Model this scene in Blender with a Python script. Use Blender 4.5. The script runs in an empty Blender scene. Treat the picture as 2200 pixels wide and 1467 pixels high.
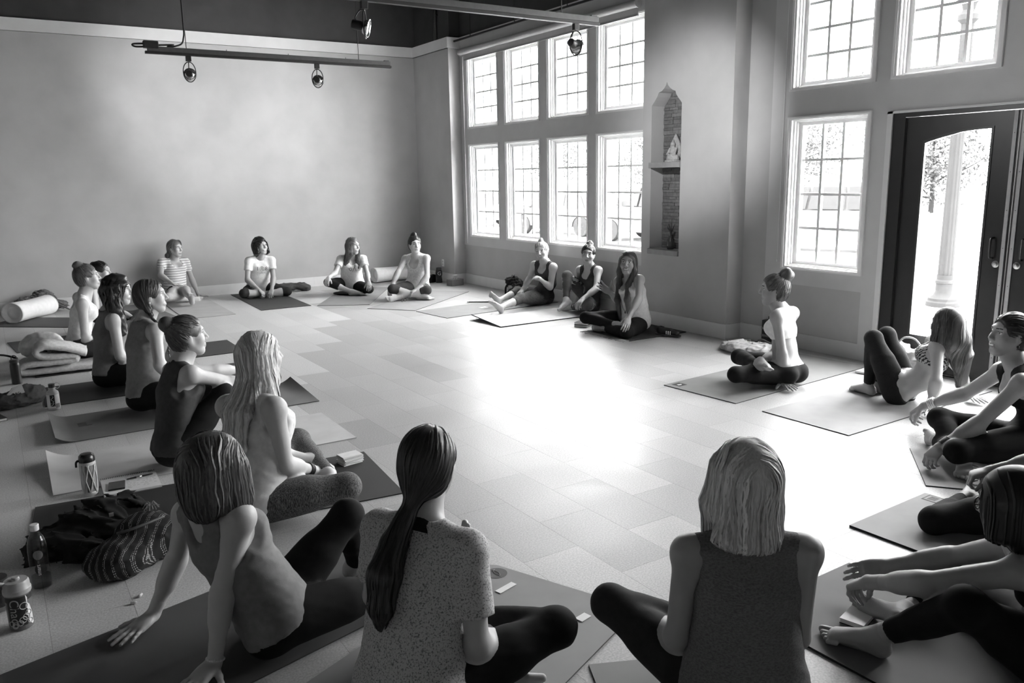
import bpy, bmesh, math, random
import numpy as np
sc = bpy.context.scene
# ------------------------------------------------------------------ camera
CAM = dict(f=1736.6, yaw=0.568978, pitch=0.201153, roll=-0.017869, loc=(-6.1398, -12.4218, 1.65))
def _cam():
    c = bpy.data.cameras.new('camera'); c.sensor_width = 36.; c.sensor_fit = 'HORIZONTAL'; c.lens = CAM['f'] * 36. / 2200.; c.clip_end = 300
    o = bpy.data.objects.new('camera', c); sc.collection.objects.link(o)
    y, p, r = CAM['yaw'], CAM['pitch'], CAM['roll']
    fw = np.array([math.sin(y) * math.cos(p), math.cos(y) * math.cos(p), -math.sin(p)]); rt = np.array([math.cos(y), -math.sin(y), 0.]); up = np.cross(rt, fw)
    R = math.cos(r) * rt + math.sin(r) * up; U = -math.sin(r) * rt + math.cos(r) * up
    from mathutils import Matrix
    m = Matrix(((R[0], U[0], -fw[0], CAM['loc'][0]), (R[1], U[1], -fw[1], CAM['loc'][1]), (R[2], U[2], -fw[2], CAM['loc'][2]), (0, 0, 0, 1)))
    o.matrix_world = m; sc.camera = o
    return np.array(CAM['loc']), R, U, fw
CAMC, CAMR, CAMU, CAMF = _cam()
def project(P):
    d = np.asarray(P, float) - CAMC; z = d @ CAMF
    return np.stack([1100 + CAM['f'] * (d @ CAMR) / z, 733.5 - CAM['f'] * (d @ CAMU) / z], -1)
# ------------------------------------------------------------------ sky, exposure
W = bpy.data.worlds.new('overcast_sky'); sc.world = W; W.use_nodes = True
_n = W.node_tree.nodes; _l = W.node_tree.links; _bg = _n['Background']
_tc = _n.new('ShaderNodeTexCoord'); _sx = _n.new('ShaderNodeSeparateXYZ'); _rp = _n.new('ShaderNodeValToRGB')
_l.new(_tc.outputs['Generated'], _sx.inputs[0]); _l.new(_sx.outputs['Z'], _rp.inputs[0]); _l.new(_rp.outputs[0], _bg.inputs['Color'])
_rp.color_ramp.elements[0].position = 0.; _rp.color_ramp.elements[0].color = (.80, .80, .80, 1)
_rp.color_ramp.elements[1].position = .6; _rp.color_ramp.elements[1].color = (1, 1, 1, 1)
_bg.inputs['Strength'].default_value = 15.0
sc.view_settings.view_transform = 'Standard'; sc.view_settings.look = 'None'; sc.view_settings.gamma = 1.; sc.view_settings.use_curve_mapping = False
sc.view_settings.exposure = 1.75
try:
    sc.cycles.use_denoising = True; sc.cycles.use_adaptive_sampling = True; sc.cycles.adaptive_threshold = .03; sc.cycles.max_bounces = 6; sc.cycles.diffuse_bounces = 4; sc.cycles.glossy_bounces = 3; sc.cycles.transparent_max_bounces = 10; sc.cycles.sample_clamp_indirect = 8.; sc.cycles.caustics_reflective = False; sc.cycles.caustics_refractive = False
except Exception: pass
# ------------------------------------------------------------------ procedural materials (the photograph is black and white: every colour is a grey)
_mc = {}
def nodes(m):
    m.use_nodes = True; t = m.node_tree; return t, t.nodes, t.links, t.nodes['Principled BSDF']
def g4(v): return (v, v, v, 1)
def pm(name, v, rough=.6, var=.08, scale=25., bump=0., bscale=None, spec=.5, stretch=None, detail=4., coat=0., metal=0., coord='Object'):
    if name in _mc: return _mc[name]
    m = bpy.data.materials.new(name); t, N, L, P = nodes(m)
    tc = N.new('ShaderNodeTexCoord'); mp = N.new('ShaderNodeMapping'); L.new(tc.outputs[coord], mp.inputs[0])
    if stretch: mp.inputs['Scale'].default_value = stretch
    nz = N.new('ShaderNodeTexNoise'); nz.inputs['Scale'].default_value = scale; nz.inputs['Detail'].default_value = detail; L.new(mp.outputs[0], nz.inputs['Vector'])
    rp = N.new('ShaderNodeValToRGB'); rp.color_ramp.elements[0].position = .3; rp.color_ramp.elements[1].position = .7
    rp.color_ramp.elements[0].color = g4(v * (1 - var)); rp.color_ramp.elements[1].color = g4(min(1, v * (1 + var)))
    L.new(nz.outputs['Fac'], rp.inputs[0]); L.new(rp.outputs[0], P.inputs['Base Color'])
    P.inputs['Roughness'].default_value = rough; P.inputs['Specular IOR Level'].default_value = spec; P.inputs['Metallic'].default_value = metal
    if coat: P.inputs['Coat Weight'].default_value = coat
    if bump:
        b = N.new('ShaderNodeBump'); b.inputs['Strength'].default_value = bump; b.inputs['Distance'].default_value = .004
        n2 = N.new('ShaderNodeTexNoise'); n2.inputs['Scale'].default_value = bscale or scale * 3; n2.inputs['Detail'].default_value = 3; L.new(mp.outputs[0], n2.inputs['Vector'])
        L.new(n2.outputs['Fac'], b.inputs['Height']); L.new(b.outputs[0], P.inputs['Normal'])
    _mc[name] = m; return m
def skin_mat(v):
    n = 'skin_%03d' % round(v * 1000)
    if n in _mc: return _mc[n]
    m = pm(n, v, rough=.46, var=.05, scale=14, bump=.06, bscale=220, spec=.45)
    P = m.node_tree.nodes['Principled BSDF']; P.inputs['Subsurface Weight'].default_value = .0
    return m
def hair_mat(v, v2=None):
    n = 'hair_%03d_%03d' % (round(v * 1000), round((v2 or 0) * 1000))
    if n in _mc: return _mc[n]
    m = bpy.data.materials.new(n); t, N, L, P = nodes(m)
    at = N.new('ShaderNodeAttribute'); at.attribute_name = 'tone'; tc = N.new('ShaderNodeTexCoord')
    nz = N.new('ShaderNodeTexNoise'); nz.inputs['Scale'].default_value = 60; mp = N.new('ShaderNodeMapping'); mp.inputs['Scale'].default_value = (3, 3, .35); L.new(tc.outputs['Object'], mp.inputs[0]); L.new(mp.outputs[0], nz.inputs['Vector'])
    ad = N.new('ShaderNodeMath'); ad.operation = 'ADD'; L.new(at.outputs['Fac'], ad.inputs[0]); L.new(nz.outputs['Fac'], ad.inputs[1])
    rp = N.new('ShaderNodeValToRGB'); e = rp.color_ramp.elements; e[0].position = .25; e[1].position = .85
    lo, hi = (v * .55, v * 1.5) if v2 is None else (v, v2)
    e[0].color = g4(lo); e[1].color = g4(min(.9, hi)); hm = N.new('ShaderNodeMath'); hm.operation = 'MULTIPLY'; hm.inputs[1].default_value = .55
    L.new(ad.outputs[0], hm.inputs[0]); L.new(hm.outputs[0], rp.inputs[0]); L.new(rp.outputs[0], P.inputs['Base Color'])
    P.inputs['Roughness'].default_value = .42; P.inputs['Specular IOR Level'].default_value = .5; P.inputs['Anisotropic'].default_value = .5
    _mc[n] = m; return m
def cloth_mat(d):
    c = d['col']; pat = d.get('pat', 'plain'); c2 = d.get('col2', c); key = 'cloth_%s_%03d_%03d_%s' % (pat, round(c * 1000), round(c2 * 1000), d.get('key', ''))
    if key in _mc: return _mc[key]
    if pat == 'plain': return pm(key, c, rough=.85, var=.10, scale=40, bump=.12, bscale=500, spec=.2)
    m = bpy.data.materials.new(key); t, N, L, P = nodes(m); P.inputs['Roughness'].default_value = .85; P.inputs['Specular IOR Level'].default_value = .2
    tc = N.new('ShaderNodeTexCoord'); mp = N.new('ShaderNodeMapping'); L.new(tc.outputs['Object'], mp.inputs[0]); rp = N.new('ShaderNodeValToRGB'); e = rp.color_ramp.elements
    if pat == 'heather':
        nz = N.new('ShaderNodeTexNoise'); nz.inputs['Scale'].default_value = d.get('scale', 130); nz.inputs['Detail'].default_value = 3; nz.inputs['Roughness'].default_value = .65; mp.inputs['Scale'].default_value = d.get('st', (1, 1, 1)); L.new(mp.outputs[0], nz.inputs['Vector']); src = nz.outputs['Fac']
        e[0].position = d.get('p0', .36); e[1].position = d.get('p1', .48); e[0].color = g4(c2); e[1].color = g4(c)
    elif pat == 'stripe':
        wv = N.new('ShaderNodeTexWave'); wv.bands_direction = d.get('dir', 'Z'); wv.inputs['Scale'].default_value = d.get('scale', 12); wv.inputs['Distortion'].default_value = d.get('dist', .6); wv.inputs['Detail Scale'].default_value = 2
        L.new(mp.outputs[0], wv.inputs['Vector']); src = wv.outputs['Fac']; e[0].position = d.get('p0', .2); e[1].position = d.get('p1', .35); e[0].color = g4(c2); e[1].color = g4(c)
    elif pat == 'star':
        vo = N.new('ShaderNodeTexVoronoi'); vo.distance = 'MINKOWSKI'; vo.inputs['Exponent'].default_value = .55; vo.inputs['Scale'].default_value = d.get('scale', 13); vo.inputs['Randomness'].default_value = .35
        L.new(mp.outputs[0], vo.inputs['Vector']); src = vo.outputs['Distance']; e[0].position = d.get('p0', .55); e[1].position = d.get('p0', .55) + .04; e[0].color = g4(c2); e[1].color = g4(c)
    elif pat == 'zig':
        vo = N.new('ShaderNodeTexWave'); vo.wave_profile = 'TRI'; vo.bands_direction = d.get('dir', 'DIAGONAL'); vo.inputs['Scale'].default_value = d.get('scale', 22); vo.inputs['Distortion'].default_value = 3.5; vo.inputs['Detail'].default_value = 0; vo.inputs['Detail Scale'].default_value = 3
        L.new(mp.outputs[0], vo.inputs['Vector']); src = vo.outputs['Fac']; e[0].position = .45; e[1].position = .55; e[0].color = g4(c2); e[1].color = g4(c)
    L.new(src, rp.inputs[0]); L.new(rp.outputs[0], P.inputs['Base Color'])
    b = N.new('ShaderNodeBump'); b.inputs['Strength'].default_value = .12; b.inputs['Distance'].default_value = .003; n2 = N.new('ShaderNodeTexNoise'); n2.inputs['Scale'].default_value = 450; L.new(tc.outputs['Object'], n2.inputs['Vector']); L.new(n2.outputs['Fac'], b.inputs['Height']); L.new(b.outputs[0], P.inputs['Normal'])
    _mc[key] = m; return m
def glass_mat(name='window_glass', tint=.93, refl=1.):
    if name in _mc: return _mc[name]
    m = bpy.data.materials.new(name); m.use_nodes = True; t = m.node_tree; N = t.nodes; L = t.links; N.remove(N['Principled BSDF'])
    tr = N.new('ShaderNodeBsdfTransparent'); tr.inputs[0].default_value = g4(tint); gl = N.new('ShaderNodeBsdfGlossy'); gl.inputs['Roughness'].default_value = .03
    lw = N.new('ShaderNodeLayerWeight'); lw.inputs[0].default_value = .5; pw = N.new('ShaderNodeMath'); pw.operation = 'POWER'; pw.inputs[1].default_value = 5.; L.new(lw.outputs['Facing'], pw.inputs[0])
    fr = N.new('ShaderNodeMath'); fr.operation = 'MULTIPLY_ADD'; fr.inputs[1].default_value = .92 * refl; fr.inputs[2].default_value = .03 * refl; L.new(pw.outputs[0], fr.inputs[0])
    nz = N.new('ShaderNodeTexNoise'); nz.inputs['Scale'].default_value = 3; b = N.new('ShaderNodeBump'); b.inputs['Strength'].default_value = .02; L.new(nz.outputs['Fac'], b.inputs['Height']); L.new(b.outputs[0], gl.inputs['Normal'])
    mx = N.new('ShaderNodeMixShader'); L.new(fr.outputs[0], mx.inputs[0]); L.new(tr.outputs[0], mx.inputs[1]); L.new(gl.outputs[0], mx.inputs[2]); L.new(mx.outputs[0], N['Material Output'].inputs[0])
    _mc[name] = m; return m
def emit_mat(name, v, s):
    if name in _mc: return _mc[name]
    m = bpy.data.materials.new(name); t, N, L, P = nodes(m); P.inputs['Base Color'].default_value = g4(v); P.inputs['Emission Color'].default_value = (1, 1, 1, 1); P.inputs['Emission Strength'].default_value = s
    nz = N.new('ShaderNodeTexNoise'); nz.inputs['Scale'].default_value = 40; rp = N.new('ShaderNodeValToRGB'); rp.color_ramp.elements[0].color = g4(v * .95); rp.color_ramp.elements[1].color = g4(v); L.new(nz.outputs['Fac'], rp.inputs[0]); L.new(rp.outputs[0], P.inputs['Base Color'])
    _mc[name] = m; return m
M = {}
M['eye'] = pm('eye_white', .62, .2, .03); M['iris'] = pm('iris_lash', .03, .25, .1); M['teeth'] = pm('teeth', .75, .3, .03); M['shoe'] = pm('shoe_black', .02, .5)
M['wall'] = pm('wall_plaster', .47, .75, .07, 2.2, .10, 90, .25); M['trim'] = pm('trim_paint', .58, .5, .03, 5, .03, 60, .4); M['white'] = pm('white_paint', .80, .45, .03, 6, .02, 80, .4)
M['base'] = pm('baseboard_paint', .72, .5, .03, 6, .03, 60, .4); M['crown'] = pm('crown_paint', .72, .55, .03, 6, .03, 60, .35)
M['dark'] = pm('dark_ceiling_paint', .065, .8, .12, 3, .1, 40, .25); M['black'] = pm('black_metal', .018, .45, .15, 30, .03, 200, .5); M['grey_metal'] = pm('track_metal', .10, .4, .1, 30, .02, 200, .5, metal=.3)
M['door'] = pm('door_black', .012, .35, .15, 8, .05, 70, .5); M['steel'] = pm('brushed_steel', .55, .3, .06, 40, .03, 300, .5, metal=1.); M['alum'] = pm('aluminium_strip', .42, .45, .06, 40, .03, 300, .5)
M['glass'] = glass_mat(); M['wall2'] = pm('wall_plaster_pale', .58, .75, .05, 2.2, .10, 90, .25)
# ------------------------------------------------------------------ helpers
rng = random.Random(7)
def V(*a): return np.array(a, dtype=float)
def nrm(v):
    v = np.asarray(v, float); return v / max(1e-9, np.linalg.norm(v))
def frame(up, side):
    U = nrm(up); L = nrm(np.asarray(side) - np.dot(side, U) * U); return np.stack([np.cross(L, U), L, U])   # rows F, L, U
def new_mesh(name, verts, faces, mats, fmat=None, smooth=True, loc=None):
    me = bpy.data.meshes.new(name)
    verts = np.asarray(verts, float)
    if loc is not None: verts = verts - np.asarray(loc, float)
    if isinstance(faces, np.ndarray):
        n = faces.shape[1]
        me.vertices.add(len(verts)); me.vertices.foreach_set('co', verts.astype(np.float32).ravel())
        me.loops.add(faces.size); me.loops.foreach_set('vertex_index', faces.astype(np.int32).ravel())
        me.polygons.add(len(faces)); me.polygons.foreach_set('loop_start', np.arange(0, faces.size, n, dtype=np.int32))
        me.update(calc_edges=True)
    else:
        me.from_pydata([tuple(v) for v in verts], [], [tuple(f) for f in faces]); me.update()
    for m in mats: me.materials.append(m)
    if fmat is not None: me.polygons.foreach_set('material_index', np.asarray(fmat, np.int32))
    if smooth: me.polygons.foreach_set('use_smooth', np.ones(len(me.polygons), bool))
    me.validate(); me.update()
    return me
def link(name, me, parent=None, loc=None, **props):
    o = bpy.data.objects.new(name, me); bpy.context.scene.collection.objects.link(o)
    if loc is not None: o.location = tuple(loc)
    if parent is not None: o.parent = parent
    for k, v in props.items(): o[k] = v
    return o
def thing(name, label, cat, loc=(0, 0, 0), rz=0., group=None):
    o = link(name, None, loc=loc, label=label, category=cat); o.rotation_euler[2] = rz
    if group: o['group'] = group
    return o
class MB:
    """collects simple shapes into one mesh"""
    def __init__(s): s.v = []; s.f = []; s.m = []; s.cur = 0
    def add(s, verts, faces):
        b = len(s.v); s.v += [tuple(map(float, v)) for v in verts]
        s.f += [tuple(b + i for i in f) for f in faces]; s.m += [s.cur] * len(faces); return s
    def box(s, x0, x1, y0, y1, z0, z1, b=0.):
        if b <= 0:
            v = [(x, y, z) for z in (z0, z1) for y in (y0, y1) for x in (x0, x1)]
            return s.add(v, [(0, 2, 3, 1), (4, 5, 7, 6), (0, 1, 5, 4), (2, 6, 7, 3), (0, 4, 6, 2), (1, 3, 7, 5)])
        bm = bmesh.new(); bmesh.ops.create_cube(bm, size=1.)
        for q in bm.verts: q.co = ((x0 + x1) / 2 + q.co.x * (x1 - x0), (y0 + y1) / 2 + q.co.y * (y1 - y0), (z0 + z1) / 2 + q.co.z * (z1 - z0))
        bmesh.ops.bevel(bm, geom=bm.edges[:], offset=b, segments=2, affect='EDGES', profile=.5)
        bm.verts.ensure_lookup_table()
        s.add([q.co[:] for q in bm.verts], [[q.index for q in f.verts] for f in bm.faces]); bm.free(); return s
    def tube(s, pts, r, n=8, cap=True):
        pts = [np.asarray(q, float) for q in pts]; rs = r if hasattr(r, '__len__') else [r] * len(pts)
        if 3 <= len(pts) <= 8 and cap:                          # round off coarse paths
            P = [pts[0]] + pts + [pts[-1]]; np_, nr = [], []
            for i in range(len(pts) - 1):
                for t in (0., .25, .5, .75):
                    p0, p1, p2, p3 = P[i:i + 4]; np_.append(.5 * (2 * p1 + (p2 - p0) * t + (2 * p0 - 5 * p1 + 4 * p2 - p3) * t * t + (3 * p1 - p0 - 3 * p2 + p3) * t ** 3)); nr.append(rs[i] + (rs[i + 1] - rs[i]) * t)
            pts = np_ + [pts[-1]]; rs = nr + [rs[-1]]
        rings = []; ref = None
        for i, q in enumerate(pts):
            t = nrm(pts[min(i + 1, len(pts) - 1)] - pts[max(i - 1, 0)])
            if ref is None:
                ref = nrm(np.cross(t, V(0, 0, 1) if abs(t[2]) < .9 else V(1, 0, 0)))
            ref = nrm(ref - np.dot(ref, t) * t); bi = np.cross(t, ref)
            rings.append([q + rs[i] * (math.cos(a) * ref + math.sin(a) * bi) for a in np.linspace(0, 2 * math.pi, n, endpoint=False)])
        v = [p for rg in rings for p in rg]; f = []
        for i in range(len(pts) - 1):
            for j in range(n): f.append((i * n + j, i * n + (j + 1) % n, (i + 1) * n + (j + 1) % n, (i + 1) * n + j))
        if cap: f.append(tuple(range(n))[::-1]); f.append(tuple((len(pts) - 1) * n + j for j in range(n)))
        return s.add(v, f)
    def lathe(s, prof, n=24, c=(0, 0, 0), axis=None, side=None):
        """prof: (radius, height) pairs, round the z axis (or given axis)"""
        R = frame(axis if axis is not None else (0, 0, 1), side if side is not None else (0, 1, 0))
        c = np.asarray(c, float); v = []; f = []
        for r, z in prof:
            for a in np.linspace(0, 2 * math.pi, n, endpoint=False): v.append(c + V(r * math.cos(a), r * math.sin(a), z) @ R)
        for i in range(len(prof) - 1):
            for j in range(n): f.append((i * n + j, i * n + (j + 1) % n, (i + 1) * n + (j + 1) % n, (i + 1) * n + j))
        if prof[0][0] > 1e-5: f.append(tuple(range(n))[::-1])
        if prof[-1][0] > 1e-5: f.append(tuple((len(prof) - 1) * n + j for j in range(n)))
        return s.add(v, f)
    def prism(s, poly, z0, z1, M=None):
        """extrude a polygon (u,v) from z0 to z1; M maps (u,v,w)->world"""
        M = M or (lambda u, v, w: (u, v, w)); n = len(poly)
        v = [M(u, w, z0) for u, w in poly] + [M(u, w, z1) for u, w in poly]
        return s.add(v, [tuple(range(n))[::-1], tuple(range(n, 2 * n))] + [(i, (i + 1) % n, n + (i + 1) % n, n + i) for i in range(n)])
    def build(s, name, mats, parent=None, smooth=False, loc=None, auto=None, **props):
        if not isinstance(mats, (list, tuple)): mats = [mats]
        me = new_mesh(name, s.v, s.f, mats, s.m if len(mats) > 1 else None, smooth=smooth)
        bm = bmesh.new(); bm.from_mesh(me); bmesh.ops.recalc_face_normals(bm, faces=bm.faces); bm.to_mesh(me); bm.free()
        o = link(name, me, parent, loc, **props)
        if auto:
            try: me.set_sharp_from_angle(angle=math.radians(auto))
            except Exception: pass
        return o
# ------------------------------------------------------------------ distance-field modelling (smooth continuous bodies)
def d_cap(x, y, z, a, b, ra, rb):
    ab = b - a; L2 = max(1e-12, ab @ ab)
    px, py, pz = x - a[0], y - a[1], z - a[2]
    t = np.clip((px * ab[0] + py * ab[1] + pz * ab[2]) / L2, 0, 1)
    return np.sqrt((px - t * ab[0]) ** 2 + (py - t * ab[1]) ** 2 + (pz - t * ab[2]) ** 2) - (ra + (rb - ra) * t)
def d_ell(x, y, z, c, R, s):
    px, py, pz = x - c[0], y - c[1], z - c[2]
    u = [px * R[i][0] + py * R[i][1] + pz * R[i][2] for i in range(3)]
    k0 = np.sqrt((u[0] / s[0]) ** 2 + (u[1] / s[1]) ** 2 + (u[2] / s[2]) ** 2)
    k1 = np.sqrt((u[0] / s[0] ** 2) ** 2 + (u[1] / s[1] ** 2) ** 2 + (u[2] / s[2] ** 2) ** 2)
    return k0 * (k0 - 1) / np.maximum(k1, 1e-6)
def d_ecap(x, y, z, a, b, L, ea, eb):
    """capsule with elliptic cross-section; ea/eb = (half width along L, half depth)"""
    ab = b - a; l = max(1e-9, np.linalg.norm(ab)); U = ab / l
    L = nrm(L - (L @ U) * U); Fv = np.cross(L, U)
    px, py, pz = x - a[0], y - a[1], z - a[2]
    h = px * U[0] + py * U[1] + pz * U[2]; t = np.clip(h / l, 0, 1)
    w = ea[0] + (eb[0] - ea[0]) * t; d = ea[1] + (eb[1] - ea[1]) * t
    ax = h - t * l
    q = np.sqrt(((px * L[0] + py * L[1] + pz * L[2]) / w) ** 2 + ((px * Fv[0] + py * Fv[1] + pz * Fv[2]) / d) ** 2 + (ax / np.minimum(w, d)) ** 2)
    return (q - 1) * np.minimum(w, d)
def cap(a, b, ra, rb=None, k=.02): return ('c', np.asarray(a, float), np.asarray(b, float), ra, ra if rb is None else rb, k)
def sph(c, r, k=.02): return cap(c, c, r, r, k)
def ell(c, R, s, k=.02): return ('e', np.asarray(c, float), np.asarray(R, float), tuple(s), k)
def ecap(a, b, L, ea, eb, k=.03): return ('p', np.asarray(a, float), np.asarray(b, float), np.asarray(L, float), ea, eb, k)
def sub(p): return ('s', p)
def pd(p, x, y, z):
    if p[0] == 'c': return d_cap(x, y, z, *p[1:5])
    if p[0] == 'e': return d_ell(x, y, z, *p[1:4])
    if p[0] == 'p': return d_ecap(x, y, z, *p[1:6])
def pbox(p):
    if p[0] == 's': return pbox(p[1])
    if p[0] == 'c': r = max(p[3], p[4]); return np.minimum(p[1], p[2]) - r, np.maximum(p[1], p[2]) + r
    if p[0] == 'e': r = np.sqrt(((p[2] * np.array(p[3])[:, None]) ** 2).sum(0)); return p[1] - r, p[1] + r
    r = max(*p[4], *p[5]); return np.minimum(p[1], p[2]) - r, np.maximum(p[1], p[2]) + r
def smin(a, b, k):
    h = np.maximum(k - np.abs(a - b), 0) / k; return np.minimum(a, b) - h * h * k * .25
class Grid:
    def __init__(s, lo, hi, h):
        s.h = h; s.o = np.asarray(lo, float); s.n = np.maximum(3, np.ceil((np.asarray(hi) - s.o) / h).astype(int) + 1)
        s.x = (s.o[0] + h * np.arange(s.n[0]))[:, None, None]; s.y = (s.o[1] + h * np.arange(s.n[1]))[None, :, None]; s.z = (s.o[2] + h * np.arange(s.n[2]))[None, None, :]
    def field(s, prims, mar=.035):
        F = np.full(s.n, .2, np.float32)
        for p in prims:
            q = p[1] if p[0] == 's' else p; k = q[-1]; lo, hi = pbox(q); m = k + mar
            i0 = np.clip(np.floor((lo - m - s.o) / s.h).astype(int), 0, s.n); i1 = np.clip(np.ceil((hi + m - s.o) / s.h).astype(int) + 1, 0, s.n)
            if (i1 <= i0).any(): continue
            sl = tuple(slice(a, b) for a, b in zip(i0, i1))
            d = pd(q, s.x[sl[0]], s.y[:, sl[1]], s.z[:, :, sl[2]]).astype(np.float32)
            if p[0] == 's': F[sl] = -smin(-F[sl], d, k)
            else: F[sl] = smin(F[sl], d, k)
        return F
    def plane(s, c, n): return (s.x - c[0]) * n[0] + (s.y - c[1]) * n[1] + (s.z - c[2]) * n[2]
def grid_for(prims, h, pad=.03):
    bs = [pbox(p) for p in prims if p[0] != 's']
    lo = np.min([b[0] for b in bs], 0) - pad; hi = np.max([b[1] for b in bs], 0) + pad
    return Grid(lo, hi, h)
_E = [((0, 0, 0), (1, 0, 0)), ((0, 1, 0), (1, 1, 0)), ((0, 0, 1), (1, 0, 1)), ((0, 1, 1), (1, 1, 1)), ((0, 0, 0), (0, 1, 0)), ((1, 0, 0), (1, 1, 0)), ((0, 0, 1), (0, 1, 1)), ((1, 0, 1), (1, 1, 1)), ((0, 0, 0), (0, 0, 1)), ((1, 0, 0), (1, 0, 1)), ((0, 1, 0), (0, 1, 1)), ((1, 1, 0), (1, 1, 1))]
def nets(F, g, relax=2):
    """surface nets: the zero level of F as quads"""
    S = F < 0; n = F.shape
    c = S[:-1, :-1, :-1].astype(np.int8)
    for a, b, d in ((1, 0, 0), (0, 1, 0), (0, 0, 1), (1, 1, 0), (1, 0, 1), (0, 1, 1), (1, 1, 1)):
        c = c + S[a:n[0] - 1 + a, b:n[1] - 1 + b, d:n[2] - 1 + d]
    act = (c > 0) & (c < 8); ii = np.argwhere(act)
    if len(ii) == 0: return np.zeros((0, 3)), np.zeros((0, 4), np.int64)
    idx = -np.ones(act.shape, np.int64); idx[act] = np.arange(len(ii))
    acc = np.zeros((len(ii), 3)); cnt = np.zeros(len(ii))
    for e0, e1 in _E:
        f0 = F[ii[:, 0] + e0[0], ii[:, 1] + e0[1], ii[:, 2] + e0[2]]; f1 = F[ii[:, 0] + e1[0], ii[:, 1] + e1[1], ii[:, 2] + e1[2]]
        m = (f0 < 0) != (f1 < 0); t = np.where(m, f0 / np.where(m, f0 - f1, 1), 0)
        p = np.array(e0) + t[:, None] * (np.array(e1) - np.array(e0)); acc += p * m[:, None]; cnt += m
    verts = (ii + acc / cnt[:, None]) * g.h + g.o
    quads = []
    for ax in range(3):
        sl0 = [slice(None)] * 3; sl1 = [slice(None)] * 3; sl0[ax] = slice(0, n[ax] - 1); sl1[ax] = slice(1, n[ax])
        A = S[tuple(sl0)]; Bv = S[tuple(sl1)]; ch = np.argwhere(A != Bv)
        u, v = [(1, 2), (2, 0), (0, 1)][ax]
        ok = (ch[:, u] > 0) & (ch[:, v] > 0) & (ch[:, u] < n[u] - 1) & (ch[:, v] < n[v] - 1); ch = ch[ok]
        if len(ch) == 0: continue
        flip = ~A[ch[:, 0], ch[:, 1], ch[:, 2]]
        q = []
        for du, dv in ((-1, -1), (0, -1), (0, 0), (-1, 0)):
            k = ch.copy(); k[:, u] += du; k[:, v] += dv; q.append(idx[k[:, 0], k[:, 1], k[:, 2]])
        q = np.stack(q, 1); q[flip] = q[flip][:, ::-1]; quads.append(q)
    quads = np.concatenate(quads)
    quads = quads[(quads >= 0).all(1)]
    e0 = np.concatenate([quads[:, i] for i in range(4)] + [quads[:, (i + 1) % 4] for i in range(4)])
    e1 = np.concatenate([quads[:, (i + 1) % 4] for i in range(4)] + [quads[:, i] for i in range(4)])
    w = np.maximum(1, np.bincount(e0, minlength=len(verts)))
    for _ in range(relax):
        a = np.stack([np.bincount(e0, weights=verts[e1, i], minlength=len(verts)) for i in range(3)], 1)
        verts = verts * .5 + .5 * a / w[:, None]
    return verts, quads
def fval(prims, P):
    F = np.full(P.shape[:-1], .2)
    for p in prims:
        if p[0] == 's': F = -smin(-F, pd(p[1], P[..., 0], P[..., 1], P[..., 2]), p[1][-1])
        else: F = smin(F, pd(p, P[..., 0], P[..., 1], P[..., 2]), p[-1])
    return F
def fgrad(prims, P, e=.003):
    G = np.stack([fval(prims, P + e * np.eye(3)[i]) - fval(prims, P - e * np.eye(3)[i]) for i in range(3)], -1)
    return G / np.maximum(1e-9, np.linalg.norm(G, axis=-1, keepdims=True))
def wrinkle(g, a, sd, iso=False):
    """soft folds (iso) or thin roughly horizontal creases, as an offset of the field"""
    if not a: return 0.
    R = np.random.RandomState(sd); F = 0.
    for i in range(4):
        d = R.randn(3) * (60 if iso else 42); ph = R.rand() * 6.28
        if not iso: d[2] = np.sign(d[2]) * (55 + 60 * R.rand())
        s = np.sin(g.x * d[0] + g.y * d[1] + g.z * d[2] + ph + 1.6 * np.sin(g.x * d[1] * .35 + g.y * d[0] * .3 + g.z * 9))
        F = F + (s if iso else -np.maximum(0, s) ** 3 * 1.4) / 4
    return (F * a * 1.6).astype(np.float32)
def text_mesh(s, size, font_ext=.0):
    cu = bpy.data.curves.new('txt', 'FONT'); cu.body = s; cu.size = size; cu.extrude = font_ext; cu.align_x = 'CENTER'; cu.align_y = 'CENTER'; cu.resolution_u = 3
    o = bpy.data.objects.new('txt', cu); sc.collection.objects.link(o); bpy.context.view_layer.update(); me = o.to_mesh()
    v = np.array([q.co[:] for q in me.vertices]); f = [tuple(p.vertices) for p in me.polygons]; o.to_mesh_clear(); bpy.data.objects.remove(o); bpy.data.curves.remove(cu); return v, f
# ------------------------------------------------------------------ the room
X1, X2 = .196, .208
ZC0, ZC1 = 3.557, 3.713
def S_(mb, name, mat, parent=None, **k):
    if parent is None: k['kind'] = 'structure'
    return mb.build(name, mat, parent, **k)
def holed(mb, x0, x1, y0, y1, z0, z1, holes):
    ys = sorted({y0, y1} | {v for h in holes for v in h[:2] if y0 < v < y1}); zs = sorted({z0, z1} | {v for h in holes for v in h[2:] if z0 < v < z1})
    for a, b in zip(ys, ys[1:]):
        run = None
        for c, d in zip(zs, zs[1:]):
            cy, cz = (a + b) / 2, (c + d) / 2; inside = any(h[0] < cy < h[1] and h[2] < cz < h[3] for h in holes)
            if not inside: run = (run[0], d) if run else (c, d)
            if inside or d == zs[-1]:
                if run: mb.box(x0, x1, a, b, run[0], run[1]); run = None
XL, YF, ZT = -11.5, -15.5, 4.6
S_(MB().box(XL - .2, .45, 0, .25, 0, ZC0 + .05), 'wall_back', M['wall'])
S_(MB().box(XL - .2, .45, .02, .25, ZC0 + .05, ZT), 'wall_back', M['dark'])
S_(MB().box(XL - .2, XL, YF, 0, 0, ZT), 'wall_left', M['wall2'])
S_(MB().box(XL - .2, .45, YF - .2, YF, 0, ZT), 'wall_front', M['wall2'])
S_(MB().box(XL - .2, .65, YF - .2, .25, ZT, ZT + .2), 'ceiling', M['dark'])
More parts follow.
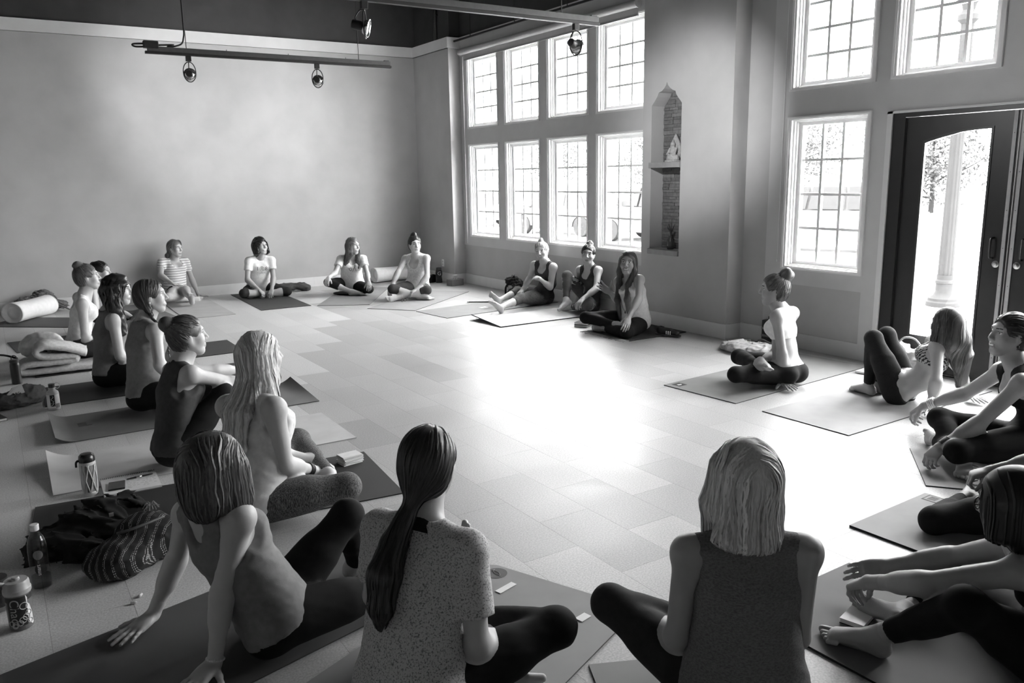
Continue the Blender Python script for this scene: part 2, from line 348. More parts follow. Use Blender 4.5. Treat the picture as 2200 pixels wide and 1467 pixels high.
# piers along the window side (the middle one holds the niche)
S_(MB().box(0, .45, -1.181, 0, 0, ZC0 + .05), 'wall_right', M['wall'])
S_(MB().box(0, .45, YF, -11.75, 0, ZT), 'wall_right', M['wall'])
mb = MB().box(.02, .45, -1.181, 0, ZC0 + .05, ZT); mb.box(.215, .45, -5.551, -1.181, 3.72, ZT); mb.box(.02, .45, -6.826, -5.551, 3.72, ZT); mb.box(.225, .45, -11.75, -6.826, 3.72, ZT); S_(mb, 'wall_right', M['dark'])
NICHE = [(-5.685, .845), (-5.685, 2.362), (-5.705, 2.385), (-5.735, 2.415), (-5.765, 2.45), (-5.790, 2.492), (-5.830, 2.503), (-5.870, 2.528), (-5.895, 2.556), (-5.911, 2.592), (-5.927, 2.556), (-5.955, 2.528), (-5.995, 2.503), (-6.035, 2.490), (-6.055, 2.45), (-6.085, 2.415), (-6.115, 2.385), (-6.135, 2.362), (-6.135, .845)]
mb = MB(); apex = 9; ND = .19
ya, yb, zt = -5.551, -6.826, 3.72
left = [(0, ya, 0), (0, ya, zt), (0, -5.911, zt)] + [(0, y, z) for y, z in NICHE[apex::-1]] + [(0, -5.911, .845), (0, -5.911, 0)]
right = [(0, -5.911, zt), (0, yb, zt), (0, yb, 0), (0, -5.911, 0), (0, -5.911, .845)] + [(0, y, z) for y, z in NICHE[:apex - 1:-1]]
mb.add(left, [tuple(range(len(left)))]); mb.add(right, [tuple(range(len(right)))])
mb.add([(0, ya, 0), (.45, ya, 0), (.45, ya, zt), (0, ya, zt)], [(0, 1, 2, 3)]); mb.add([(0, yb, 0), (.45, yb, 0), (.45, yb, zt), (0, yb, zt)], [(0, 1, 2, 3)])
mb.add([(.45, ya, 0), (.45, yb, 0), (.45, yb, zt), (.45, ya, zt)], [(0, 1, 2, 3)])
n = len(NICHE); mb.add([(0, y, z) for y, z in NICHE] + [(ND, y, z) for y, z in NICHE], [(i, (i + 1) % n, n + (i + 1) % n, n + i) for i in range(n)])
pier = S_(mb, 'wall_right', M['wall'])
# thin stone slips at the back of the niche, each its own piece
R_ = random.Random(4); stone = [pm('stone_slip_%d' % i, v, .8, .2, 30, .3, 120, .2) for i, v in enumerate((.15, .17, .135, .19))]
S_(MB().add([(ND - .004, y, z) for y, z in NICHE], [tuple(range(n))]), 'niche_back', pm('niche_mortar', .11, .9), pier)
z = .85
def _nw(z):   # half-width limits of the niche at height z
    ys = []
    for (y0, z0), (y1, z1) in zip(NICHE, NICHE[1:]):
        if min(z0, z1) <= z <= max(z0, z1) and z0 != z1: ys.append(y0 + (y1 - y0) * (z - z0) / (z1 - z0))
    return (max(ys), min(ys)) if len(ys) > 1 else None
while z < 2.52:
    hgt = R_.choice((.028, .036, .045)); lim = _nw(min(z + hgt, 2.585)); lim0 = _nw(z + .001)
    if lim and lim0:
        a, b = min(lim[0], lim0[0]) - .003, max(lim[1], lim0[1]) + .003; y = a
        while y > b + .02:
            w = min(R_.uniform(.09, .20), y - b); d = R_.uniform(.006, .016)
            MB().box(ND - .004 - d, ND - .004, y - w + .002, y - .002, z + .001, z + hgt - .002).build('stone', R_.choice(stone), pier); y -= w
    z += hgt
for zz, nm in ((1.715, 'shelf'), (.787, 'sill')):
    MB().box(-.022, ND, -6.138, -5.668, zz, zz + .057, .004).build(nm, pm('shelf_wood', .30, .6, .15, 10, .1, 60), pier)
# crown and baseboards
S_(MB().box(XL, 0, -.03, 0, ZC0, ZC1).box(XL, 0, -.035, 0, ZC0, ZC0 + .012), 'trim_1', M['crown'])
S_(MB().box(-.03, 0, -1.211, 0, ZC0, ZC1).box(0, X1, -1.211, -1.181, ZC0, ZC1).box(-.035, 0, -1.216, 0, ZC0, ZC0 + .012), 'trim_2', M['crown'])
def bboard(nm, *b): S_(MB().box(*b), nm, M['base'])
for i in range(6): bboard('baseboard_back', XL + i * 1.92 + (.001 if i else 0), min(0, XL + (i + 1) * 1.92), -.016, 0, 0, .149)
bboard('baseboard_right', -.016, 0, -1.197, -.016, 0, .149); bboard('baseboard_right', 0, X1, -1.197, -1.181, 0, .149); bboard('baseboard_right', X1 - .005, X1 + .012, -5.551, -1.197, 0, .149)
bboard('baseboard_right', -.016, 0, -6.842, -5.551, 0, .149); bboard('baseboard_right', 0, X2, -6.842, -6.826, 0, .149); bboard('baseboard_right', X2 - .012, X2 + .01, -7.13, -6.842, 0, .149); bboard('baseboard_right', -.016, 0, YF, -11.75, 0, .149)
bboard('baseboard_left', XL, XL + .016, YF, -.016, 0, .149); bboard('baseboard_front', XL, 0, YF, YF + .016, 0, .149)
# bay one: four columns of windows in two rows
WY = [(-2.262, -1.380), (-3.305, -2.423), (-4.345, -3.463), (-5.372, -4.490)]
ZL, ZU = (.745, 2.140), (2.370, 3.415)
S_(MB().box(X1 + .012, .45, -5.551, -1.181, 0, .609), 'wall_right', M['wall'])
mb = MB(); holed(mb, X1 - .006, .45, -5.551, -1.181, .609, 3.72, [(a, b, *z) for a, b in WY for z in (ZL, ZU)]); S_(mb, 'trim_3', M['trim'])
_wn = [0]; _shared = {}
def window(y0, y1, z0, z1, rows, x=X1):
    _wn[0] += 1; o = link('window_%d' % _wn[0], None, loc=(x, (y0 + y1) / 2, z0), kind='structure'); W_, H_ = y1 - y0, z1 - z0; h = W_ / 2
    key = (round(W_, 3), round(H_, 3), rows)
    if key not in _shared:
        def ring(mb, xa, xb, ins, wd, ib, wb):
            a, c = h - ins, h - ins - wd
            mb.box(xa, xb, -a, -c, ib, H_ - ib); mb.box(xa, xb, c, a, ib, H_ - ib); mb.box(xa, xb, -c, c, ib, ib + wb); mb.box(xa, xb, -c, c, H_ - ib - wb, H_ - ib)
        d = {}
        m = MB(); ring(m, -.012, .17, 0, .022, 0, .016); ring(m, -.002, .17, .022, .020, .016, .012); d['casing'] = new_mesh('casing', m.v, m.f, [M['white']], smooth=False)
        m = MB(); ring(m, .030, .17, .042, .016, .028, .010); ring(m, .052, .17, .058, .014, .038, .010); d['stop'] = new_mesh('stop', m.v, m.f, [M['white']], smooth=False)
        m = MB(); ring(m, .075, .125, .072, .040, .048, .030); d['sash'] = new_mesh('sash', m.v, m.f, [M['white']], smooth=False)
        iw, ih = W_ - 2 * .112, H_ - 2 * .078; pw, phh = iw / 3, ih / rows
        m = MB(); m.box(.084, .116, -.0125, .0125, 0, ih); d['mv'] = new_mesh('muntin', m.v, m.f, [M['white']], smooth=False)
        m = MB(); m.box(.086, .114, -iw / 2, iw / 2, -.0115, .0115); d['mh'] = new_mesh('muntin', m.v, m.f, [M['white']], smooth=False)
        m = MB(); m.box(.0985, .1025, -pw / 2, pw / 2, -phh / 2, phh / 2); d['pane'] = new_mesh('pane', m.v, m.f, [M['glass']], smooth=False)
        d['dim'] = (iw, ih, pw, phh); _shared[key] = d
    d = _shared[key]; iw, ih, pw, phh = d['dim']
    for k in ('casing', 'stop', 'sash'): link(k, d[k], o)
    for i in (-1, 1): link('muntin', d['mv'], o, loc=(0, i * pw / 2, .078))
    for r in range(1, rows): link('muntin', d['mh'], o, loc=(0, 0, .078 + r * phh))
    for r in range(rows):
        for c in range(3): link('pane', d['pane'], o, loc=(0, (c - 1) * pw, .078 + (r + .5) * phh))
    return o
for a, b in WY:
    window(a, b, *ZL, 4); window(a, b, *ZU, 4)
# bay two: window, double door, window, with windows above
DW = (-10.36, -8.31)
W2L = [(-8.165, -7.307), (-11.37, -10.512)]; W2U = [(-8.177, -7.307), (-9.180, -8.313), (-10.212, -9.345), (-11.37, -10.50)]
mb = MB(); holed(mb, X2 + .006, .45, -11.75, -7.11, .05, 3.72, [(a, b, *ZL) for a, b in W2L] + [(a, b, *ZU) for a, b in W2U] + [(*DW, .0, 2.118), (-8.165, -7.307, .143, .603), (-11.37, -10.512, .143, .603)]); S_(mb, 'trim_4', M['trim'])
mb = MB().box(X2 + .006, .45, -11.75, DW[0], 0, .05).box(X2 + .006, .45, DW[1], -7.11, 0, .05); S_(mb, 'trim_5', M['trim'])
S_(MB().box(X2 + .018, .44, -8.17, -7.30, .14, .61).box(X2 + .018, .44, -11.38, -10.50, .14, .61), 'wall_right', M['wall'])
S_(MB().box(X2 + .006, .45, -7.11, -6.826, 0, 3.72), 'wall_right', M['wall'])
for a, b in W2L: window(a, b, *ZL, 4, X2)
for a, b in W2U: window(a, b, *ZU, 4, X2)
# door casing, frame and two leaves
cs = MB().box(X2 - .012, .40, DW[1] - .046, DW[1], 0, 2.118).box(X2 - .012, .40, DW[0], DW[0] + .046, 0, 2.118).box(X2 - .012, .40, DW[0], DW[1], 2.100, 2.118)
S_(cs, 'trim_6', M['base'])
fr = MB().box(X2 + .004, .42, -8.462, DW[1] - .046, 0, 2.10).box(X2 + .004, .42, DW[0] + .046, -10.208, 0, 2.10).box(X2 + .004, .42, -10.21, -8.46, 2.066, 2.10).box(X2 + .03, .42, -10.21, -8.46, 0, .012)
S_(fr, 'trim_7', M['door'])
def door(nm, y0, y1, gy0, gy1, rise_at_low):
    """leaf from y0 (low) to y1 (high); glass gy0..gy1; the arch rises towards the meeting stile"""
    o = link(nm, None, loc=(X2 + .03, y1, 0), kind='structure'); b = y1; n = 12; mb = MB()
    L = lambda y: y - b
    mb.box(0, .045, L(y0), L(gy0), .014, 2.062); mb.box(0, .045, L(gy1), L(y1), .014, 2.062); mb.box(0, .045, L(gy0), L(gy1), .014, .285)
    arch = []
    for i in range(n + 1):
        y = gy0 + (gy1 - gy0) * i / n; u = (i / n) if not rise_at_low else 1 - i / n        # u=0 at meeting side
        arch.append((y, 1.958 - .085 * u ** 2))
    for (ya_, za), (yb_, zb) in zip(arch, arch[1:]):
        mb.prism([(L(ya_), za), (L(yb_), zb), (L(yb_), 2.062), (L(ya_), 2.062)], 0, .045, lambda u, v, w: (w, u, v))
    mb.build('leaf', M['door'], o)
    pts = [(gy0, .285), (gy1, .285)] + arch[::-1]
    bead = MB()
    ring = [(y, z) for y, z in pts]
    cy, cz = (gy0 + gy1) / 2, 1.1
    for (ya_, za), (yb_, zb) in zip(ring, ring[1:] + ring[:1]):
        ia, ib = (ya_ + .018 * np.sign(cy - ya_), za + .018 * np.sign(cz - za)), (yb_ + .018 * np.sign(cy - yb_), zb + .018 * np.sign(cz - zb))
        bead.prism([(L(ya_), za), (L(yb_), zb), (L(ib[0]), ib[1]), (L(ia[0]), ia[1])], -.006, .02, lambda u, v, w: (w, u, v))
    bead.build('glazing_bead', pm('door_bead', .03, .35), o)
    MB().prism([(L(y), z) for y, z in ring], .020, .025, lambda u, v, w: (w, u, v)).build('pane', M['glass'], o)
    my = y0 if y0 < -9.3 and y1 > -9.0 or nm == 'door_1' else y1
    st = MB(); yy = (y0 + .026) if nm == 'door_1' else (y1 - .03)
    st.box(-.010, 0, L(yy) - .013, L(yy) + .013, .12, 2.058); strip = st.build('weather_strip', M['alum'], o)
    for k in range(7): MB().lathe([(.003, 0), (.003, .002), (0, .002)], 8, (-.010, L(yy), .22 + k * .28), axis=(-1, 0, 0), side=(0, 1, 0)).build('screw', M['black'], strip)
    hy = yy + (.075 if nm == 'door_1' else -.075)
    MB().tube([(0, L(hy), .98), (-.035, L(hy), .985), (-.045, L(hy), 1.01), (-.045, L(hy), 1.105), (-.035, L(hy), 1.13), (0, L(hy), 1.135)], .008, 8).build('handle', pm('bronze', .05, .35, metal=.6), o, smooth=True)
    MB().lathe([(.026, 0), (.026, .006), (.018, .010), (.017, .020), (.009, .026), (0, .026)], 20, (0, L(yy) + (.045 if nm == 'door_1' else -.045), .937), axis=(-1, 0, 0), side=(0, 1, 0)).build('lock', M['steel'], o, smooth=True, auto=40)
    return o
door('door_1', -9.332, -8.464, -9.156, -8.612, False); door('door_2', -10.206, -9.338, -10.058, -9.514, True)
bpy.data.objects['door_1'].hide_render = False
for _y0, _y1, _z0, _z1 in ((-5.40, -1.35, .745, 3.415), (-8.19, -7.29, .745, 3.415), (-10.25, -8.40, .2, 3.415), (-11.4, -10.45, .745, 3.415)):      # daylight sampling portals in the window openings
    _l = bpy.data.lights.new('daylight_portal', 'AREA'); _l.shape = 'RECTANGLE'; _l.size = _y1 - _y0; _l.size_y = _z1 - _z0; _l.cycles.is_portal = True
    _o = bpy.data.objects.new('daylight_portal', _l); sc.collection.objects.link(_o); _o.location = (.50, (_y0 + _y1) / 2, (_z0 + _z1) / 2); _o.rotation_euler = (math.radians(90), 0, math.radians(90))
# ------------------------------------------------------------------ floor of rectangular tiles
S_(MB().box(XL - .2, .5, YF - .2, .25, -.12, -.004), 'floor', pm('floor_bed', .14, .8))
FLOOR = bpy.data.objects['floor']
TW, TL = .2955, .61
def tile_mat(nm, v):
    m = bpy.data.materials.new(nm); t, N, L, P = nodes(m)
    tc = N.new('ShaderNodeTexCoord'); geo = N.new('ShaderNodeNewGeometry')
    n1 = N.new('ShaderNodeTexNoise'); n1.inputs['Scale'].default_value = 130; n1.inputs['Detail'].default_value = 3; L.new(geo.outputs['Position'], n1.inputs['Vector'])
    r1 = N.new('ShaderNodeValToRGB'); r1.color_ramp.elements[0].position = .34; r1.color_ramp.elements[1].position = .66; r1.color_ramp.elements[0].color = g4(v * .80); r1.color_ramp.elements[1].color = g4(v * 1.16); L.new(n1.outputs['Fac'], r1.inputs[0])
    n2 = N.new('ShaderNodeTexNoise'); n2.inputs['Scale'].default_value = 2.2; n2.inputs['Detail'].default_value = 5; L.new(geo.outputs['Position'], n2.inputs['Vector'])
    r2 = N.new('ShaderNodeMapRange'); r2.inputs['From Min'].default_value = .3; r2.inputs['From Max'].default_value = .7; r2.inputs['To Min'].default_value = .94; r2.inputs['To Max'].default_value = 1.05; L.new(n2.outputs['Fac'], r2.inputs[0])
    mx = N.new('ShaderNodeMixRGB'); mx.blend_type = 'MULTIPLY'; mx.inputs[0].default_value = 1; L.new(r1.outputs[0], mx.inputs[1]); L.new(r2.outputs[0], mx.inputs[2]); L.new(mx.outputs[0], P.inputs['Base Color'])
    P.inputs['Specular IOR Level'].default_value = FLOOR_SPEC
    r3 = N.new('ShaderNodeMapRange'); r3.inputs['From Min'].default_value = .3; r3.inputs['From Max'].default_value = .7; r3.inputs['To Min'].default_value = FLOOR_ROUGH - .05; r3.inputs['To Max'].default_value = FLOOR_ROUGH + .07; L.new(n2.outputs['Fac'], r3.inputs[0]); L.new(r3.outputs[0], P.inputs['Roughness'])
    b = N.new('ShaderNodeBump'); b.inputs['Strength'].default_value = .05; b.inputs['Distance'].default_value = .002; L.new(n1.outputs['Fac'], b.inputs['Height']); L.new(b.outputs[0], P.inputs['Normal'])
    return m
FLOOR_ROUGH, FLOOR_SPEC = .43, .55
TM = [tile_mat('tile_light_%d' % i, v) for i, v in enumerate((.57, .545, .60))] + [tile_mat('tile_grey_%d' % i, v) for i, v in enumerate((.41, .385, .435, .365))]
tb = MB().box(0, TW - .0010, 0, TL - .0010, -.004, 0); TMESH = [new_mesh('tile', tb.v, tb.f, [m], smooth=False) for m in TM]
tiles = []; R_ = random.Random(11); k0 = int((XL + 4.06) / TW) - 1
for k in range(k0, 15):
    x = -4.06 + k * TW
    if x > .21: break
    y = YF - (.305 if k % 2 else 0) + .01
    while y < 0:
        y0, y1 = max(y, YF), min(y + TL, 0.); x1 = min(x + TW, .235)
        xa = max(x, XL)
        if y1 - y0 > .02 and x1 - xa > .02:
            full = y1 - y0 > TL - .001 and x1 - xa > TW - .001
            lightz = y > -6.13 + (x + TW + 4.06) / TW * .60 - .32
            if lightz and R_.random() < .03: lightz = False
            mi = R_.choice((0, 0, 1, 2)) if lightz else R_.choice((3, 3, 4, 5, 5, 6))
            c = [(xa, y0), (x1, y0), (x1, y1), (xa, y1)]; P = np.array([(a, b, 0.) for a, b in c]); d = (P - CAMC) @ CAMF; area = 0.
            if (d > .5).all():
                q = project(P); qc = np.clip(q, (0, 0), (2200, 1467)); a = qc; area = abs(sum(a[i][0] * a[(i + 1) % 4][1] - a[(i + 1) % 4][0] * a[i][1] for i in range(4))) / 2
            tiles.append((area, full, mi, xa, y0, x1, y1))
        y += TL
tiles.sort(key=lambda t: -t[0]); rest = MB()
for i, (area, full, mi, xa, y0, x1, y1) in enumerate(tiles):
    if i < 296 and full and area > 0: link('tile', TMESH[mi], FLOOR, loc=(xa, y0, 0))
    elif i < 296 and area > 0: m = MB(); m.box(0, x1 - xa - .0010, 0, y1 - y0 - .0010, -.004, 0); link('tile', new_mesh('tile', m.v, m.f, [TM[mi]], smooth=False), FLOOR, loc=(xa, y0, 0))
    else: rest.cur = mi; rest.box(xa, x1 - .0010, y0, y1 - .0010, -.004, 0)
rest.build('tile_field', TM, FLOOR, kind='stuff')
# ------------------------------------------------------------------ things fixed to the room
o = thing('roller_blind', 'pale roller blind rolled up above the tall bay windows', 'blind', (.13, -3.305, 3.36))
MB().tube([(0, -1.985, .125), (0, 1.985, .125)], .043, 20).build('roll', pm('blind_fabric', .52, .7, .05, 12), o, smooth=True, auto=40)
MB().box(.034, .037, -1.95, 1.93, .02, .13).build('fabric', pm('blind_fabric', .52, .7), o); MB().box(.026, .046, -1.95, 1.93, 0, .024).build('hem_bar', pm('hem_bar', .30, .5), o)
for s_ in (-1, 1): MB().lathe([(.05, 0), (.05, .012), (.03, .02), (0, .02)], 20, (0, s_ * 1.985, .125), axis=(0, s_, 0), side=(1, 0, 0)).build('bracket', M['trim'], o)
MB().tube([(.02, 1.955, .06), (.022, 1.955, -1.2), (.022, 1.957, -2.72), (.026, 1.97, -1.2), (.026, 1.97, .06)], .0035, 6).build('pull_cord', M['white'], o)
o = thing('hanging_rod', 'thin black rod hung parallel to the bay windows', 'rod', (.02, -3.4, 3.62))
MB().box(-.012, .012, -2.15, 2.06, 0, .024).build('rail', M['black'], o)
for y in (-1.82, -2.99, -4.15, -5.3): MB().tube([(0, y + 3.4, .02), (0, y + 3.4, .975)], .006, 6).build('hanger', M['black'], o)
o = thing('conduit', 'black vertical pipe on the dark upper wall near the corner', 'pipe', (.0, -.80, 3.72)); MB().tube([(0, 0, 0), (0, 0, .88)], .03, 12).build('pipe', M['black'], o, smooth=True); MB().box(-.01, .02, -.05, .05, .35, .38).build('clamp', M['black'], o)
o = thing('blind_cord', 'white pull cord hanging beside the window left of the doors', 'cord', (X2 - .006, -7.262, .80)); MB().tube([(0, 0, .03), (0, .002, 1.2), (0, .001, 2.6)], .003, 6).build('string', M['white'], o); MB().lathe([(0, 0), (.006, .004), (.008, .02), (.003, .035)], 10).build('toggle', M['white'], o, smooth=True)
o = thing('wall_outlet', 'white power outlet low on the corner pier', 'outlet', (0, -.79, .30)); MB().box(-.006, 0, -.036, .036, -.058, .058, .003).build('plate', M['white'], o)
for dz in (-.022, .022): MB().box(-.008, -.005, -.014, .014, dz - .013, dz + .013, .002).build('socket', pm('socket_grey', .45, .5), o)
# ------------------------------------------------------------------ track lights
def spot(parent_loc, aim, label, power, lit, size=math.radians(62)):
    o = thing('track_spotlight', label, 'spotlight', parent_loc, group='track spotlights'); P0 = V(*parent_loc)
    MB().box(-.022, .022, -.016, .016, -.045, 0, .003).build('adapter', M['black'], o)
    d = nrm(aim); side = nrm(np.cross(d, V(0, 0, 1))); c = V(0, 0, -.155)
    ring = []
    for a in np.linspace(0, 2 * math.pi, 33): ring.append(c + V(0, 0, .02) + side * .052 * math.cos(a) + V(0, 0, 1) * .085 * math.sin(a))
    MB().tube(ring, .0042, 6, cap=False).build('yoke', M['black'], o, smooth=True)
    MB().lathe([(0, 0), (.026, .002), (.030, .010), (.030, .062), (.024, .070), (0, .070)], 20, c - d * .085 + V(0, 0, .004), axis=d, side=side).build('lamp_housing', M['black'], o, smooth=True, auto=40)
    MB().lathe([(.016, 0), (.034, .008), (.049, .026), (.054, .040), (.056, .040), (.051, .024), (.036, .004), (.018, -.004)], 28, c - d * .015, axis=d, side=side).build('reflector', pm('reflector', .75, .15, .03, metal=1.) if True else None, o, smooth=True)
    lens = MB().lathe([(0, .030), (.030, .029), (.050, .026)], 24, c - d * .015, axis=d, side=side).build('lens', emit_mat('lamp_lens_%d' % int(lit), .8, lit), o, smooth=True)
    MB().tube([V(0, 0, -.045), V(0, 0, -.06) - d * .03, c - d * .06 + V(0, 0, .05), c - d * .055 + V(0, 0, .03)], .004, 6).build('flex', M['black'], o, smooth=True)
    l = bpy.data.lights.new('spot', 'SPOT'); l.energy = power; l.spot_size = size; l.spot_blend = .9; l.shadow_soft_size = .04; l.use_custom_distance = False
    lo = bpy.data.objects.new('spot_bulb', l); sc.collection.objects.link(lo); lo.parent = o
    from mathutils import Vector
    lo.location = tuple(c + d * .045); lo.rotation_euler = Vector(tuple(d)).to_track_quat('-Z', 'Y').to_euler()
    return o
ZTk = 2.74
def track(name, label, x0, x1, y, rods, feed=False):
    o = thing(name, label, 'light track', (x0, y, ZTk)); L = x1 - x0
    MB().box(0, L, -.020, .020, .022, .062, .002).build('channel', M['grey_metal'], o); MB().box(-.02, L + .012, -.018, .018, 0, .022, .002).build('track_bar', M['black'], o)
    for r in rods: MB().tube([(r - x0, 0, .06), (r - x0, 0, 1.84)], .0035, 6).build('hanger_cable', M['black'], o)
    for k in range(1, 4): MB().tube([(L * k / 4 + .1, 0, .06), (L * k / 4 + .1, 0, .075)], .003, 5).build('bolt', M['black'], o)
    MB().box(L - .06, L - .01, -.012, .012, .06, .072).build('end_clip', M['grey_metal'], o)
    if feed:
        MB().box(-.03, .09, -.03, .03, .045, .105, .006).build('feed_box', M['black'], o)
        MB().tube([(-.03, 0, .08), (-.10, .01, .075), (-.115, 0, .062), (-.09, 0, .052), (-.03, 0, .055)], .008, 8).build('cable_loop', M['black'], o, smooth=True)
        q = rods[0] - x0; MB().tube([(.09, 0, .075), (.22, 0, .085), (q - .16, 0, .066), (q - .06, 0, .085), (q - .015, 0, .15), (q - .006, 0, .4), (q - .006, .0, 1.84)], .007, 8).build('power_cable', M['black'], o, smooth=True)
    return o
ya_, yb_ = -4.60, -7.41
track('light_track', 'black hanging light track with cable in front of the back wall', -4.80, -2.54, ya_, (-4.48, -2.87), True)
track('light_track', 'black hanging light track pointing toward the bay windows', -5.2, -2.13, yb_, (-4.35, -2.46))
spot((-4.47, ya_, ZTk), V(.275, 1, .06), 'clear-lamp spotlight nearest the cable end of the hanging track', 150, 6, math.radians(46))
spot((-3.30, ya_, ZTk), V(.46, 1, .04), 'clear-lamp spotlight further right on the hanging track', 60, 4, math.radians(46))
spot((-3.99, yb_, ZTk), V(.80, -.52, -.22), 'spotlight with bright white face at the top edge', 30, 40)
spot((-2.33, yb_, ZTk), V(.86, .40, -.16), 'spotlight hanging in front of the tall bay windows', 75, 5, math.radians(52))
# ------------------------------------------------------------------ people
def hand_prims(w, tip, pn, mode, left, s):
    d = nrm(tip - w); pn = nrm(pn - (pn @ d) * d); t = np.cross(pn, d) if left else np.cross(d, pn)
    spread, curl, th = {'flat': ((12, 3, -5, -14), (3, 6, 6), (.55, .75, .1, 8)), 'rest': ((5, 1, -2, -6), (22, 28, 18), (.75, .5, .35, 15)),
                        'grip': ((2, 0, -1, -3), (52, 62, 40), (.7, .35, .6, 25)), 'open': ((16, 5, -6, -17), (-6, 6, 6), (.35, .9, .1, 4)),
                        'pinch': ((4, 1, -2, -5), (48, 42, 28), (.75, .25, .6, 14))}[mode]
    kn = []; P = []
    L = [(.040, .025, .020), (.044, .028, .021), (.041, .026, .020), (.031, .020, .018)]
    for i, o in enumerate((.030, .0105, -.0095, -.028)):
        k = w + s * (d * (.086 - .004 * abs(i - 1)) + t * o); kn.append(k)
        P.append(cap(w + s * (d * .010 + t * o * .55), k, .0145 * s, .0105 * s, .012))
        f = d.copy()
        if mode == 'flat':
            f = nrm(V(d[0], d[1], min(d[2], 0) * .15))
        q = k; a = 0.; sp = math.radians(spread[i]); f = nrm(f * math.cos(sp) + t * math.sin(sp)); r = .0092 * s if i < 3 else .0080 * s
        pf = nrm(pn - (pn @ f) * f)
        for j in range(3):
            a += math.radians(curl[j] * (1 + .06 * (i - 1))); g = f * math.cos(a) + pf * math.sin(a); q2 = q + g * L[i][j] * s
            if mode == 'flat': q2[2] = max(q2[2], .010)
            P.append(cap(q, q2, r, r * .9, .006)); r *= .9; q = q2
    P.append(ell(w + d * .048 * s - pn * .002, np.stack([d, t, pn]), (.045 * s, .036 * s, .0145 * s), .012))
    q = w + s * (d * .020 + t * .022 + pn * .006); f = nrm(d * th[0] + t * th[1] + pn * th[2]); r = .0130 * s
    for j, l in enumerate((.040, .031, .024)):
        q2 = q + f * l * s
        if mode == 'flat': q2[2] = max(q2[2], .011)
        P.append(cap(q, q2, r, r * .86, .009)); r *= .86; q = q2; f = nrm(f + (d * .35 + pn * .15) * math.radians(th[3]) * 2)
    return P
def foot_prims(k, a, t, s, toes):
    fd = nrm(t - a); sh = nrm(k - a); fu = sh - (sh @ fd) * fd
    if a[2] < .11 and fd[2] < .25 and np.linalg.norm(fu) > .15 and nrm(fu)[2] > .45:      # a foot standing on its sole lies level on the floor
        fd = nrm(V(fd[0], fd[1], 0)); a = V(a[0], a[1], max(a[2], .071 * s)); fu = V(0, 0, 1.)
    fu = nrm(fu) if np.linalg.norm(fu) > .15 else nrm(V(0, 0, 1) - fd[2] * fd)
    sd = np.cross(fu, fd)
    P = [cap(a - fd * .030 * s - fu * .022 * s, a - fd * .034 * s - fu * .030 * s, .033 * s, .030 * s, .02),
         ecap(a - fu * .005 * s, a + fd * .125 * s - fu * .034 * s, sd, (.031 * s, .036 * s), (.044 * s, .020 * s), .02),
         cap(a - fd * .02 * s - fu * .034 * s, a + fd * .12 * s - fu * .042 * s, .026 * s, .020 * s, .02)]
    if not toes:
        P.append(ecap(a + fd * .12 * s - fu * .042 * s, a + fd * .165 * s - fu * .046 * s, sd, (.040 * s, .016 * s), (.030 * s, .012 * s), .02))
    else:
        for i, o in enumerate((.031, .0095, -.0085, -.0255, -.0415)):
            l = (.056, .056, .050, .043, .034)[i]; r = (.0140, .0092, .0088, .0084, .0084)[i] * s
            b = a + s * (fd * (.132 - .006 * i) + sd * o * toes - fu * .043); P.append(cap(b, b + fd * l * s * .8 - fu * (.004 * s), r * 1.05, r, .004))
    return P
def face_prims(c, H, s, smile):
    h = lambda *p: c + (V(*p) * s) @ H
    P = [ell(h(-.014, 0, .034), H, (.093 * s, .073 * s, .083 * s), .03), ell(h(.026, 0, -.030), H, (.060 * s, .057 * s, .083 * s), .035),
         cap(h(.060, -.008, -.094), h(.060, .008, -.094), .021 * s, None, .025)]
    for y in (-1, 1):
        P += [cap(h(.0, y * .055, -.035), h(.052, y * .018, -.090), .020 * s, .018 * s, .03),
              cap(h(.074, y * .012, .034), h(.066, y * .042, .034), .014 * s, .012 * s, .02),
              sph(h(.056, y * .038, -.026), .026 * s, .03),
              ell(h(-.008, y * .074, -.004), H, (.019 * s, .009 * s, .031 * s), .006)]
    for y in (-1, 1): P.append(sub(ell(h(.088, y * .031, .012), H, (.014 * s, .017 * s, .010 * s), .012)))
    for y in (-1, 1): P.append(sph(h(.0685, y * .031, .011), .0125 * s, .003))
    P += [cap(h(.083, 0, .022), h(.106, 0, -.020), .008 * s, .0105 * s, .012), sph(h(.094, .010, -.026), .0085 * s, .008), sph(h(.094, -.010, -.026), .0085 * s, .008)]
    w = .024 if smile else .019
    P += [cap(h(.086, -w * .4, -.0545), h(.086, w * .4, -.0545), .0075 * s, None, .012), cap(h(.083, -w * .4, -.068), h(.083, w * .4, -.068), .0085 * s, None, .012),
          cap(h(.078, -w, -.058), h(.078, w, -.058), .008 * s, None, .012)]
    return P
def face_mats(P, H, c, s, smile):
    q = ((P - c) @ H.T) / s; x, y, z = q[:, 0], q[:, 1], q[:, 2]; ay = np.abs(y)
    m = np.zeros(len(P), int)
    e = np.sqrt((x - .0685) ** 2 + (ay - .031) ** 2 + (z - .011) ** 2)
    eye = (e < .0142) & (np.abs(z - .0105) < .0058) & (x > .073); m[eye] = 1
    m[eye & (np.hypot(ay - .031, z - .011) < .0056)] = 2
    m[(x > .066) & (z > .0165) & (z < .0195) & (ay > .016) & (ay < .046)] = 2
    m[(x > .060) & (np.abs(z - (.036 - .12 * np.abs(ay - .034))) < .0034) & (ay > .014) & (ay < .050)] = 3
    w = .026 if smile else .021
    lips = (x > .074) & (ay < w) & (z < -.050 - .10 * ay) & (z > -.0745 + .16 * ay); m[lips] = 4
    if smile: m[(x > .078) & (ay < w * .72) & (np.abs(z + .0605 - .1 * ay) < .0045)] = 5
    return m
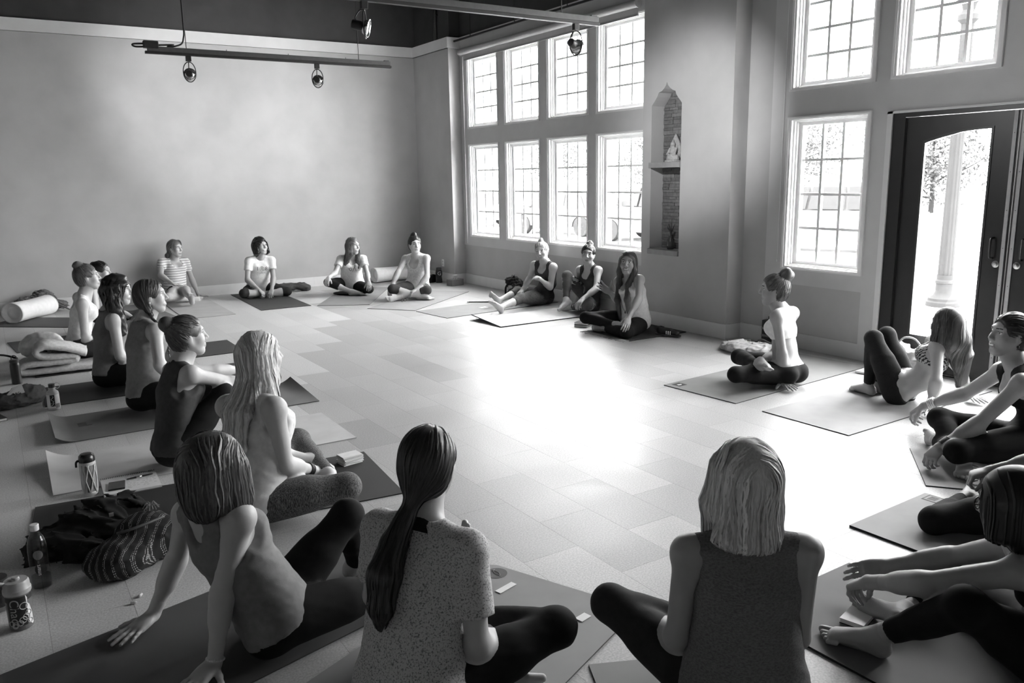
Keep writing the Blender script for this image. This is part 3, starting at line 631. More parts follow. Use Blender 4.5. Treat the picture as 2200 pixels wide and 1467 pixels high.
def strands(prims, roots, flow, n, step, r, seed, wave=0., off=.002, lift=None):
    R = np.random.RandomState(seed); P = roots.copy(); path = [P.copy()]; N = len(P)
    ph = R.rand(N) * 6.28; amp = wave * (.5 + R.rand(N)); fr = 50 + 25 * R.rand(N)
    for i in range(n):
        G = fgrad(prims, P); f = flow(P); f = f - (f * G).sum(1, keepdims=True) * G
        ln = np.linalg.norm(f, axis=1, keepdims=True); f = f / np.maximum(ln, 1e-6)
        st = step * np.minimum(1, ln / .3)
        if wave: sd = np.cross(G, f); f = f + sd * (amp * np.cos(ph + fr * step * i))[:, None]
        P = P + f * st
        for _ in range(2):
            G = fgrad(prims, P); P = P - G * (np.clip(fval(prims, P), -.02, .02) - off)[:, None]
        path.append(P.copy())
    path = np.stack(path, 1)                                     # N, n+1, 3
    keep = np.linalg.norm(path[:, -1] - path[:, 0], axis=1) > .02
    path = path[keep]; N = len(path); m = path.shape[1]
    T = np.gradient(path, axis=1); T /= np.maximum(1e-9, np.linalg.norm(T, axis=2, keepdims=True))
    G = fgrad(prims, path.reshape(-1, 3)).reshape(path.shape); S = np.cross(T, G); S /= np.maximum(1e-9, np.linalg.norm(S, axis=2, keepdims=True)); G = np.cross(S, T)
    u = np.linspace(0, 1, m); pr = (np.minimum(1, u * 5 + .25) * np.sqrt(np.maximum(0, 1 - u ** 3 * .96)))[None, :, None]
    rr = (r * (.6 + .8 * R.rand(N)))[:, None, None] * pr
    tl = (R.rand(N) * 2 - 1)[:, None, None] * .55; lift = (R.rand(N) * .0035)[:, None, None]
    ring = np.stack([path + (S + G * tl) * rr * 1.5 + G * lift, path + G * (lift + rr * .35), path - (S + G * tl) * rr * 1.5 + G * lift], 2)   # N,m,3,3 : a slightly arched ribbon
    V_ = ring.reshape(-1, 3); b = (np.arange(N) * m * 3)[:, None, None] + (np.arange(m - 1) * 3)[None, :, None]
    j = np.arange(2)[None, None, :]
    Fq = np.stack(np.broadcast_arrays(b + j, b + j + 1, b + 3 + j + 1, b + 3 + j), -1).reshape(-1, 4)
    return V_, Fq, np.repeat(R.rand(N), m * 3)
MESHCNT = [0]
def merge(parts):
    vs = []; fs = []; ms = []; o = 0
    for v, f, m in parts:
        vs.append(v); fs.append(f + o); ms.append(np.broadcast_to(m, len(f)) if np.ndim(m) == 0 else m); o += len(v)
    return np.concatenate(vs), np.concatenate(fs), np.concatenate(ms)
def build_person(S):
    J = {k: V(*v) + V(0, 0, .006) for k, v in S['J'].items()}; s = S.get('s', 1.); w = S.get('w', 1.) * s
    pel, sp, ch, hd = J['pel'], J['sp'], J['ch'], J['hd']
    near = S.get('res', 'far'); hb = {'near': .0092, 'mid': .0115, 'far': .0140}[near]; hh = {'near': .0042, 'mid': .0045, 'far': .0054}[near]; hf = {'near': .0037, 'mid': .0046, 'far': .0060}[near]; hc = {'near': .0086, 'mid': .0105, 'far': .0115}[near]
    hh = S.get('hh', hh)
    FP = frame(sp - pel, J['lhp'] - J['rhp']); FT = frame(ch - sp, J['ls'] - J['rs'])
    ph, pt, rl = S['head']; ph = math.radians(ph); pt = math.radians(pt); rl = math.radians(rl)
    HF = V(math.sin(ph) * math.cos(pt), math.cos(ph) * math.cos(pt), math.sin(pt)); HL = V(-math.cos(ph), math.sin(ph), 0); HU = np.cross(HF, HL)
    HL, HU = HL * math.cos(rl) + HU * math.sin(rl), HU * math.cos(rl) - HL * math.sin(rl); H = np.stack([HF, HL, HU]); hs = S.get('hs', 1.) * (.5 + .5 * s)
    hw = lambda *p: hd + (V(*p) * hs) @ H
    cw = lambda *p: ch + (V(*p) * s) @ FT
    Fp, Lp, Up = FP; Ft, Lt, Ut = FT
    mid = sp + .5 * (ch - sp)
    # ---- field primitives
    torso = [ell(pel + Up * .025 * s, FP, (.100 * w, .150 * w, .092 * s), .04)]
    for i in (-1, 1): torso.append(ell(pel + Lp * i * .078 * w - Fp * .045 * w - Up * .012 * s, FP, (.088 * w, .082 * w, .080 * s), .04))
    torso += [ecap(pel + Up * .07 * s, sp, Lp, (.136 * w, .098 * w), (.112 * w, .084 * w), .04), ecap(sp, mid, Lt, (.112 * w, .084 * w), (.124 * w, .092 * w), .03), ecap(mid, ch - Ut * .085 * s - Ft * .006, Lt, (.124 * w, .092 * w), (.118 * w, .070 * w), .03)]
    for i in (-1, 1): torso.append(ell(mid + Ut * .022 * s + Ft * .070 * w + Lt * i * .066 * w, FT, (.052 * w, .056 * w, .054 * w), .045))
    gird = []
    for n in 'lr':
        i = 1 if n == 'l' else -1
        gird += [cap(ch - Ut * .065 * s + Lt * i * .05 * s, J[n + 's'] - Ut * .004, .050 * w, .046 * w, .045), cap(ch + Ut * .015 * s - Ft * .012, ch + .72 * (J[n + 's'] - ch) + Ut * .010 * s - Ft * .008, .040 * s, .024 * s, .05)]
    sb = hw(-.022, 0, -.055)
    neck = [cap(ch - Ut * .03 * s, sb, .052 * s, .047 * s, .035), cap(ch - Ut * .02 * s + Ft * .012, hw(.01, 0, -.075), .044 * s, .042 * s, .03)]
    arms = {}; legs = {}; thigh = {}; shin = {}; uarm = {}; feet = {}; hands = {}; farm = {}
    for n in 'lr':
        a, e, q = J[n + 's'], J[n + 'e'], J[n + 'w']
        uarm[n] = [sph(a, .049 * w, .03), cap(a, e, .0445 * w, .0355 * w, .025)]
        farm[n] = [cap(e, q, .0365 * w, .0245 * s, .015), cap(e + .12 * (q - e), e + .42 * (q - e), .0375 * w, .034 * w, .03)]
        arms[n] = uarm[n] + farm[n]
        md, pn = S.get('hands', {}).get(n, ('rest', None))
        if pn is None: pn = V(0, 0, -1)
        hands[n] = hand_prims(q, J[n + 'h'], V(*pn), md, n == 'l', s * .98)
        hp, k, an, to = J[n + 'hp'], J[n + 'k'], J[n + 'a'], J[n + 't']
        bk = nrm((hp - k) + (an - k)) if np.linalg.norm(nrm(hp - k) + nrm(an - k)) > .05 else V(0, 0, -1)
        thigh[n] = [cap(hp, k, .086 * w, .054 * w, .035), cap(hp + .15 * (k - hp), hp + .55 * (k - hp), .080 * w, .070 * w, .04), sph(k - bk * .004, .054 * w, .03)]
        shin[n] = [cap(k, an, .050 * w, .033 * s, .03), cap(k + .18 * (an - k) + bk * .014, k + .45 * (an - k) + bk * .012, .046 * w, .041 * w, .03)]
        legs[n] = thigh[n] + shin[n]
        feet[n] = foot_prims(k, an, to, s, 0 if not S.get('toes') else (1 if n == 'r' else -1))
    skull = [ell(hw(-.014, 0, .034), H, (.090 * hs, .070 * hs, .080 * hs), .03), ell(hw(.02, 0, -.030), H, (.056 * hs, .052 * hs, .075 * hs), .03)]
    base = V(pel[0], pel[1], 0.)
    hide = set(S.get('hide', ()))                              # limbs wholly outside the frame keep only their coarse shape
    # ---- body
    allp = torso + gird + neck + skull + arms['l'] + arms['r'] + legs['l'] + legs['r']
    for n in 'lr':
        d = nrm(J[n + 'h'] - J[n + 'w']); allp.append(cap(J[n + 'w'], J[n + 'w'] + d * .06 * s, .021 * s, .013 * s, .02)); allp += [p for p in feet[n][:3]]
    g = grid_for(allp, hb); F = g.field(allp); v, f = nets(F, g); parts = [(v, f, 0)]
    fp = face_prims(hd, H, hs, S.get('smile', False)) + [cap(hw(-.022, 0, -.055), hw(-.022, 0, -.055) + .45 * (ch - sb), .0475 * s, .0495 * s, .03)]
    g = grid_for(fp, hh, .015); v, f = nets(g.field(fp), g, 1); fm = face_mats(v[f].mean(1), H, hd, hs, S.get('smile', False)); parts.append((v, f, fm))
    for n in 'lr':
        if n + 'h' not in hide:
            q = hands[n] + [cap(J[n + 'w'] + .25 * (J[n + 'e'] - J[n + 'w']), J[n + 'w'], .0275 * s, .0245 * s, .015)]
            g = grid_for(q, hf, .012); v, f = nets(g.field(q), g, 1); parts.append((v, f, 0))
        if n + 'f' not in hide:
            q = feet[n] + [cap(J[n + 'a'] + .12 * (J[n + 'k'] - J[n + 'a']), J[n + 'a'], .037 * s, .034 * s, .02)]
            g = grid_for(q, hf * (.95 if S.get('toes') and near == 'near' else 1.25), .015); v, f = nets(g.field(q), g, 0 if S.get('toes') else 1); parts.append((v, f, 0 if not S.get('shoes') else 6))
    v, f, m = merge(parts); MESHCNT[0] += 2 * len(f)
    mats = [skin_mat(S['skin']), M['eye'], M['iris'], hair_mat(S['hair']['col']), skin_mat(S['skin'] * .62), M['teeth'], M['shoe']]
    me = new_mesh('person', v, f, mats, m, loc=base)
    body = link('person', me, loc=base, label=S['label'], category='person', group=S.get('group', 'people seated in a circle'))
    def child(name, v, f, mat, parent=body, tone=None, mi=None):
        MESHCNT[0] += 2 * len(f)
        mm = new_mesh(name, v, f, mat if isinstance(mat, list) else [mat], mi, loc=base)
        if tone is not None:
            at = mm.attributes.new('tone', 'FLOAT', 'POINT'); at.data.foreach_set('value', np.asarray(tone, np.float32))
        return link(name, mm, parent)
    # ---- leggings / trousers
    Lg = S.get('legs')
    if Lg:
        th = Lg.get('th', .005); pr = [torso[0], torso[1], torso[2], torso[3]] + thigh['l'] + thigh['r']
        shn = [q for n in 'lr' for q in shin[n]]; g = grid_for(pr + shn, hc, .03)
        wl = Lg.get('waist', .085)
        F = np.maximum(g.field([torso[0], torso[1], torso[2], torso[3]]) - th, g.plane(pel + Up * wl * s, Up))
        F = smin(F, g.field(thigh['l'] + thigh['r']) - th, .035)
        F = np.maximum(F, np.minimum(g.plane(pel + Up * wl * s, Up), .115 * s - np.sqrt((g.plane(pel, Fp)) ** 2 + (g.plane(pel, Lp) * .75) ** 2)))
        for n in 'lr':
            k, an = J[n + 'k'], J[n + 'a']; d = nrm(an - k); cf = Lg.get('cuff', .93)
            if isinstance(cf, dict): cf = cf[n]
            if cf < 0:                                         # shorts: cut on the thigh
                d2 = nrm(k - J[n + 'hp']); near_t = g.field([cap(J[n + 'hp'] + .3 * (k - J[n + 'hp']), k, .12, .12, .001)])
                F = np.where(near_t < 0, np.maximum(F, g.plane(J[n + 'hp'] + (1 + cf) * (k - J[n + 'hp']), d2)), F); continue
            f1 = np.maximum(g.field(shin[n]) - th - Lg.get('flare', 0), g.plane(k + cf * (an - k), d)); F = smin(F, f1, .02)
        F = F + wrinkle(g, min(.0016, Lg.get('wr', .0012)), 5)
        v, f = nets(F, g); child(Lg.get('name', 'leggings'), v, f, cloth_mat(Lg))
    # ---- top
    T = S.get('top'); tp = None
    if T:
        th = T.get('th', .006); lo = T.get('loose', 0.); pr = list(torso[:1]) + torso[3:] + gird + torso[1:3] + [sph(J[n + 'hp'], .091 * w, .035) for n in 'lr'] * (1 if T.get('hem', .03) < .04 and not T.get('bra') else 0)
        if lo:
            pr = pr + [ecap(mid - Ut * .02, pel + Up * .04 * s, Lt, ((.124 + lo * .3) * w, (.094 + lo * .3) * w), ((.145 + lo) * w, (.108 + lo) * w), .05), ecap(mid, ch - Ut * .09 * s, Lt, ((.124 + lo * .35) * w, (.098 + lo * .3) * w), ((.125) * w, .075 * w), .04)]
        sl = T.get('sleeve', 0)
        ext = [q for n in 'lr' for q in uarm[n]] if sl else []
        tp = (pr, th); g = grid_for(pr + ext, hc, .03); F = g.field(pr) - th
        hem = T.get('hem', .03)
        F = np.maximum(F, -g.plane(pel + Up * hem * s, nrm(Up * (1 - T.get('hemtilt', 0)) + Fp * T.get('hemtilt', 0))))
        if T.get('bra'): F = np.maximum(F, -g.plane(sp + Ut * T['bra'] * s, Ut))
        F = np.maximum(F, -g.plane(V(0, 0, .006), V(0, 0, 1)))
        cuts = []
        nk = T.get('neck', .078); cuts.append(ell(ch + Ut * .035 * s + Ft * .012, FT, (nk * s, nk * .95 * s, .075 * s), .01))
        if T.get('scoop', .085): sc = T.get('scoop', .085); cuts.append(ell(ch + Ft * .10 * s - Ut * T.get('drop', .035) * s, FT, (.075 * s, sc * .82 * s, sc * s), .01))
        if T.get('bscoop'): sc = T['bscoop']; cuts.append(ell(ch - Ft * .10 * s - Ut * .02 * s, FT, (.08 * s, sc * .8 * s, sc * s), .01))
        if not sl:
            for n in 'lr':
                i = 1 if n == 'l' else -1; ar = T.get('arm', .088)
                cuts.append(ell(J[n + 's'] + Lt * i * .030 * s - Ut * .035 * s, FT, (.12 * s, (ar - .018) * s, (ar + .022) * s), .01))
                if T.get('racer'): cuts.append(ell(J[n + 's'] - Ft * .085 * s - Lt * i * .004 * s - Ut * .075 * s, FT, (.075 * s, T['racer'] * s, (T['racer'] + .035) * s), .01))
        for c in cuts: F = np.maximum(F, -g.field([c], .12))
        if sl:
            for n in 'lr':
                a, e = J[n + 's'], J[n + 'e']; f1 = g.field([sph(a, .0492 * w, .03), cap(a + .06 * (e - a) - Ut * .004, e, (.0465 + lo * .12) * w, (.048 + lo * .4) * w, .02)]) - th
                F = smin(F, np.maximum(f1, g.plane(a + sl * (e - a), nrm(e - a))), .02)
        F = F + wrinkle(g, min(.0030, T.get('wr', .003) * .5), 3)
        v, f = nets(F, g)
        fm = None; mats = cloth_mat(T)
        child(T.get('name', 'tank_top'), v, f, mats)
        if T.get('under'):                                      # a band of a second garment showing at the neck or armholes
            F = g.field(pr) - th * .35; F = np.maximum(F, -g.plane(sp + Ut * -.02, Ut))
            c2 = [ell(ch + Ut * .035 * s + Ft * .012, FT, (nk * .9 * s, nk * .85 * s, .07 * s), .01), ell(ch + Ft * .10 * s - Ut * (T.get('drop', .035) - .022) * s, FT, (.075 * s, T.get('scoop', .085) * .72 * s, T.get('scoop', .085) * .85 * s), .01)]
            for n in 'lr':
                i = 1 if n == 'l' else -1; ar = T.get('arm', .088) * .9; c2.append(ell(J[n + 's'] + Lt * i * .030 * s - Ut * .035 * s, FT, (.12 * s, (ar - .018) * s, (ar + .022) * s), .01))
            for c in c2: F = np.maximum(F, -g.field([c], .12))
            v, f = nets(F, g); child('sports_bra', v, f, cloth_mat(dict(col=T['under'])))
    # ---- hair
    Hd = S['hair']; st = Hd['style']; col = hair_mat(Hd['col'], Hd.get('col2')); sd = Hd.get('seed', 3)
    puff = Hd.get('puff', 0.)
    hp = [ell(hw(-.014, 0, .029), H, ((.104 + puff) * hs, (.0835 + puff) * hs, (.098 + puff) * hs), .03)]
    cutf = [sub(ell(hw(.088, 0, Hd.get('face', -.030)), H, (.078 * hs, .064 * hs, .098 * hs), .02))]
    ear = [sub(ell(hw(.020, i * .090, -.018), H, (.030 * hs, .030 * hs, .036 * hs), .010)) for i in (-1, 1)]
    tie = None; seq = []
    P3 = lambda L: [hw(*p[1:]) if p[0] == 'h' else (cw(*p[1:]) if p[0] == 'c' else V(*p[1:])) for p in L]
    down = -V(0, 0, 1.)
    if st in ('bun', 'pony', 'braid'):
        hp += [ell(hw(-.044, 0, -.020), H, (.062 * hs, .073 * hs, .072 * hs), .03)]
        tie = P3([Hd['tie']])[0]
        hp += [cap(hw(-.045, 0, .03), tie, .045 * hs, (.020 if st == 'bun' else .024) * hs, .03)]
        hp += cutf + ear
        if st == 'bun':
            r = Hd['r']; R_ = np.random.RandomState(sd)
            hp.append(sph(tie, r * .86, .01))
            for i in range(7):
                o = nrm(R_.randn(3)) * r * .55; hp.append(sph(tie + o, r * (.38 + .22 * R_.rand()), .008))
        if st == 'pony':
            pts = P3(Hd['path']); rs = Hd['rad']; pts = [tie] + pts
            for i in range(len(pts) - 1): hp.append(cap(pts[i], pts[i + 1], rs[i], rs[i + 1], .012))
            seq = pts
        if st == 'braid':
            pts = [tie] + P3(Hd['path']); n = Hd.get('n', 9); cum = np.linspace(0, len(pts) - 1 - 1e-6, n)
            for i, u in enumerate(cum):
                q = pts[int(u)] + (u - int(u)) * (pts[int(u) + 1] - pts[int(u)]); dr = nrm(pts[int(u) + 1] - pts[int(u)]); sx = nrm(np.cross(dr, HF + .3 * HL))
                r = Hd['r'] * (1 - .45 * i / n); hp.append(cap(q + sx * r * .55 * (1 if i % 2 else -1), q + dr * r * 1.3 - sx * r * .35 * (1 if i % 2 else -1), r * .62, r * .5, .004))
            seq = pts
    elif st in ('long', 'bob'):
        hp += [ell(hw(-.030, 0, -.02), H, ((.080 + puff) * hs, (.080 + puff) * hs, .095 * hs), .04)]
        for L in Hd['locks']:                                    # each lock: points, half width, half depth, side axis 'L' or 'F'
            pts = P3(L['p']); ax = HL if L.get('ax', 'L') == 'L' else HF
            for i in range(len(pts) - 1): hp.append(ecap(pts[i], pts[i + 1], ax, (L['w'][i] * hs, L['d'][i] * hs), (L['w'][i + 1] * hs, L['d'][i + 1] * hs), .025))
        hp += cutf
        if Hd.get('ears'): hp += ear
    hg = {'near': .0072, 'mid': .0076, 'far': .0085}[near]
    g = grid_for(hp, hg, .02); F = g.field(hp)
    if Hd.get('lump'): F = F + wrinkle(g, Hd['lump'], 9, iso=True)
    hv, hq = nets(F, g, 1)
    if len(hv):
        R_ = np.random.RandomState(sd); ns = int(Hd.get('ns', {'near': 450, 'mid': 300, 'far': 130}[near]) * 1.15); rt = hv[R_.choice(len(hv), ns)]
        ql = (rt - hd) @ H.T; part = Hd.get('part', 0.)
        if st in ('bun', 'pony', 'braid'):
            rt = rt[(np.linalg.norm(rt - tie, axis=1) > .03)]
            if seq:
                ends = np.array(seq)
                def flow(P):
                    dd = np.linalg.norm(P[:, None] - ends[None], axis=2); i = np.minimum(dd.argmin(1) + 1, len(ends) - 1); tgt = np.where((((P - hd) @ H.T)[:, 0] > -.09)[:, None] & (dd[:, 0] > .03)[:, None] & (i <= 1)[:, None], tie, ends[i]); return tgt - P
            else: flow = lambda P: tie - P
            nst, stp = (8, .024) if st == 'bun' else (13, .028)
        else:
            rt = rt[ql[:, 2] > Hd.get('zroot', -.02)]
            def flow(P):
                q = (P - hd) @ H.T; t = np.clip((q[:, 2] - .02) / .08, 0, 1)[:, None]
                out = np.sign(q[:, 1] - part)[:, None] * HL * 1.0 - HF * .35
                return out * t + down * (1.15 - t)
            nst, stp = Hd.get('steps', 20), Hd.get('step', .022)
            nst, stp = int(nst * .68), stp / .68
        sv, sf, tn = strands(hp, rt, flow, nst, stp, Hd.get('sr', {'near': .0022, 'mid': .0028, 'far': .0042}[near]), sd + 1, Hd.get('wave', .12), .0015)
        ht = np.full(len(hv), .45)
        child('hair', np.concatenate([hv, sv]), np.concatenate([hq, sf + len(hv)]), col, tone=np.concatenate([ht, tn]))
    for fn in S.get('extra', ()): fn(dict(S=S, J=J, body=body, base=base, hw=hw, cw=cw, H=H, FT=FT, FP=FP, s=s, hd=hd, tie=tie, top=tp, legprims={n: thigh[n] + shin[n] for n in 'lr'}, child=child, frames=(Ft, Lt, Ut)))
    return body
# ------------------------------------------------------------------ small worn things: bracelets, glasses, prints, ties
def part(c, name, mb, mat, smooth=True):
    me = new_mesh(name, np.array(mb.v), mb.f, [mat], smooth=smooth, loc=c['base']); return link(name, me, c['body'])
def ringat(P, axis, r, t, n=24, flat=1.):
    R = frame(axis, (0.3, .9, .1)); return [P + (R[0] * math.cos(a) + R[1] * math.sin(a) * flat) * r for a in np.linspace(0, 2 * math.pi, n + 1)]
def bracelet(n, fr, r, t, col, name='bracelet', w=1, gap=.012):
    def fn(c):
        e, q = c['J'][n + 'e'], c['J'][n + 'w']; d = nrm(q - e)
        for i in range(w):
            mb = MB(); mb.tube(ringat(e + (q - e) * fr - d * gap * i, d, r + .0012 * i, t), t, 7, cap=False); part(c, name, mb, pm('bracelet_%03d' % round(col * 1000), col, .5, .3, 120, .3, 400))
    return fn
def wide_cuff(n, f0, f1, r, col, name='cuff'):
    def fn(c):
        e, q = c['J'][n + 'e'], c['J'][n + 'w']; d = nrm(q - e); L = np.linalg.norm(q - e); mb = MB(); mb.lathe([(r * 1.04, 0), (r * 1.06, .004), (r * .99, L * (f1 - f0) - .004), (r * .97, L * (f1 - f0)), (r * .90, L * (f1 - f0)), (r * .95, 0)], 24, e + (q - e) * f0, axis=d, side=(.2, .9, .2)); part(c, name, mb, pm('cuff_%03d' % round(col * 1000), col, .5, .5, 160, .5, 200))
    return fn
def stud(y, r, col, z=-.036):
    def fn(c): mb = MB(); mb.lathe([(0, -r)] + [(r * math.cos(a), r * math.sin(a)) for a in np.linspace(-1.4, 1.4, 9)] + [(0, r)], 12, c['hw'](-.006, y, z)); part(c, 'earring', mb, pm('earring_%03d' % round(col * 1000), col, .2))
    return fn
def hair_tie(r, t, col, axis=None):
    def fn(c): mb = MB(); mb.tube(ringat(c['tie'], c['tie'] - c['hd'] if axis is None else V(*axis), r, t), t, 7, cap=False); part(c, 'hair_tie', mb, pm('hair_tie_%03d' % round(col * 1000), col, .7))
    return fn
def eyeglasses(c):
    hw = c['hw']; mb = MB()
    for s in (-1, 1):
        mb.tube([hw(.094, s * .034 + .025 * math.cos(a), .008 + .018 * math.sin(a)) for a in np.linspace(0, 2 * math.pi, 17)], .0028, 6, cap=False); mb.tube([hw(.092, s * .058, .012), hw(.05, s * .076, .014), hw(-.01, s * .082, .008)], .0028, 6)
    mb.tube([hw(.096, -.010, .012), hw(.096, .010, .012)], .0028, 6); part(c, 'eyeglasses', mb, M['black'])
def headband(c):
    hw = c['hw']; mb = MB(); P = []
    for k, o in enumerate((-.014, .014)):
        P.append([hw(.030 + o + .012 * math.cos(a), .088 * math.sin(a), .034 + .090 * math.cos(a) + o * .2) for a in np.linspace(-2.2, 2.2, 25)])
    v = P[0] + P[1]; n = 25; mb.add(v, [(i, i + 1, n + i + 1, n + i) for i in range(n - 1)]); part(c, 'headband', mb, cloth_mat(dict(col=.46, pat='stripe', col2=.22, scale=30)))
def to_chest(c, u, v, off=.008):
    """push a point in front of the chest back onto the garment"""
    Ft, Lt, Ut = c['frames']; pr, th = c['top']; P = c['cw'](.22, 0, 0) + Lt * u + Ut * v
    for _ in range(26): P = P - Ft * max(.0, float(fval(pr, P[None])[0]) - th - off)
    return P
def chest_text(lines, col=.05):
    def fn(c):
        for s, size, v0 in lines:
            tv, tf = text_mesh(s, size); q = np.array([to_chest(c, x, v0 + y) for x, y, _ in tv]); me = new_mesh('print', q, tf, [pm('shirt_print_%03d' % round(col * 1000), col, .8)], smooth=False, loc=c['base']); link('print', me, c['body'])
    return fn
def chest_lines(polys, r=.0035, col=.07):
    def fn(c):
        for p in polys: mb = MB(); mb.tube([to_chest(c, *q) for q in p], r, 5); part(c, 'print', mb, pm('shirt_print_%03d' % round(col * 1000), col, .8))
    return fn
def necklace(col=.05, drop=.30):
    def fn(c):
        mb = MB(); pts = [to_chest(c, .06 * math.cos(a), -.03 - drop * math.sin(a) ** 1.0, .006) for a in np.linspace(0, math.pi, 15)]; mb.tube(pts, .002, 5); part(c, 'necklace', mb, pm('cord_%03d' % round(col * 1000), col, .6)); q = pts[7]; mb = MB(); mb.lathe([(0, -.028), (.007, -.02), (.008, -.005), (0, 0)], 10, q); part(c, 'pendant', mb, pm('cord_%03d' % round(col * 1000), col, .6))
    return fn
def neck_band(c):
    Ft, Lt, Ut = c['frames']; mb = MB(); s = c['s']
    P = [[c['cw'](-.008 + (.062 + o) * math.cos(a), (.070 + o) * math.sin(a), .002 + dz - .02 * math.cos(a)) for a in np.linspace(0, 2 * math.pi, 33)] for dz, o in ((-.022, .014), (.004, .002), (.018, -.008))]
    n = 33; v = P[0] + P[1] + P[2]; mb.add(v, [(k * n + i, k * n + i + 1, (k + 1) * n + i + 1, (k + 1) * n + i) for k in (0, 1) for i in range(n - 1)]); part(c, 'inner_collar', mb, cloth_mat(dict(col=.012)))
def straps(c):
    Ft, Lt, Ut = c['frames']
    mb = MB(); mb.tube([c['cw'](.03, .055, -.0), c['cw'](-.035, .05, .028), c['cw'](-.075, .03, -.03), c['cw'](-.095, .01, -.10)], .004, 6); part(c, 'strap', mb, cloth_mat(dict(col=.55)))
def star_print(c):
    J = c['J']; s = c['s']; R = np.random.RandomState(3); vs = []; fs = []
    for n in 'lr':
        for a, b, ra, rb in ((J[n + 'hp'], J[n + 'k'], .086, .056), (J[n + 'k'], J[n + 'a'], .056, .036)):
            d = nrm(b - a); X = frame(d, (.3, .2, .9)); k = 0
            for t in np.arange(.12, 1.0, .15):
                for j in range(3):
                    an = j * 2.09 + k * 1.05 + R.rand() * .3; k += 1; r = ((ra + (rb - ra) * t) + .0075) * s; q = a + (b - a) * t; nn = X[0] * math.cos(an) + X[1] * math.sin(an); tt = np.cross(d, nn); R0 = .026; o = len(vs); rot = R.rand() * 6.28
                    pr = c['legprims'][n]
                    def hit(v, aa):
                        dr = nn * math.cos(aa) + tt * math.sin(aa); P = q + d * v + dr * .16
                        for _ in range(14): P = P - dr * max(0., float(fval(pr, P[None])[0]) - .0085)
                        return P
                    ring = []
                    for i in range(10):
                        rr = R0 if i % 2 == 0 else R0 * .45; u, v = rr * math.cos(rot + i * .628), rr * math.sin(rot + i * .628); ring.append(hit(v, u / r))
                    vs += [hit(0., 0.)] + ring; fs += [(o, o + 1 + i, o + 1 + (i + 1) % 10) for i in range(10)]
    mb = MB(); mb.add(vs, fs); part(c, 'star_print', mb, pm('star_white', .62, .8), False)
EXTRA = {
    'p12': (star_print,),
    'p4': (stud(-.080, .0075, .80), ), 'p7': (headband,), 'p8': (chest_text([('1    8', .078, -.125)], .08), chest_lines([[(-.055 + k * .016, -.192 + .006 * (k % 2)), (-.052 + k * .016, -.178 - .004 * (k % 3))] for k in range(7)], .0022, .25), chest_lines([[(.028 * math.cos(t), -.125 + .034 * math.sin(t)) for t in np.linspace(0, 6.28, 15)], [(-.012, -.15), (.0, -.10), (.012, -.15)]], .003, .30)),
    'p9': (chest_lines([[(.0, -.19), (.012, -.15), (.03, -.12), (.042, -.105), (.034, -.09), (.024, -.105), (.040, -.15), (.052, -.19)], [(-.06, -.13), (-.05, -.16), (-.03, -.18), (-.015, -.15), (-.03, -.125), (-.045, -.15)]]),),
    'p6': (bracelet('r', .93, .0275, .0042, .015, w=4, gap=.010),), 'p13': (necklace(),), 'p14': (hair_tie(.030, .005, .45), bracelet('l', .95, .026, .004, .10)),
    'p16': (bracelet('r', .88, .030, .006, .75, w=4, gap=.011), wide_cuff('l', .76, .98, .032, .05), stud(.080, .008, .03, -.05), bracelet('r', 1.02, .026, .003, .4)),
    'p18': (eyeglasses,), 'p20': (hair_tie(.021, .006, .01), neck_band), 'p21': (bracelet('r', .96, .0275, .0048, .62),),
    'p10': (bracelet('r', .97, .026, .003, .2),),
}
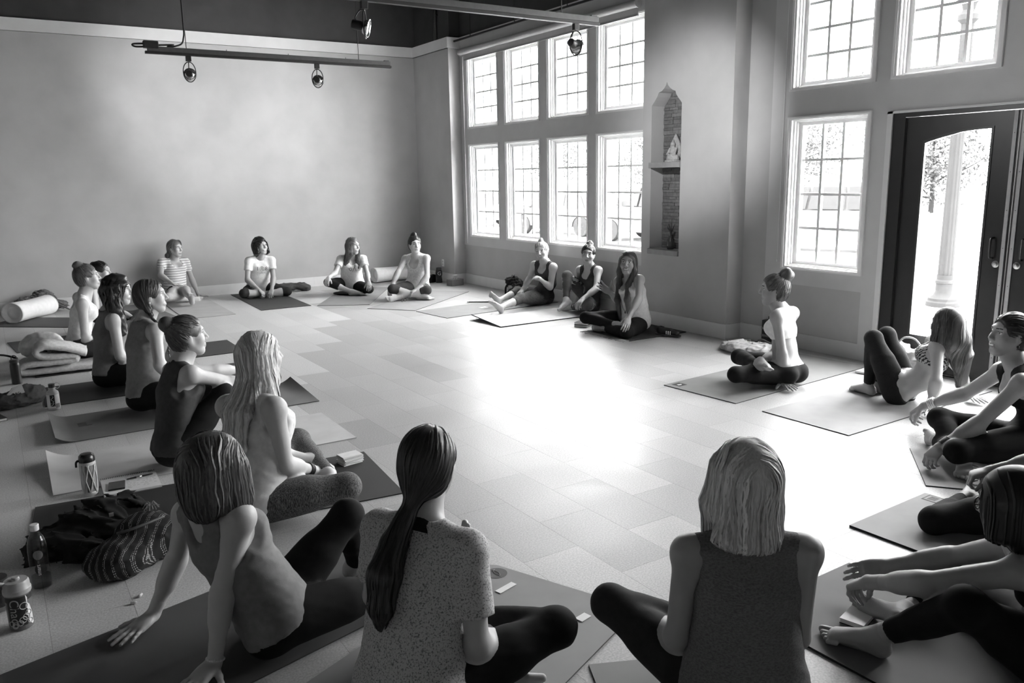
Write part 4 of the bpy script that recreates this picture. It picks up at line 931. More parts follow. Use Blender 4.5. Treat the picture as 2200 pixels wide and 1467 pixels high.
POSES = {
 'p1': dict(s=1.038, J=dict(pel=(-5.562, -3.802, 0.108), sp=(-5.512, -3.791, 0.303), ch=(-5.45, -3.814, 0.592), hd=(-5.402, -3.806, 0.778), ls=(-5.481, -3.64, 0.573), le=(-5.445, -3.581, 0.296), lw=(-5.241, -3.675, 0.201), lh=(-5.117, -3.752, 0.147), rs=(-5.489, -3.982, 0.546), re=(-5.498, -4.033, 0.264), rw=(-5.418, -3.88, 0.092), rh=(-5.282, -3.827, 0.038), lhp=(-5.554, -3.709, 0.105), lk=(-5.213, -3.474, 0.132), la=(-5.278, -3.862, 0.062), lt=(-5.239, -4.038, 0.041), rhp=(-5.567, -3.895, 0.12), rk=(-5.274, -4.188, 0.146), ra=(-5.27, -3.792, 0.095), rt=(-5.202, -3.625, 0.073))),
 'p2': dict(s=0.995, J=dict(pel=(-5.183, -2.354, 0.105), sp=(-5.214, -2.347, 0.291), ch=(-5.217, -2.308, 0.567), hd=(-5.144, -2.427, 0.686), ls=(-5.115, -2.18, 0.518), le=(-5.062, -2.137, 0.253), lw=(-4.908, -2.288, 0.161), lh=(-4.821, -2.397, 0.109), rs=(-5.256, -2.474, 0.558), re=(-5.26, -2.563, 0.299), rw=(-5.216, -2.426, 0.483), rh=(-5.077, -2.422, 0.431), lhp=(-5.146, -2.272, 0.108), lk=(-4.762, -2.171, 0.133), la=(-4.947, -2.499, 0.066), lt=(-4.97, -2.671, 0.045), rhp=(-5.221, -2.435, 0.102), rk=(-5.052, -2.794, 0.127), ra=(-4.918, -2.439, 0.079), rt=(-4.802, -2.311, 0.058))),
 'p3': dict(s=1.047, J=dict(pel=(-5.428, -5.166, 0.109), sp=(-5.413, -5.146, 0.313), ch=(-5.394, -5.146, 0.612), hd=(-5.308, -5.139, 0.788), ls=(-5.348, -4.977, 0.569), le=(-5.316, -4.925, 0.288), lw=(-5.114, -5.024, 0.19), lh=(-4.991, -5.105, 0.135), rs=(-5.384, -5.321, 0.57), re=(-5.376, -5.396, 0.293), rw=(-5.25, -5.223, 0.173), rh=(-5.113, -5.172, 0.119), lhp=(-5.42, -5.072, 0.106), lk=(-5.074, -4.837, 0.133), la=(-5.139, -5.229, 0.064), lt=(-5.101, -5.407, 0.042), rhp=(-5.436, -5.259, 0.125), rk=(-5.144, -5.557, 0.151), ra=(-5.141, -5.158, 0.098), rt=(-5.072, -4.99, 0.076))),
 'p4': dict(s=1.078, J=dict(pel=(-5.297, -6.101, 0.112), sp=(-5.285, -6.077, 0.325), ch=(-5.261, -6.048, 0.637), hd=(-5.195, -6.037, 0.829), ls=(-5.298, -5.877, 0.578), le=(-5.258, -5.828, 0.289), lw=(-5.055, -5.943, 0.191), lh=(-4.933, -6.032, 0.136), rs=(-5.219, -6.225, 0.603), re=(-5.246, -6.435, 0.397), rw=(-5.125, -6.294, 0.225), rh=(-4.981, -6.247, 0.169), lhp=(-5.283, -6.005, 0.11), lk=(-4.914, -5.783, 0.137), la=(-5.002, -6.183, 0.065), lt=(-4.973, -6.368, 0.042), rhp=(-5.312, -6.195, 0.134), rk=(-5.03, -6.521, 0.16), ra=(-5.008, -6.11, 0.106), rt=(-4.928, -5.94, 0.083))),
 'p5': dict(s=1.009, J=dict(pel=(-5.352, -7.487, 0.106), sp=(-5.329, -7.466, 0.296), ch=(-5.287, -7.428, 0.577), hd=(-5.222, -7.426, 0.752), ls=(-5.304, -7.267, 0.521), le=(-5.043, -7.189, 0.47), lw=(-4.837, -7.08, 0.426), lh=(-4.688, -7.085, 0.404), rs=(-5.259, -7.597, 0.559), re=(-5.025, -7.49, 0.455), rw=(-4.819, -7.416, 0.364), rh=(-4.681, -7.358, 0.343), lhp=(-5.357, -7.396, 0.098), lk=(-5.098, -7.331, 0.401), la=(-4.932, -7.324, 0.05), lt=(-4.761, -7.294, 0.02), rhp=(-5.364, -7.576, 0.119), rk=(-5.081, -7.552, 0.405), ra=(-4.931, -7.504, 0.05), rt=(-4.759, -7.474, 0.02))),
 'p6': dict(s=1.051, J=dict(pel=(-5.19, -8.55, 0.109), sp=(-5.141, -8.549, 0.308), ch=(-5.133, -8.511, 0.609), hd=(-5.089, -8.485, 0.802), ls=(-5.242, -8.377, 0.546), le=(-5.096, -8.395, 0.297), lw=(-4.869, -8.44, 0.208), lh=(-4.723, -8.455, 0.154), rs=(-5.101, -8.69, 0.584), re=(-5.071, -8.69, 0.297), rw=(-4.893, -8.556, 0.19), rh=(-4.791, -8.455, 0.126), lhp=(-5.149, -8.464, 0.104), lk=(-4.851, -8.197, 0.236), la=(-4.82, -8.592, 0.154), lt=(-4.775, -8.77, 0.143), rhp=(-5.197, -8.645, 0.117), rk=(-4.798, -8.774, 0.148), ra=(-5.013, -8.44, 0.075), rt=(-5.105, -8.282, 0.049))),
 'p7': dict(s=1.0, J=dict(pel=(-4.019, -0.286, 0.12), sp=(-3.993, -0.255, 0.306), ch=(-3.985, -0.186, 0.579), hd=(-3.965, -0.279, 0.737), ls=(-3.821, -0.169, 0.535), le=(-3.75, -0.113, 0.274), lw=(-3.692, -0.164, 0.05), lh=(-3.59, -0.275, 0.02), rs=(-4.145, -0.24, 0.562), re=(-4.216, -0.444, 0.393), rw=(-4.118, -0.637, 0.302), rh=(-4.038, -0.753, 0.25), lhp=(-4.041, -0.198, 0.109), lk=(-3.931, -0.576, 0.179), la=(-3.941, -0.949, 0.087), lt=(-3.965, -1.053, 0.224), rhp=(-4.038, -0.374, 0.138), rk=(-4.201, -0.741, 0.121), ra=(-3.893, -0.528, 0.043), rt=(-3.721, -0.556, 0.023))),
 'p8': dict(s=1.0, J=dict(pel=(-2.879, -0.452, 0.106), sp=(-2.891, -0.507, 0.287), ch=(-2.882, -0.575, 0.558), hd=(-2.874, -0.651, 0.726), ls=(-2.718, -0.6, 0.514), le=(-2.738, -0.689, 0.255), lw=(-2.82, -0.853, 0.108), lh=(-2.895, -0.95, 0.02), rs=(-3.048, -0.602, 0.524), re=(-3.101, -0.653, 0.259), rw=(-2.986, -0.803, 0.118), rh=(-2.91, -0.9, 0.02), lhp=(-2.791, -0.475, 0.105), lk=(-2.588, -0.817, 0.065), la=(-2.967, -0.748, 0.05), lt=(-3.137, -0.782, 0.029), rhp=(-2.969, -0.45, 0.1), rk=(-3.198, -0.778, 0.088), ra=(-2.815, -0.788, 0.05), rt=(-2.656, -0.857, 0.029))),
 'p9': dict(s=0.987, J=dict(pel=(-1.693, -1.092, 0.112), sp=(-1.724, -1.162, 0.283), ch=(-1.734, -1.231, 0.55), hd=(-1.742, -1.325, 0.706), ls=(-1.582, -1.294, 0.506), le=(-1.602, -1.469, 0.3), lw=(-1.671, -1.673, 0.212), lh=(-1.711, -1.788, 0.129), rs=(-1.899, -1.221, 0.515), re=(-2.046, -1.357, 0.333), rw=(-2.205, -1.523, 0.301), rh=(-2.292, -1.622, 0.234), lhp=(-1.649, -1.169, 0.091), lk=(-1.625, -1.564, 0.092), la=(-1.663, -1.19, 0.047), lt=(-1.835, -1.188, 0.026), rhp=(-1.767, -1.042, 0.121), rk=(-2.108, -1.227, 0.196), ra=(-1.824, -1.432, 0.048), rt=(-1.685, -1.531, 0.028))),
 'p10': dict(s=1.024, J=dict(pel=(-1.106, -2.059, 0.11), sp=(-1.079, -2.108, 0.296), ch=(-1.131, -2.131, 0.578), hd=(-1.185, -2.212, 0.74), ls=(-1.043, -2.279, 0.548), le=(-1.115, -2.419, 0.315), lw=(-1.288, -2.42, 0.145), lh=(-1.436, -2.426, 0.089), rs=(-1.236, -2, 0.535), re=(-1.42, -2.137, 0.372), rw=(-1.558, -2.185, 0.18), rh=(-1.637, -2.251, 0.063), lhp=(-1.021, -2.091, 0.09), lk=(-1.158, -2.474, 0.131), la=(-1.517, -2.331, 0.049), lt=(-1.687, -2.385, 0.049), rhp=(-1.198, -2.058, 0.124), rk=(-1.563, -2.241, 0.158), ra=(-1.24, -2.443, 0.049), rt=(-1.115, -2.57, 0.028))),
 'p11': dict(s=0.997, J=dict(pel=(-0.128, -3.766, 0.106), sp=(-0.081, -3.846, 0.272), ch=(-0.133, -3.865, 0.545), hd=(-0.109, -3.749, 0.686), ls=(-0.126, -4.032, 0.502), le=(-0.136, -3.975, 0.234), lw=(-0.326, -4.014, 0.365), lh=(-0.354, -3.875, 0.384), rs=(-0.207, -3.713, 0.509), re=(-0.155, -3.528, 0.314), rw=(-0.326, -3.592, 0.166), rh=(-0.453, -3.65, 0.114), lhp=(-0.204, -3.817, 0.105), lk=(-0.584, -3.939, 0.13), la=(-0.946, -4.055, 0.067), lt=(-1.067, -4.069, 0.195), rhp=(-0.039, -3.751, 0.09), rk=(-0.317, -3.472, 0.147), ra=(-0.675, -3.587, 0.072), rt=(-0.781, -3.559, 0.212))),
 'p12': dict(s=0.986, J=dict(pel=(0.037, -4.571, 0.113), sp=(0.039, -4.662, 0.278), ch=(-0.027, -4.653, 0.547), hd=(-0.092, -4.707, 0.708), ls=(-0.026, -4.819, 0.519), le=(-0.162, -4.947, 0.323), lw=(-0.371, -4.963, 0.225), lh=(-0.494, -4.996, 0.15), rs=(-0.051, -4.493, 0.501), re=(0.036, -4.347, 0.291), rw=(-0.051, -4.429, 0.092), rh=(-0.175, -4.462, 0.02), lhp=(-0.033, -4.624, 0.089), lk=(-0.276, -4.93, 0.144), la=(-0.238, -4.561, 0.061), lt=(-0.33, -4.417, 0.04), rhp=(0.069, -4.498, 0.155), rk=(-0.203, -4.429, 0.432), ra=(-0.368, -4.623, 0.151), rt=(-0.528, -4.626, 0.088))),
 'p13': dict(s=1.022, J=dict(pel=(-0.452, -5.948, 0.108), sp=(-0.466, -5.979, 0.299), ch=(-0.508, -5.934, 0.578), hd=(-0.577, -5.993, 0.743), ls=(-0.515, -6.107, 0.572), le=(-0.67, -6.275, 0.41), lw=(-0.826, -6.294, 0.228), lh=(-0.925, -6.376, 0.148), rs=(-0.513, -5.771, 0.519), re=(-0.414, -5.649, 0.286), rw=(-0.605, -5.724, 0.411), rh=(-0.729, -5.706, 0.492), lhp=(-0.438, -6.04, 0.095), lk=(-0.792, -6.244, 0.071), la=(-0.765, -5.853, 0.049), lt=(-0.841, -5.692, 0.028), rhp=(-0.517, -5.877, 0.117), rk=(-0.846, -5.629, 0.144), ra=(-0.73, -6.003, 0.1), rt=(-0.759, -6.178, 0.078))),
 'p14': dict(s=1.014, J=dict(pel=(-1.007, -8.39, 0.106), sp=(-1.002, -8.354, 0.297), ch=(-1.002, -8.303, 0.578), hd=(-1.081, -8.291, 0.748), ls=(-1.153, -8.387, 0.559), le=(-1.131, -8.434, 0.285), lw=(-1.093, -8.417, 0.051), lh=(-1.138, -8.553, 0.02), rs=(-0.835, -8.281, 0.541), re=(-0.851, -8.213, 0.271), rw=(-1.07, -8.229, 0.179), rh=(-1.209, -8.257, 0.126), lhp=(-1.1, -8.381, 0.11), lk=(-1.5, -8.315, 0.142), la=(-1.114, -8.274, 0.099), lt=(-1.121, -8.098, 0.078), rhp=(-0.921, -8.356, 0.101), rk=(-1.145, -8.026, 0.18), ra=(-1.317, -8.376, 0.199), rt=(-1.412, -8.524, 0.178))),
 'p15': dict(s=0.984, J=dict(pel=(-0.718, -9.154, 0.103), sp=(-0.682, -9.313, 0.195), ch=(-0.608, -9.373, 0.453), hd=(-0.696, -9.441, 0.597), ls=(-0.767, -9.431, 0.452), le=(-0.91, -9.526, 0.246), lw=(-0.814, -9.445, 0.052), lh=(-0.94, -9.504, 0.021), rs=(-0.5, -9.249, 0.42), re=(-0.455, -9.441, 0.235), rw=(-0.319, -9.432, 0.049), rh=(-0.379, -9.557, 0.02), lhp=(-0.803, -9.176, 0.099), lk=(-0.802, -8.977, 0.439), la=(-0.76, -8.939, 0.064), lt=(-0.741, -8.774, 0.022), rhp=(-0.63, -9.143, 0.09), rk=(-0.613, -8.96, 0.438), ra=(-0.661, -8.947, 0.061), rt=(-0.724, -8.791, 0.025))),
 'p16': dict(s=1.05, J=dict(pel=(-1.359, -10.297, 0.104), sp=(-1.28, -10.343, 0.282), ch=(-1.368, -10.232, 0.541), hd=(-1.407, -10.189, 0.726), ls=(-1.515, -10.329, 0.488), le=(-1.667, -10.208, 0.268), lw=(-1.844, -10.1, 0.135), lh=(-1.967, -10.077, 0.039), rs=(-1.259, -10.098, 0.479), re=(-1.215, -9.883, 0.289), rw=(-1.283, -9.671, 0.174), rh=(-1.277, -9.53, 0.048), lhp=(-1.445, -10.325, 0.137), lk=(-1.844, -10.194, 0.133), la=(-1.556, -9.919, 0.062), lt=(-1.479, -9.753, 0.04), rhp=(-1.284, -10.24, 0.089), rk=(-1.51, -9.9, 0.187), ra=(-1.756, -10.189, 0.049), rt=(-1.913, -10.282, 0.028))),
 'p17': dict(s=1.018, J=dict(pel=(-2.228, -10.808, 0.11), sp=(-2.245, -10.828, 0.301), ch=(-2.242, -10.857, 0.584), hd=(-2.249, -10.827, 0.77), ls=(-2.41, -10.889, 0.55), le=(-2.462, -10.917, 0.276), lw=(-2.43, -10.72, 0.143), lh=(-2.383, -10.61, 0.051), rs=(-2.1, -10.758, 0.56), re=(-2.046, -10.711, 0.29), rw=(-2.168, -10.528, 0.196), rh=(-2.262, -10.42, 0.143), lhp=(-2.31, -10.762, 0.108), lk=(-2.649, -10.537, 0.063), la=(-2.264, -10.465, 0.05), lt=(-2.115, -10.37, 0.029), rhp=(-2.139, -10.828, 0.115), rk=(-1.968, -10.462, 0.069), ra=(-2.337, -10.591, 0.05), rt=(-2.513, -10.584, 0.029))),
 'p18': dict(s=1.003, J=dict(pel=(-3.409, -11.341, 0.104), sp=(-3.338, -11.438, 0.253), ch=(-3.418, -11.243, 0.431), hd=(-3.51, -11.25, 0.592), ls=(-3.569, -11.32, 0.412), le=(-3.721, -11.104, 0.325), lw=(-3.695, -10.892, 0.228), lh=(-3.66, -10.772, 0.15), rs=(-3.283, -11.161, 0.362), re=(-3.235, -10.936, 0.212), rw=(-3.381, -10.759, 0.143), rh=(-3.503, -10.684, 0.113), lhp=(-3.463, -11.414, 0.088), lk=(-3.744, -11.25, 0.318), la=(-3.747, -10.956, 0.066), lt=(-3.803, -10.788, 0.034), rhp=(-3.33, -11.294, 0.1), rk=(-3.139, -10.942, 0.065), ra=(-3.522, -10.908, 0.059), rt=(-3.493, -10.738, 0.03))),
 'p19': dict(s=1.004, J=dict(pel=(-4.391, -10.946, 0.106), sp=(-4.372, -10.934, 0.296), ch=(-4.358, -10.901, 0.576), hd=(-4.35, -10.884, 0.76), ls=(-4.506, -10.822, 0.541), le=(-4.529, -10.806, 0.266), lw=(-4.386, -10.643, 0.174), lh=(-4.28, -10.549, 0.121), rs=(-4.246, -11.029, 0.553), re=(-4.247, -11.023, 0.276), rw=(-4.237, -10.806, 0.184), rh=(-4.248, -10.665, 0.132), lhp=(-4.453, -10.879, 0.11), lk=(-4.544, -10.511, 0.242), la=(-4.257, -10.755, 0.158), lt=(-4.127, -10.874, 0.148), rhp=(-4.315, -10.995, 0.102), rk=(-4.099, -10.662, 0.158), ra=(-4.45, -10.78, 0.05), rt=(-4.558, -10.918, 0.038))),
 'p20': dict(s=1.032, J=dict(pel=(-5.209, -10.37, 0.107), sp=(-5.178, -10.309, 0.296), ch=(-5.107, -10.272, 0.578), hd=(-5.065, -10.244, 0.762), ls=(-5.19, -10.122, 0.542), le=(-5.195, -10.052, 0.267), lw=(-4.975, -10.012, 0.172), lh=(-4.831, -10.004, 0.118), rs=(-5.032, -10.426, 0.541), re=(-5.056, -10.502, 0.268), rw=(-4.922, -10.33, 0.162), rh=(-4.826, -10.214, 0.13), lhp=(-5.259, -10.292, 0.095), lk=(-4.975, -9.995, 0.132), la=(-4.97, -10.384, 0.053), lt=(-4.797, -10.422, 0.02), rhp=(-5.15, -10.44, 0.125), rk=(-4.748, -10.481, 0.209), ra=(-4.972, -10.156, 0.16), rt=(-5.012, -9.982, 0.139))),
 'p21': dict(s=1.005, J=dict(pel=(-5.43, -9.705, 0.108), sp=(-5.513, -9.662, 0.277), ch=(-5.621, -9.642, 0.536), hd=(-5.6, -9.719, 0.704), ls=(-5.663, -9.489, 0.477), le=(-5.688, -9.333, 0.252), lw=(-5.793, -9.325, 0.044), lh=(-5.892, -9.388, 0.022), rs=(-5.552, -9.796, 0.545), re=(-5.617, -9.743, 0.281), rw=(-5.673, -9.789, 0.053), rh=(-5.794, -9.872, 0.02), lhp=(-5.405, -9.618, 0.101), lk=(-5.104, -9.592, 0.366), la=(-5.004, -9.395, 0.05), lt=(-4.831, -9.379, 0.02), rhp=(-5.435, -9.793, 0.131), rk=(-5.034, -9.768, 0.121), ra=(-4.666, -9.669, 0.05), rt=(-4.637, -9.663, 0.223)))}
CAST = {}
def cast(key, **k): CAST[key] = k
BUN = lambda p, r, col, **k: dict(style='bun', tie=p, r=r, col=col, **k)
cast('p1', label='woman with messy bun and white crossed-back top, sitting by the bolster', skin=0.46, head=(100, 4, 0), smile=True, res='mid', hair=BUN(('h', -.060, 0, .118), .050, .13, face=-.034), top=dict(col=.80, racer=.045, arm=.09, hem=.02, bscoop=.09), legs=dict(col=.10, cuff=.9), hide=('lf', 'rf', 'lh'))
cast('p2', label='dark-haired woman half hidden behind the woman with the messy bun', skin=0.44, head=(118, 0, 0), res='far', hair=BUN(('h', -.085, .03, .085), .036, .02), top=dict(col=.25, hem=.02), legs=dict(col=.03), hide=('lf', 'rf', 'lh'))
cast('p3', label='woman with long dark curly hair in a grey tank top', skin=0.45, head=(112, -2, 0), res='mid', w=1.0, hair=dict(style='long', col=.022, wave=.55, lump=.006, puff=.012, seed=5, step=.02, steps=18, sr=.005, ns=230, locks=[dict(p=[('h', -.03, -.02, .0), ('h', -.02, -.06, -.10), ('c', .06, -.13, -.04), ('c', .09, -.13, -.14)], w=[.085, .07, .055, .03], d=[.08, .06, .05, .03]), dict(p=[('h', -.04, 0, .0), ('h', -.05, .02, -.10), ('c', .0, .07, -.02)], w=[.09, .08, .05], d=[.08, .06, .04])]), top=dict(col=.20, arm=.088, racer=.035, hem=.0, loose=.012, wr=.005), legs=dict(col=.012), hide=('lf', 'rf', 'lh'))
cast('p4', hh=.0034, label='woman with a long side braid and pearl earring in a grey tank top', skin=0.46, head=(105, 2, 0), smile=True, res='mid', hair=dict(style='braid', col=.07, tie=('h', -.02, -.070, -.085), path=[('c', .055, -.085, -.02), ('c', .11, -.09, -.10), ('c', .12, -.10, -.22)], r=.022, n=13, seed=2), top=dict(col=.25, arm=.086, racer=.04, hem=.0, loose=.012, wr=.005), legs=dict(col=.015), hide=('lf', 'rf', 'lh'))
cast('p5', hh=.0034, label='woman with a curly top bun in a dark tank, hugging her knees', skin=0.49, head=(92, 2, 0), res='near', hair=BUN(('h', -.105, .01, .085), .056, .10, seed=8, wave=.35), top=dict(col=.075, racer=.052, arm=.092, bscoop=.0, hem=-.03, loose=.010, wr=.004), legs=dict(col=.012), hide=('lf', 'rf', 'lh'), hands=dict(r=('rest', (0, 0, -1)), l=('rest', (0, 0, -1))))
cast('p6', label='woman with very long blond hair in a white tank and grey leggings', skin=0.5, head=(78, 0, 0), res='near', w=1.08, hair=dict(style='long', col=.30, col2=.92, part=0., seed=4, wave=.18, ns=800, steps=24, step=.024, sr=.0032, locks=[dict(p=[('h', -.04, 0, .02), ('h', -.05, 0, -.10), ('c', -.105, .01, -.06), ('c', -.125, .03, -.20), ('c', -.10, .05, -.30)], w=[.082, .092, .105, .10, .07], d=[.07, .055, .035, .03, .012]), dict(p=[('h', .0, -.055, .0), ('h', .0, -.075, -.10), ('c', -.02, -.12, -.08), ('c', -.02, -.14, -.20)], w=[.03, .03, .028, .015], d=[.04, .04, .03, .015])]), top=dict(col=.66, arm=.092, bscoop=.11, scoop=.09, hem=-.03, loose=.016, wr=.005), legs=dict(col=.20, pat='heather', col2=.045, scale=95, st=(3, 3, .5), p0=.42, p1=.60, cuff=.93), hands=dict(r=('rest', (-.2, .2, -1)), l=('rest', (0, 0, -1))))
cast('p7', label='woman in a striped scoop-neck tee and headband against the back wall', skin=0.46, head=(140, -2, 0), res='far', hair=dict(style='pony', col=.14, tie=('h', -.09, .0, -.05), path=[('h', -.10, -.045, -.10), ('c', -.02, -.09, -.04)], rad=[.025, .028, .012]), top=dict(col=.72, pat='stripe', col2=.30, scale=9.5, p0=.12, p1=.3, sleeve=.5, scoop=.10, drop=.04, hem=-.01, name='striped_tee', loose=.006), legs=dict(col=.02, cuff=-.75, name='shorts'), toes=True, hands=dict(l=('flat', (0, 0, -1)), r=('flat', (0, 0, -1))))
cast('p8', label='woman with dark curly bob in a white printed tee with crossed legs', skin=0.42, head=(158, 6, 0), smile=True, res='far', hair=dict(style='bob', col=.018, wave=.7, lump=.008, puff=.014, seed=11, step=.016, steps=11, sr=.006, locks=[dict(p=[('h', -.02, .065, .03), ('h', .0, .085, -.09)], w=[.04, .035], d=[.06, .055], ), dict(p=[('h', -.02, -.065, .03), ('h', .0, -.085, -.09)], w=[.04, .035], d=[.06, .055]), dict(p=[('h', -.05, 0, .0), ('h', -.05, 0, -.10)], w=[.08, .08], d=[.055, .05])]), top=dict(col=.82, sleeve=.52, scoop=0, neck=.07, hem=-.02, loose=.02, wr=.005, name='tee'), legs=dict(col=.035, cuff=.18), hands=dict(r=('pinch', (0, 0, -1)), l=('pinch', (0, 0, -1))))
cast('p9', label='woman with long wavy brown hair in a white tee, left of the far bolster', skin=0.43, head=(152, -4, 0), smile=True, res='far', hair=dict(style='long', col=.05, col2=.16, wave=.5, lump=.005, part=.01, seed=6, step=.02, steps=16, sr=.0055, locks=[dict(p=[('h', .0, .055, .03), ('h', .02, .08, -.09), ('c', .08, .085, -.06), ('c', .11, .08, -.15)], w=[.035, .04, .04, .02], d=[.05, .045, .035, .02]), dict(p=[('h', .0, -.055, .03), ('h', .01, -.085, -.09), ('c', .07, -.09, -.06), ('c', .10, -.085, -.15)], w=[.035, .042, .045, .02], d=[.05, .05, .04, .02]), dict(p=[('h', -.05, 0, .0), ('h', -.05, 0, -.12)], w=[.08, .08], d=[.05, .04])]), top=dict(col=.80, sleeve=.5, scoop=.07, hem=-.02, loose=.02, wr=.006, name='tee'), legs=dict(col=.015, cuff=.45), hands=dict(r=('rest', (.3, .3, -1)), l=('rest', (0, .5, -1))))
cast('p10', label='woman with dark high bun in a white V-neck lace tank', skin=0.47, head=(190, 2, 0), res='far', hair=BUN(('h', -.035, 0, .128), .050, .018, seed=4), top=dict(col=.74, pat='heather', col2=.5, scale=70, p0=.35, p1=.5, arm=.09, scoop=.095, drop=.06, hem=-.01, loose=.008), legs=dict(col=.05, cuff=.25), toes=True, hands=dict(r=('rest', (.3, 0, -1)), l=('rest', (0, 0, -1))))
cast('p11', label='blond woman with top bun reclining with legs stretched along her mat', skin=0.47, head=(235, -4, 8), smile=True, res='mid', hair=BUN(('h', -.025, 0, .128), .042, .40, seed=5), top=dict(col=.055, arm=.09, racer=.04, scoop=.085, hem=.02), legs=dict(col=.10, cuff=.35, pat='heather', col2=.05, scale=60), toes=True, hands=dict(r=('rest', (.3, 0, -1)), l=('rest', (.3, .2, -.6))))
cast('p12', label='girl with dark bun in a camisole and star-print leggings', skin=0.4, head=(228, 0, -3), res='mid', hair=BUN(('h', -.045, 0, .122), .045, .03, seed=6), top=dict(col=.045, arm=.098, scoop=.09, hem=.02), legs=dict(col=.10, cuff=.88), hands=dict(r=('rest', (.3, .2, -1)), l=('rest', (.3, 0, -1))), toes=True)
cast('p13', hh=.0034, label='smiling long-haired woman waving her hand, seated on the fringed rug', skin=.30, head=(232, 2, -2), smile=True, res='mid', hair=dict(style='long', col=.035, col2=.11, part=0., wave=.08, seed=7, steps=22, step=.023, locks=[dict(p=[('h', .01, .060, .03), ('h', .02, .078, -.09), ('c', .09, .075, -.06), ('c', .15, .075, -.20), ('c', .165, .07, -.34)], w=[.022, .024, .03, .03, .018], d=[.035, .03, .025, .025, .015]), dict(p=[('h', .01, -.060, .03), ('h', .02, -.078, -.09), ('c', .09, -.075, -.06), ('c', .15, -.08, -.20), ('c', .165, -.075, -.40)], w=[.022, .024, .03, .03, .018], d=[.035, .03, .025, .025, .015]), dict(p=[('h', -.05, 0, .0), ('h', -.05, 0, -.12), ('c', -.08, 0, -.10)], w=[.07, .07, .06], d=[.05, .04, .03])]), top=dict(col=.66, arm=.10, scoop=.08, hem=-.04, loose=.03, wr=.006), legs=dict(col=.012, cuff=.9), hands=dict(l=('rest', (-.2, .4, -1)), r=('open', (-.6, -.75, .2))))
cast('p14', label='woman with messy bun and pale racerback bra, leaning on her hand', skin=.31, head=(318, 0, 0), res='near', w=.95, hair=BUN(('h', -.080, 0, .118), .060, .075, seed=9, wave=.3), top=dict(col=.82, racer=.045, arm=.092, bra=.07, wr=.001, name='racerback_bra'), legs=dict(col=.012, waist=.05), toes=True, hands=dict(l=('flat', (0, 0, -1)), r=('rest', (0, 0, -1))))
cast('p15', label='woman with very long dark hair leaning back with knees raised by the door', skin=.38, head=(6, 2, 0), res='near', hair=dict(style='long', col=.02, col2=.075, wave=.22, seed=12, steps=24, step=.025, ns=420, locks=[dict(p=[('h', -.04, 0, .02), ('h', -.07, 0, -.10), ('w', -.60, -9.50, .455), ('w', -.555, -9.50, .36), ('w', -.53, -9.50, .17)], w=[.080, .092, .100, .095, .055], d=[.07, .055, .045, .04, .015]), dict(p=[('h', .01, .055, .02), ('h', .0, .075, -.10), ('c', -.06, .09, -.06)], w=[.025, .03, .02], d=[.05, .04, .02])]), top=dict(col=.45, pat='zig', col2=.03, bra=.10, arm=.10, racer=.05, scoop=.08, wr=0, name='bikini_top'), legs=dict(col=.020, waist=.03, pat='heather', col2=.014), toes=True, hands=dict(l=('flat', (0, 0, -1)), r=('flat', (0, 0, -1))))
cast('p16', hh=.0034, label='dark-haired woman in profile reaching both hands forward, black tank', skin=.36, head=(300, 6, 0), smile=True, res='near', hair=BUN(('h', -.11, 0, .02), .045, .012, seed=3), top=dict(col=.010, arm=.095, scoop=.10, drop=.045, under=.5, hem=.0), legs=dict(col=.010, cuff=.9), toes=True, hands=dict(r=('pinch', (0, -.2, -1)), l=('pinch', (0, .1, -1))))
cast('p17', label='person in dark leggings mostly hidden behind the bare-shouldered woman', skin=.30, head=(290, 0, 0), res='mid', hair=BUN(('h', -.08, 0, .09), .04, .02), top=dict(col=.03), legs=dict(col=.016), hands=dict(l=('grip', (0, 0, -1)), r=('grip', (0, 0, -1))))
cast('p18', label='bare-shouldered woman with black hair and glasses stretching her arms forward', skin=.30, head=(352, -10, 0), res='near', hair=dict(style='bob', col=.008, puff=.006, seed=13, wave=.05, steps=14, step=.02, ns=120, locks=[dict(p=[('h', -.03, 0, .0), ('h', -.05, .0, -.09), ('c', -.06, .0, .0)], w=[.082, .080, .06], d=[.08, .065, .05]), dict(p=[('h', .015, .062, .02), ('h', .01, .075, -.08)], w=[.03, .025], d=[.06, .05])]), top=dict(col=.010, bra=.03, arm=.11, scoop=.10, neck=.12, bscoop=.12, racer=.05, wr=0, name='strapless_top'), legs=dict(col=.008, cuff=dict(l=.78, r=.78)), toes=True, hands=dict(l=('pinch', (.2, .2, -1)), r=('rest', (0, .8, -.6))))
cast('p19', label='blond shoulder-length-haired woman from behind in a heather grey sleeveless top', skin=.34, head=(22, 2, 0), res='near', hair=dict(style='bob', col=.34, col2=.95, part=.005, wave=.20, seed=15, ns=900, steps=19, step=.0175, zroot=-.01, sr=.0025, locks=[dict(p=[('h', -.035, 0, .02), ('h', -.04, 0, -.075), ('c', -.065, .0, .012)], w=[.085, .092, .105], d=[.075, .062, .038]), dict(p=[('h', .015, .062, .03), ('h', .03, .082, -.09), ('c', .03, .098, -.005)], w=[.025, .026, .018], d=[.055, .045, .025]), dict(p=[('h', .015, -.062, .03), ('h', .03, -.082, -.09), ('c', .03, -.098, -.005)], w=[.025, .026, .018], d=[.055, .045, .025])]), top=dict(col=.20, pat='heather', col2=.10, scale=120, st=(1, 1, 2.2), p0=.3, p1=.6, arm=.080, neck=.068, scoop=0, hem=-.06, loose=.032, wr=.004, name='sleeveless_top'), legs=dict(col=.025), hide=('rf', 'lf', 'rh', 'lh'))
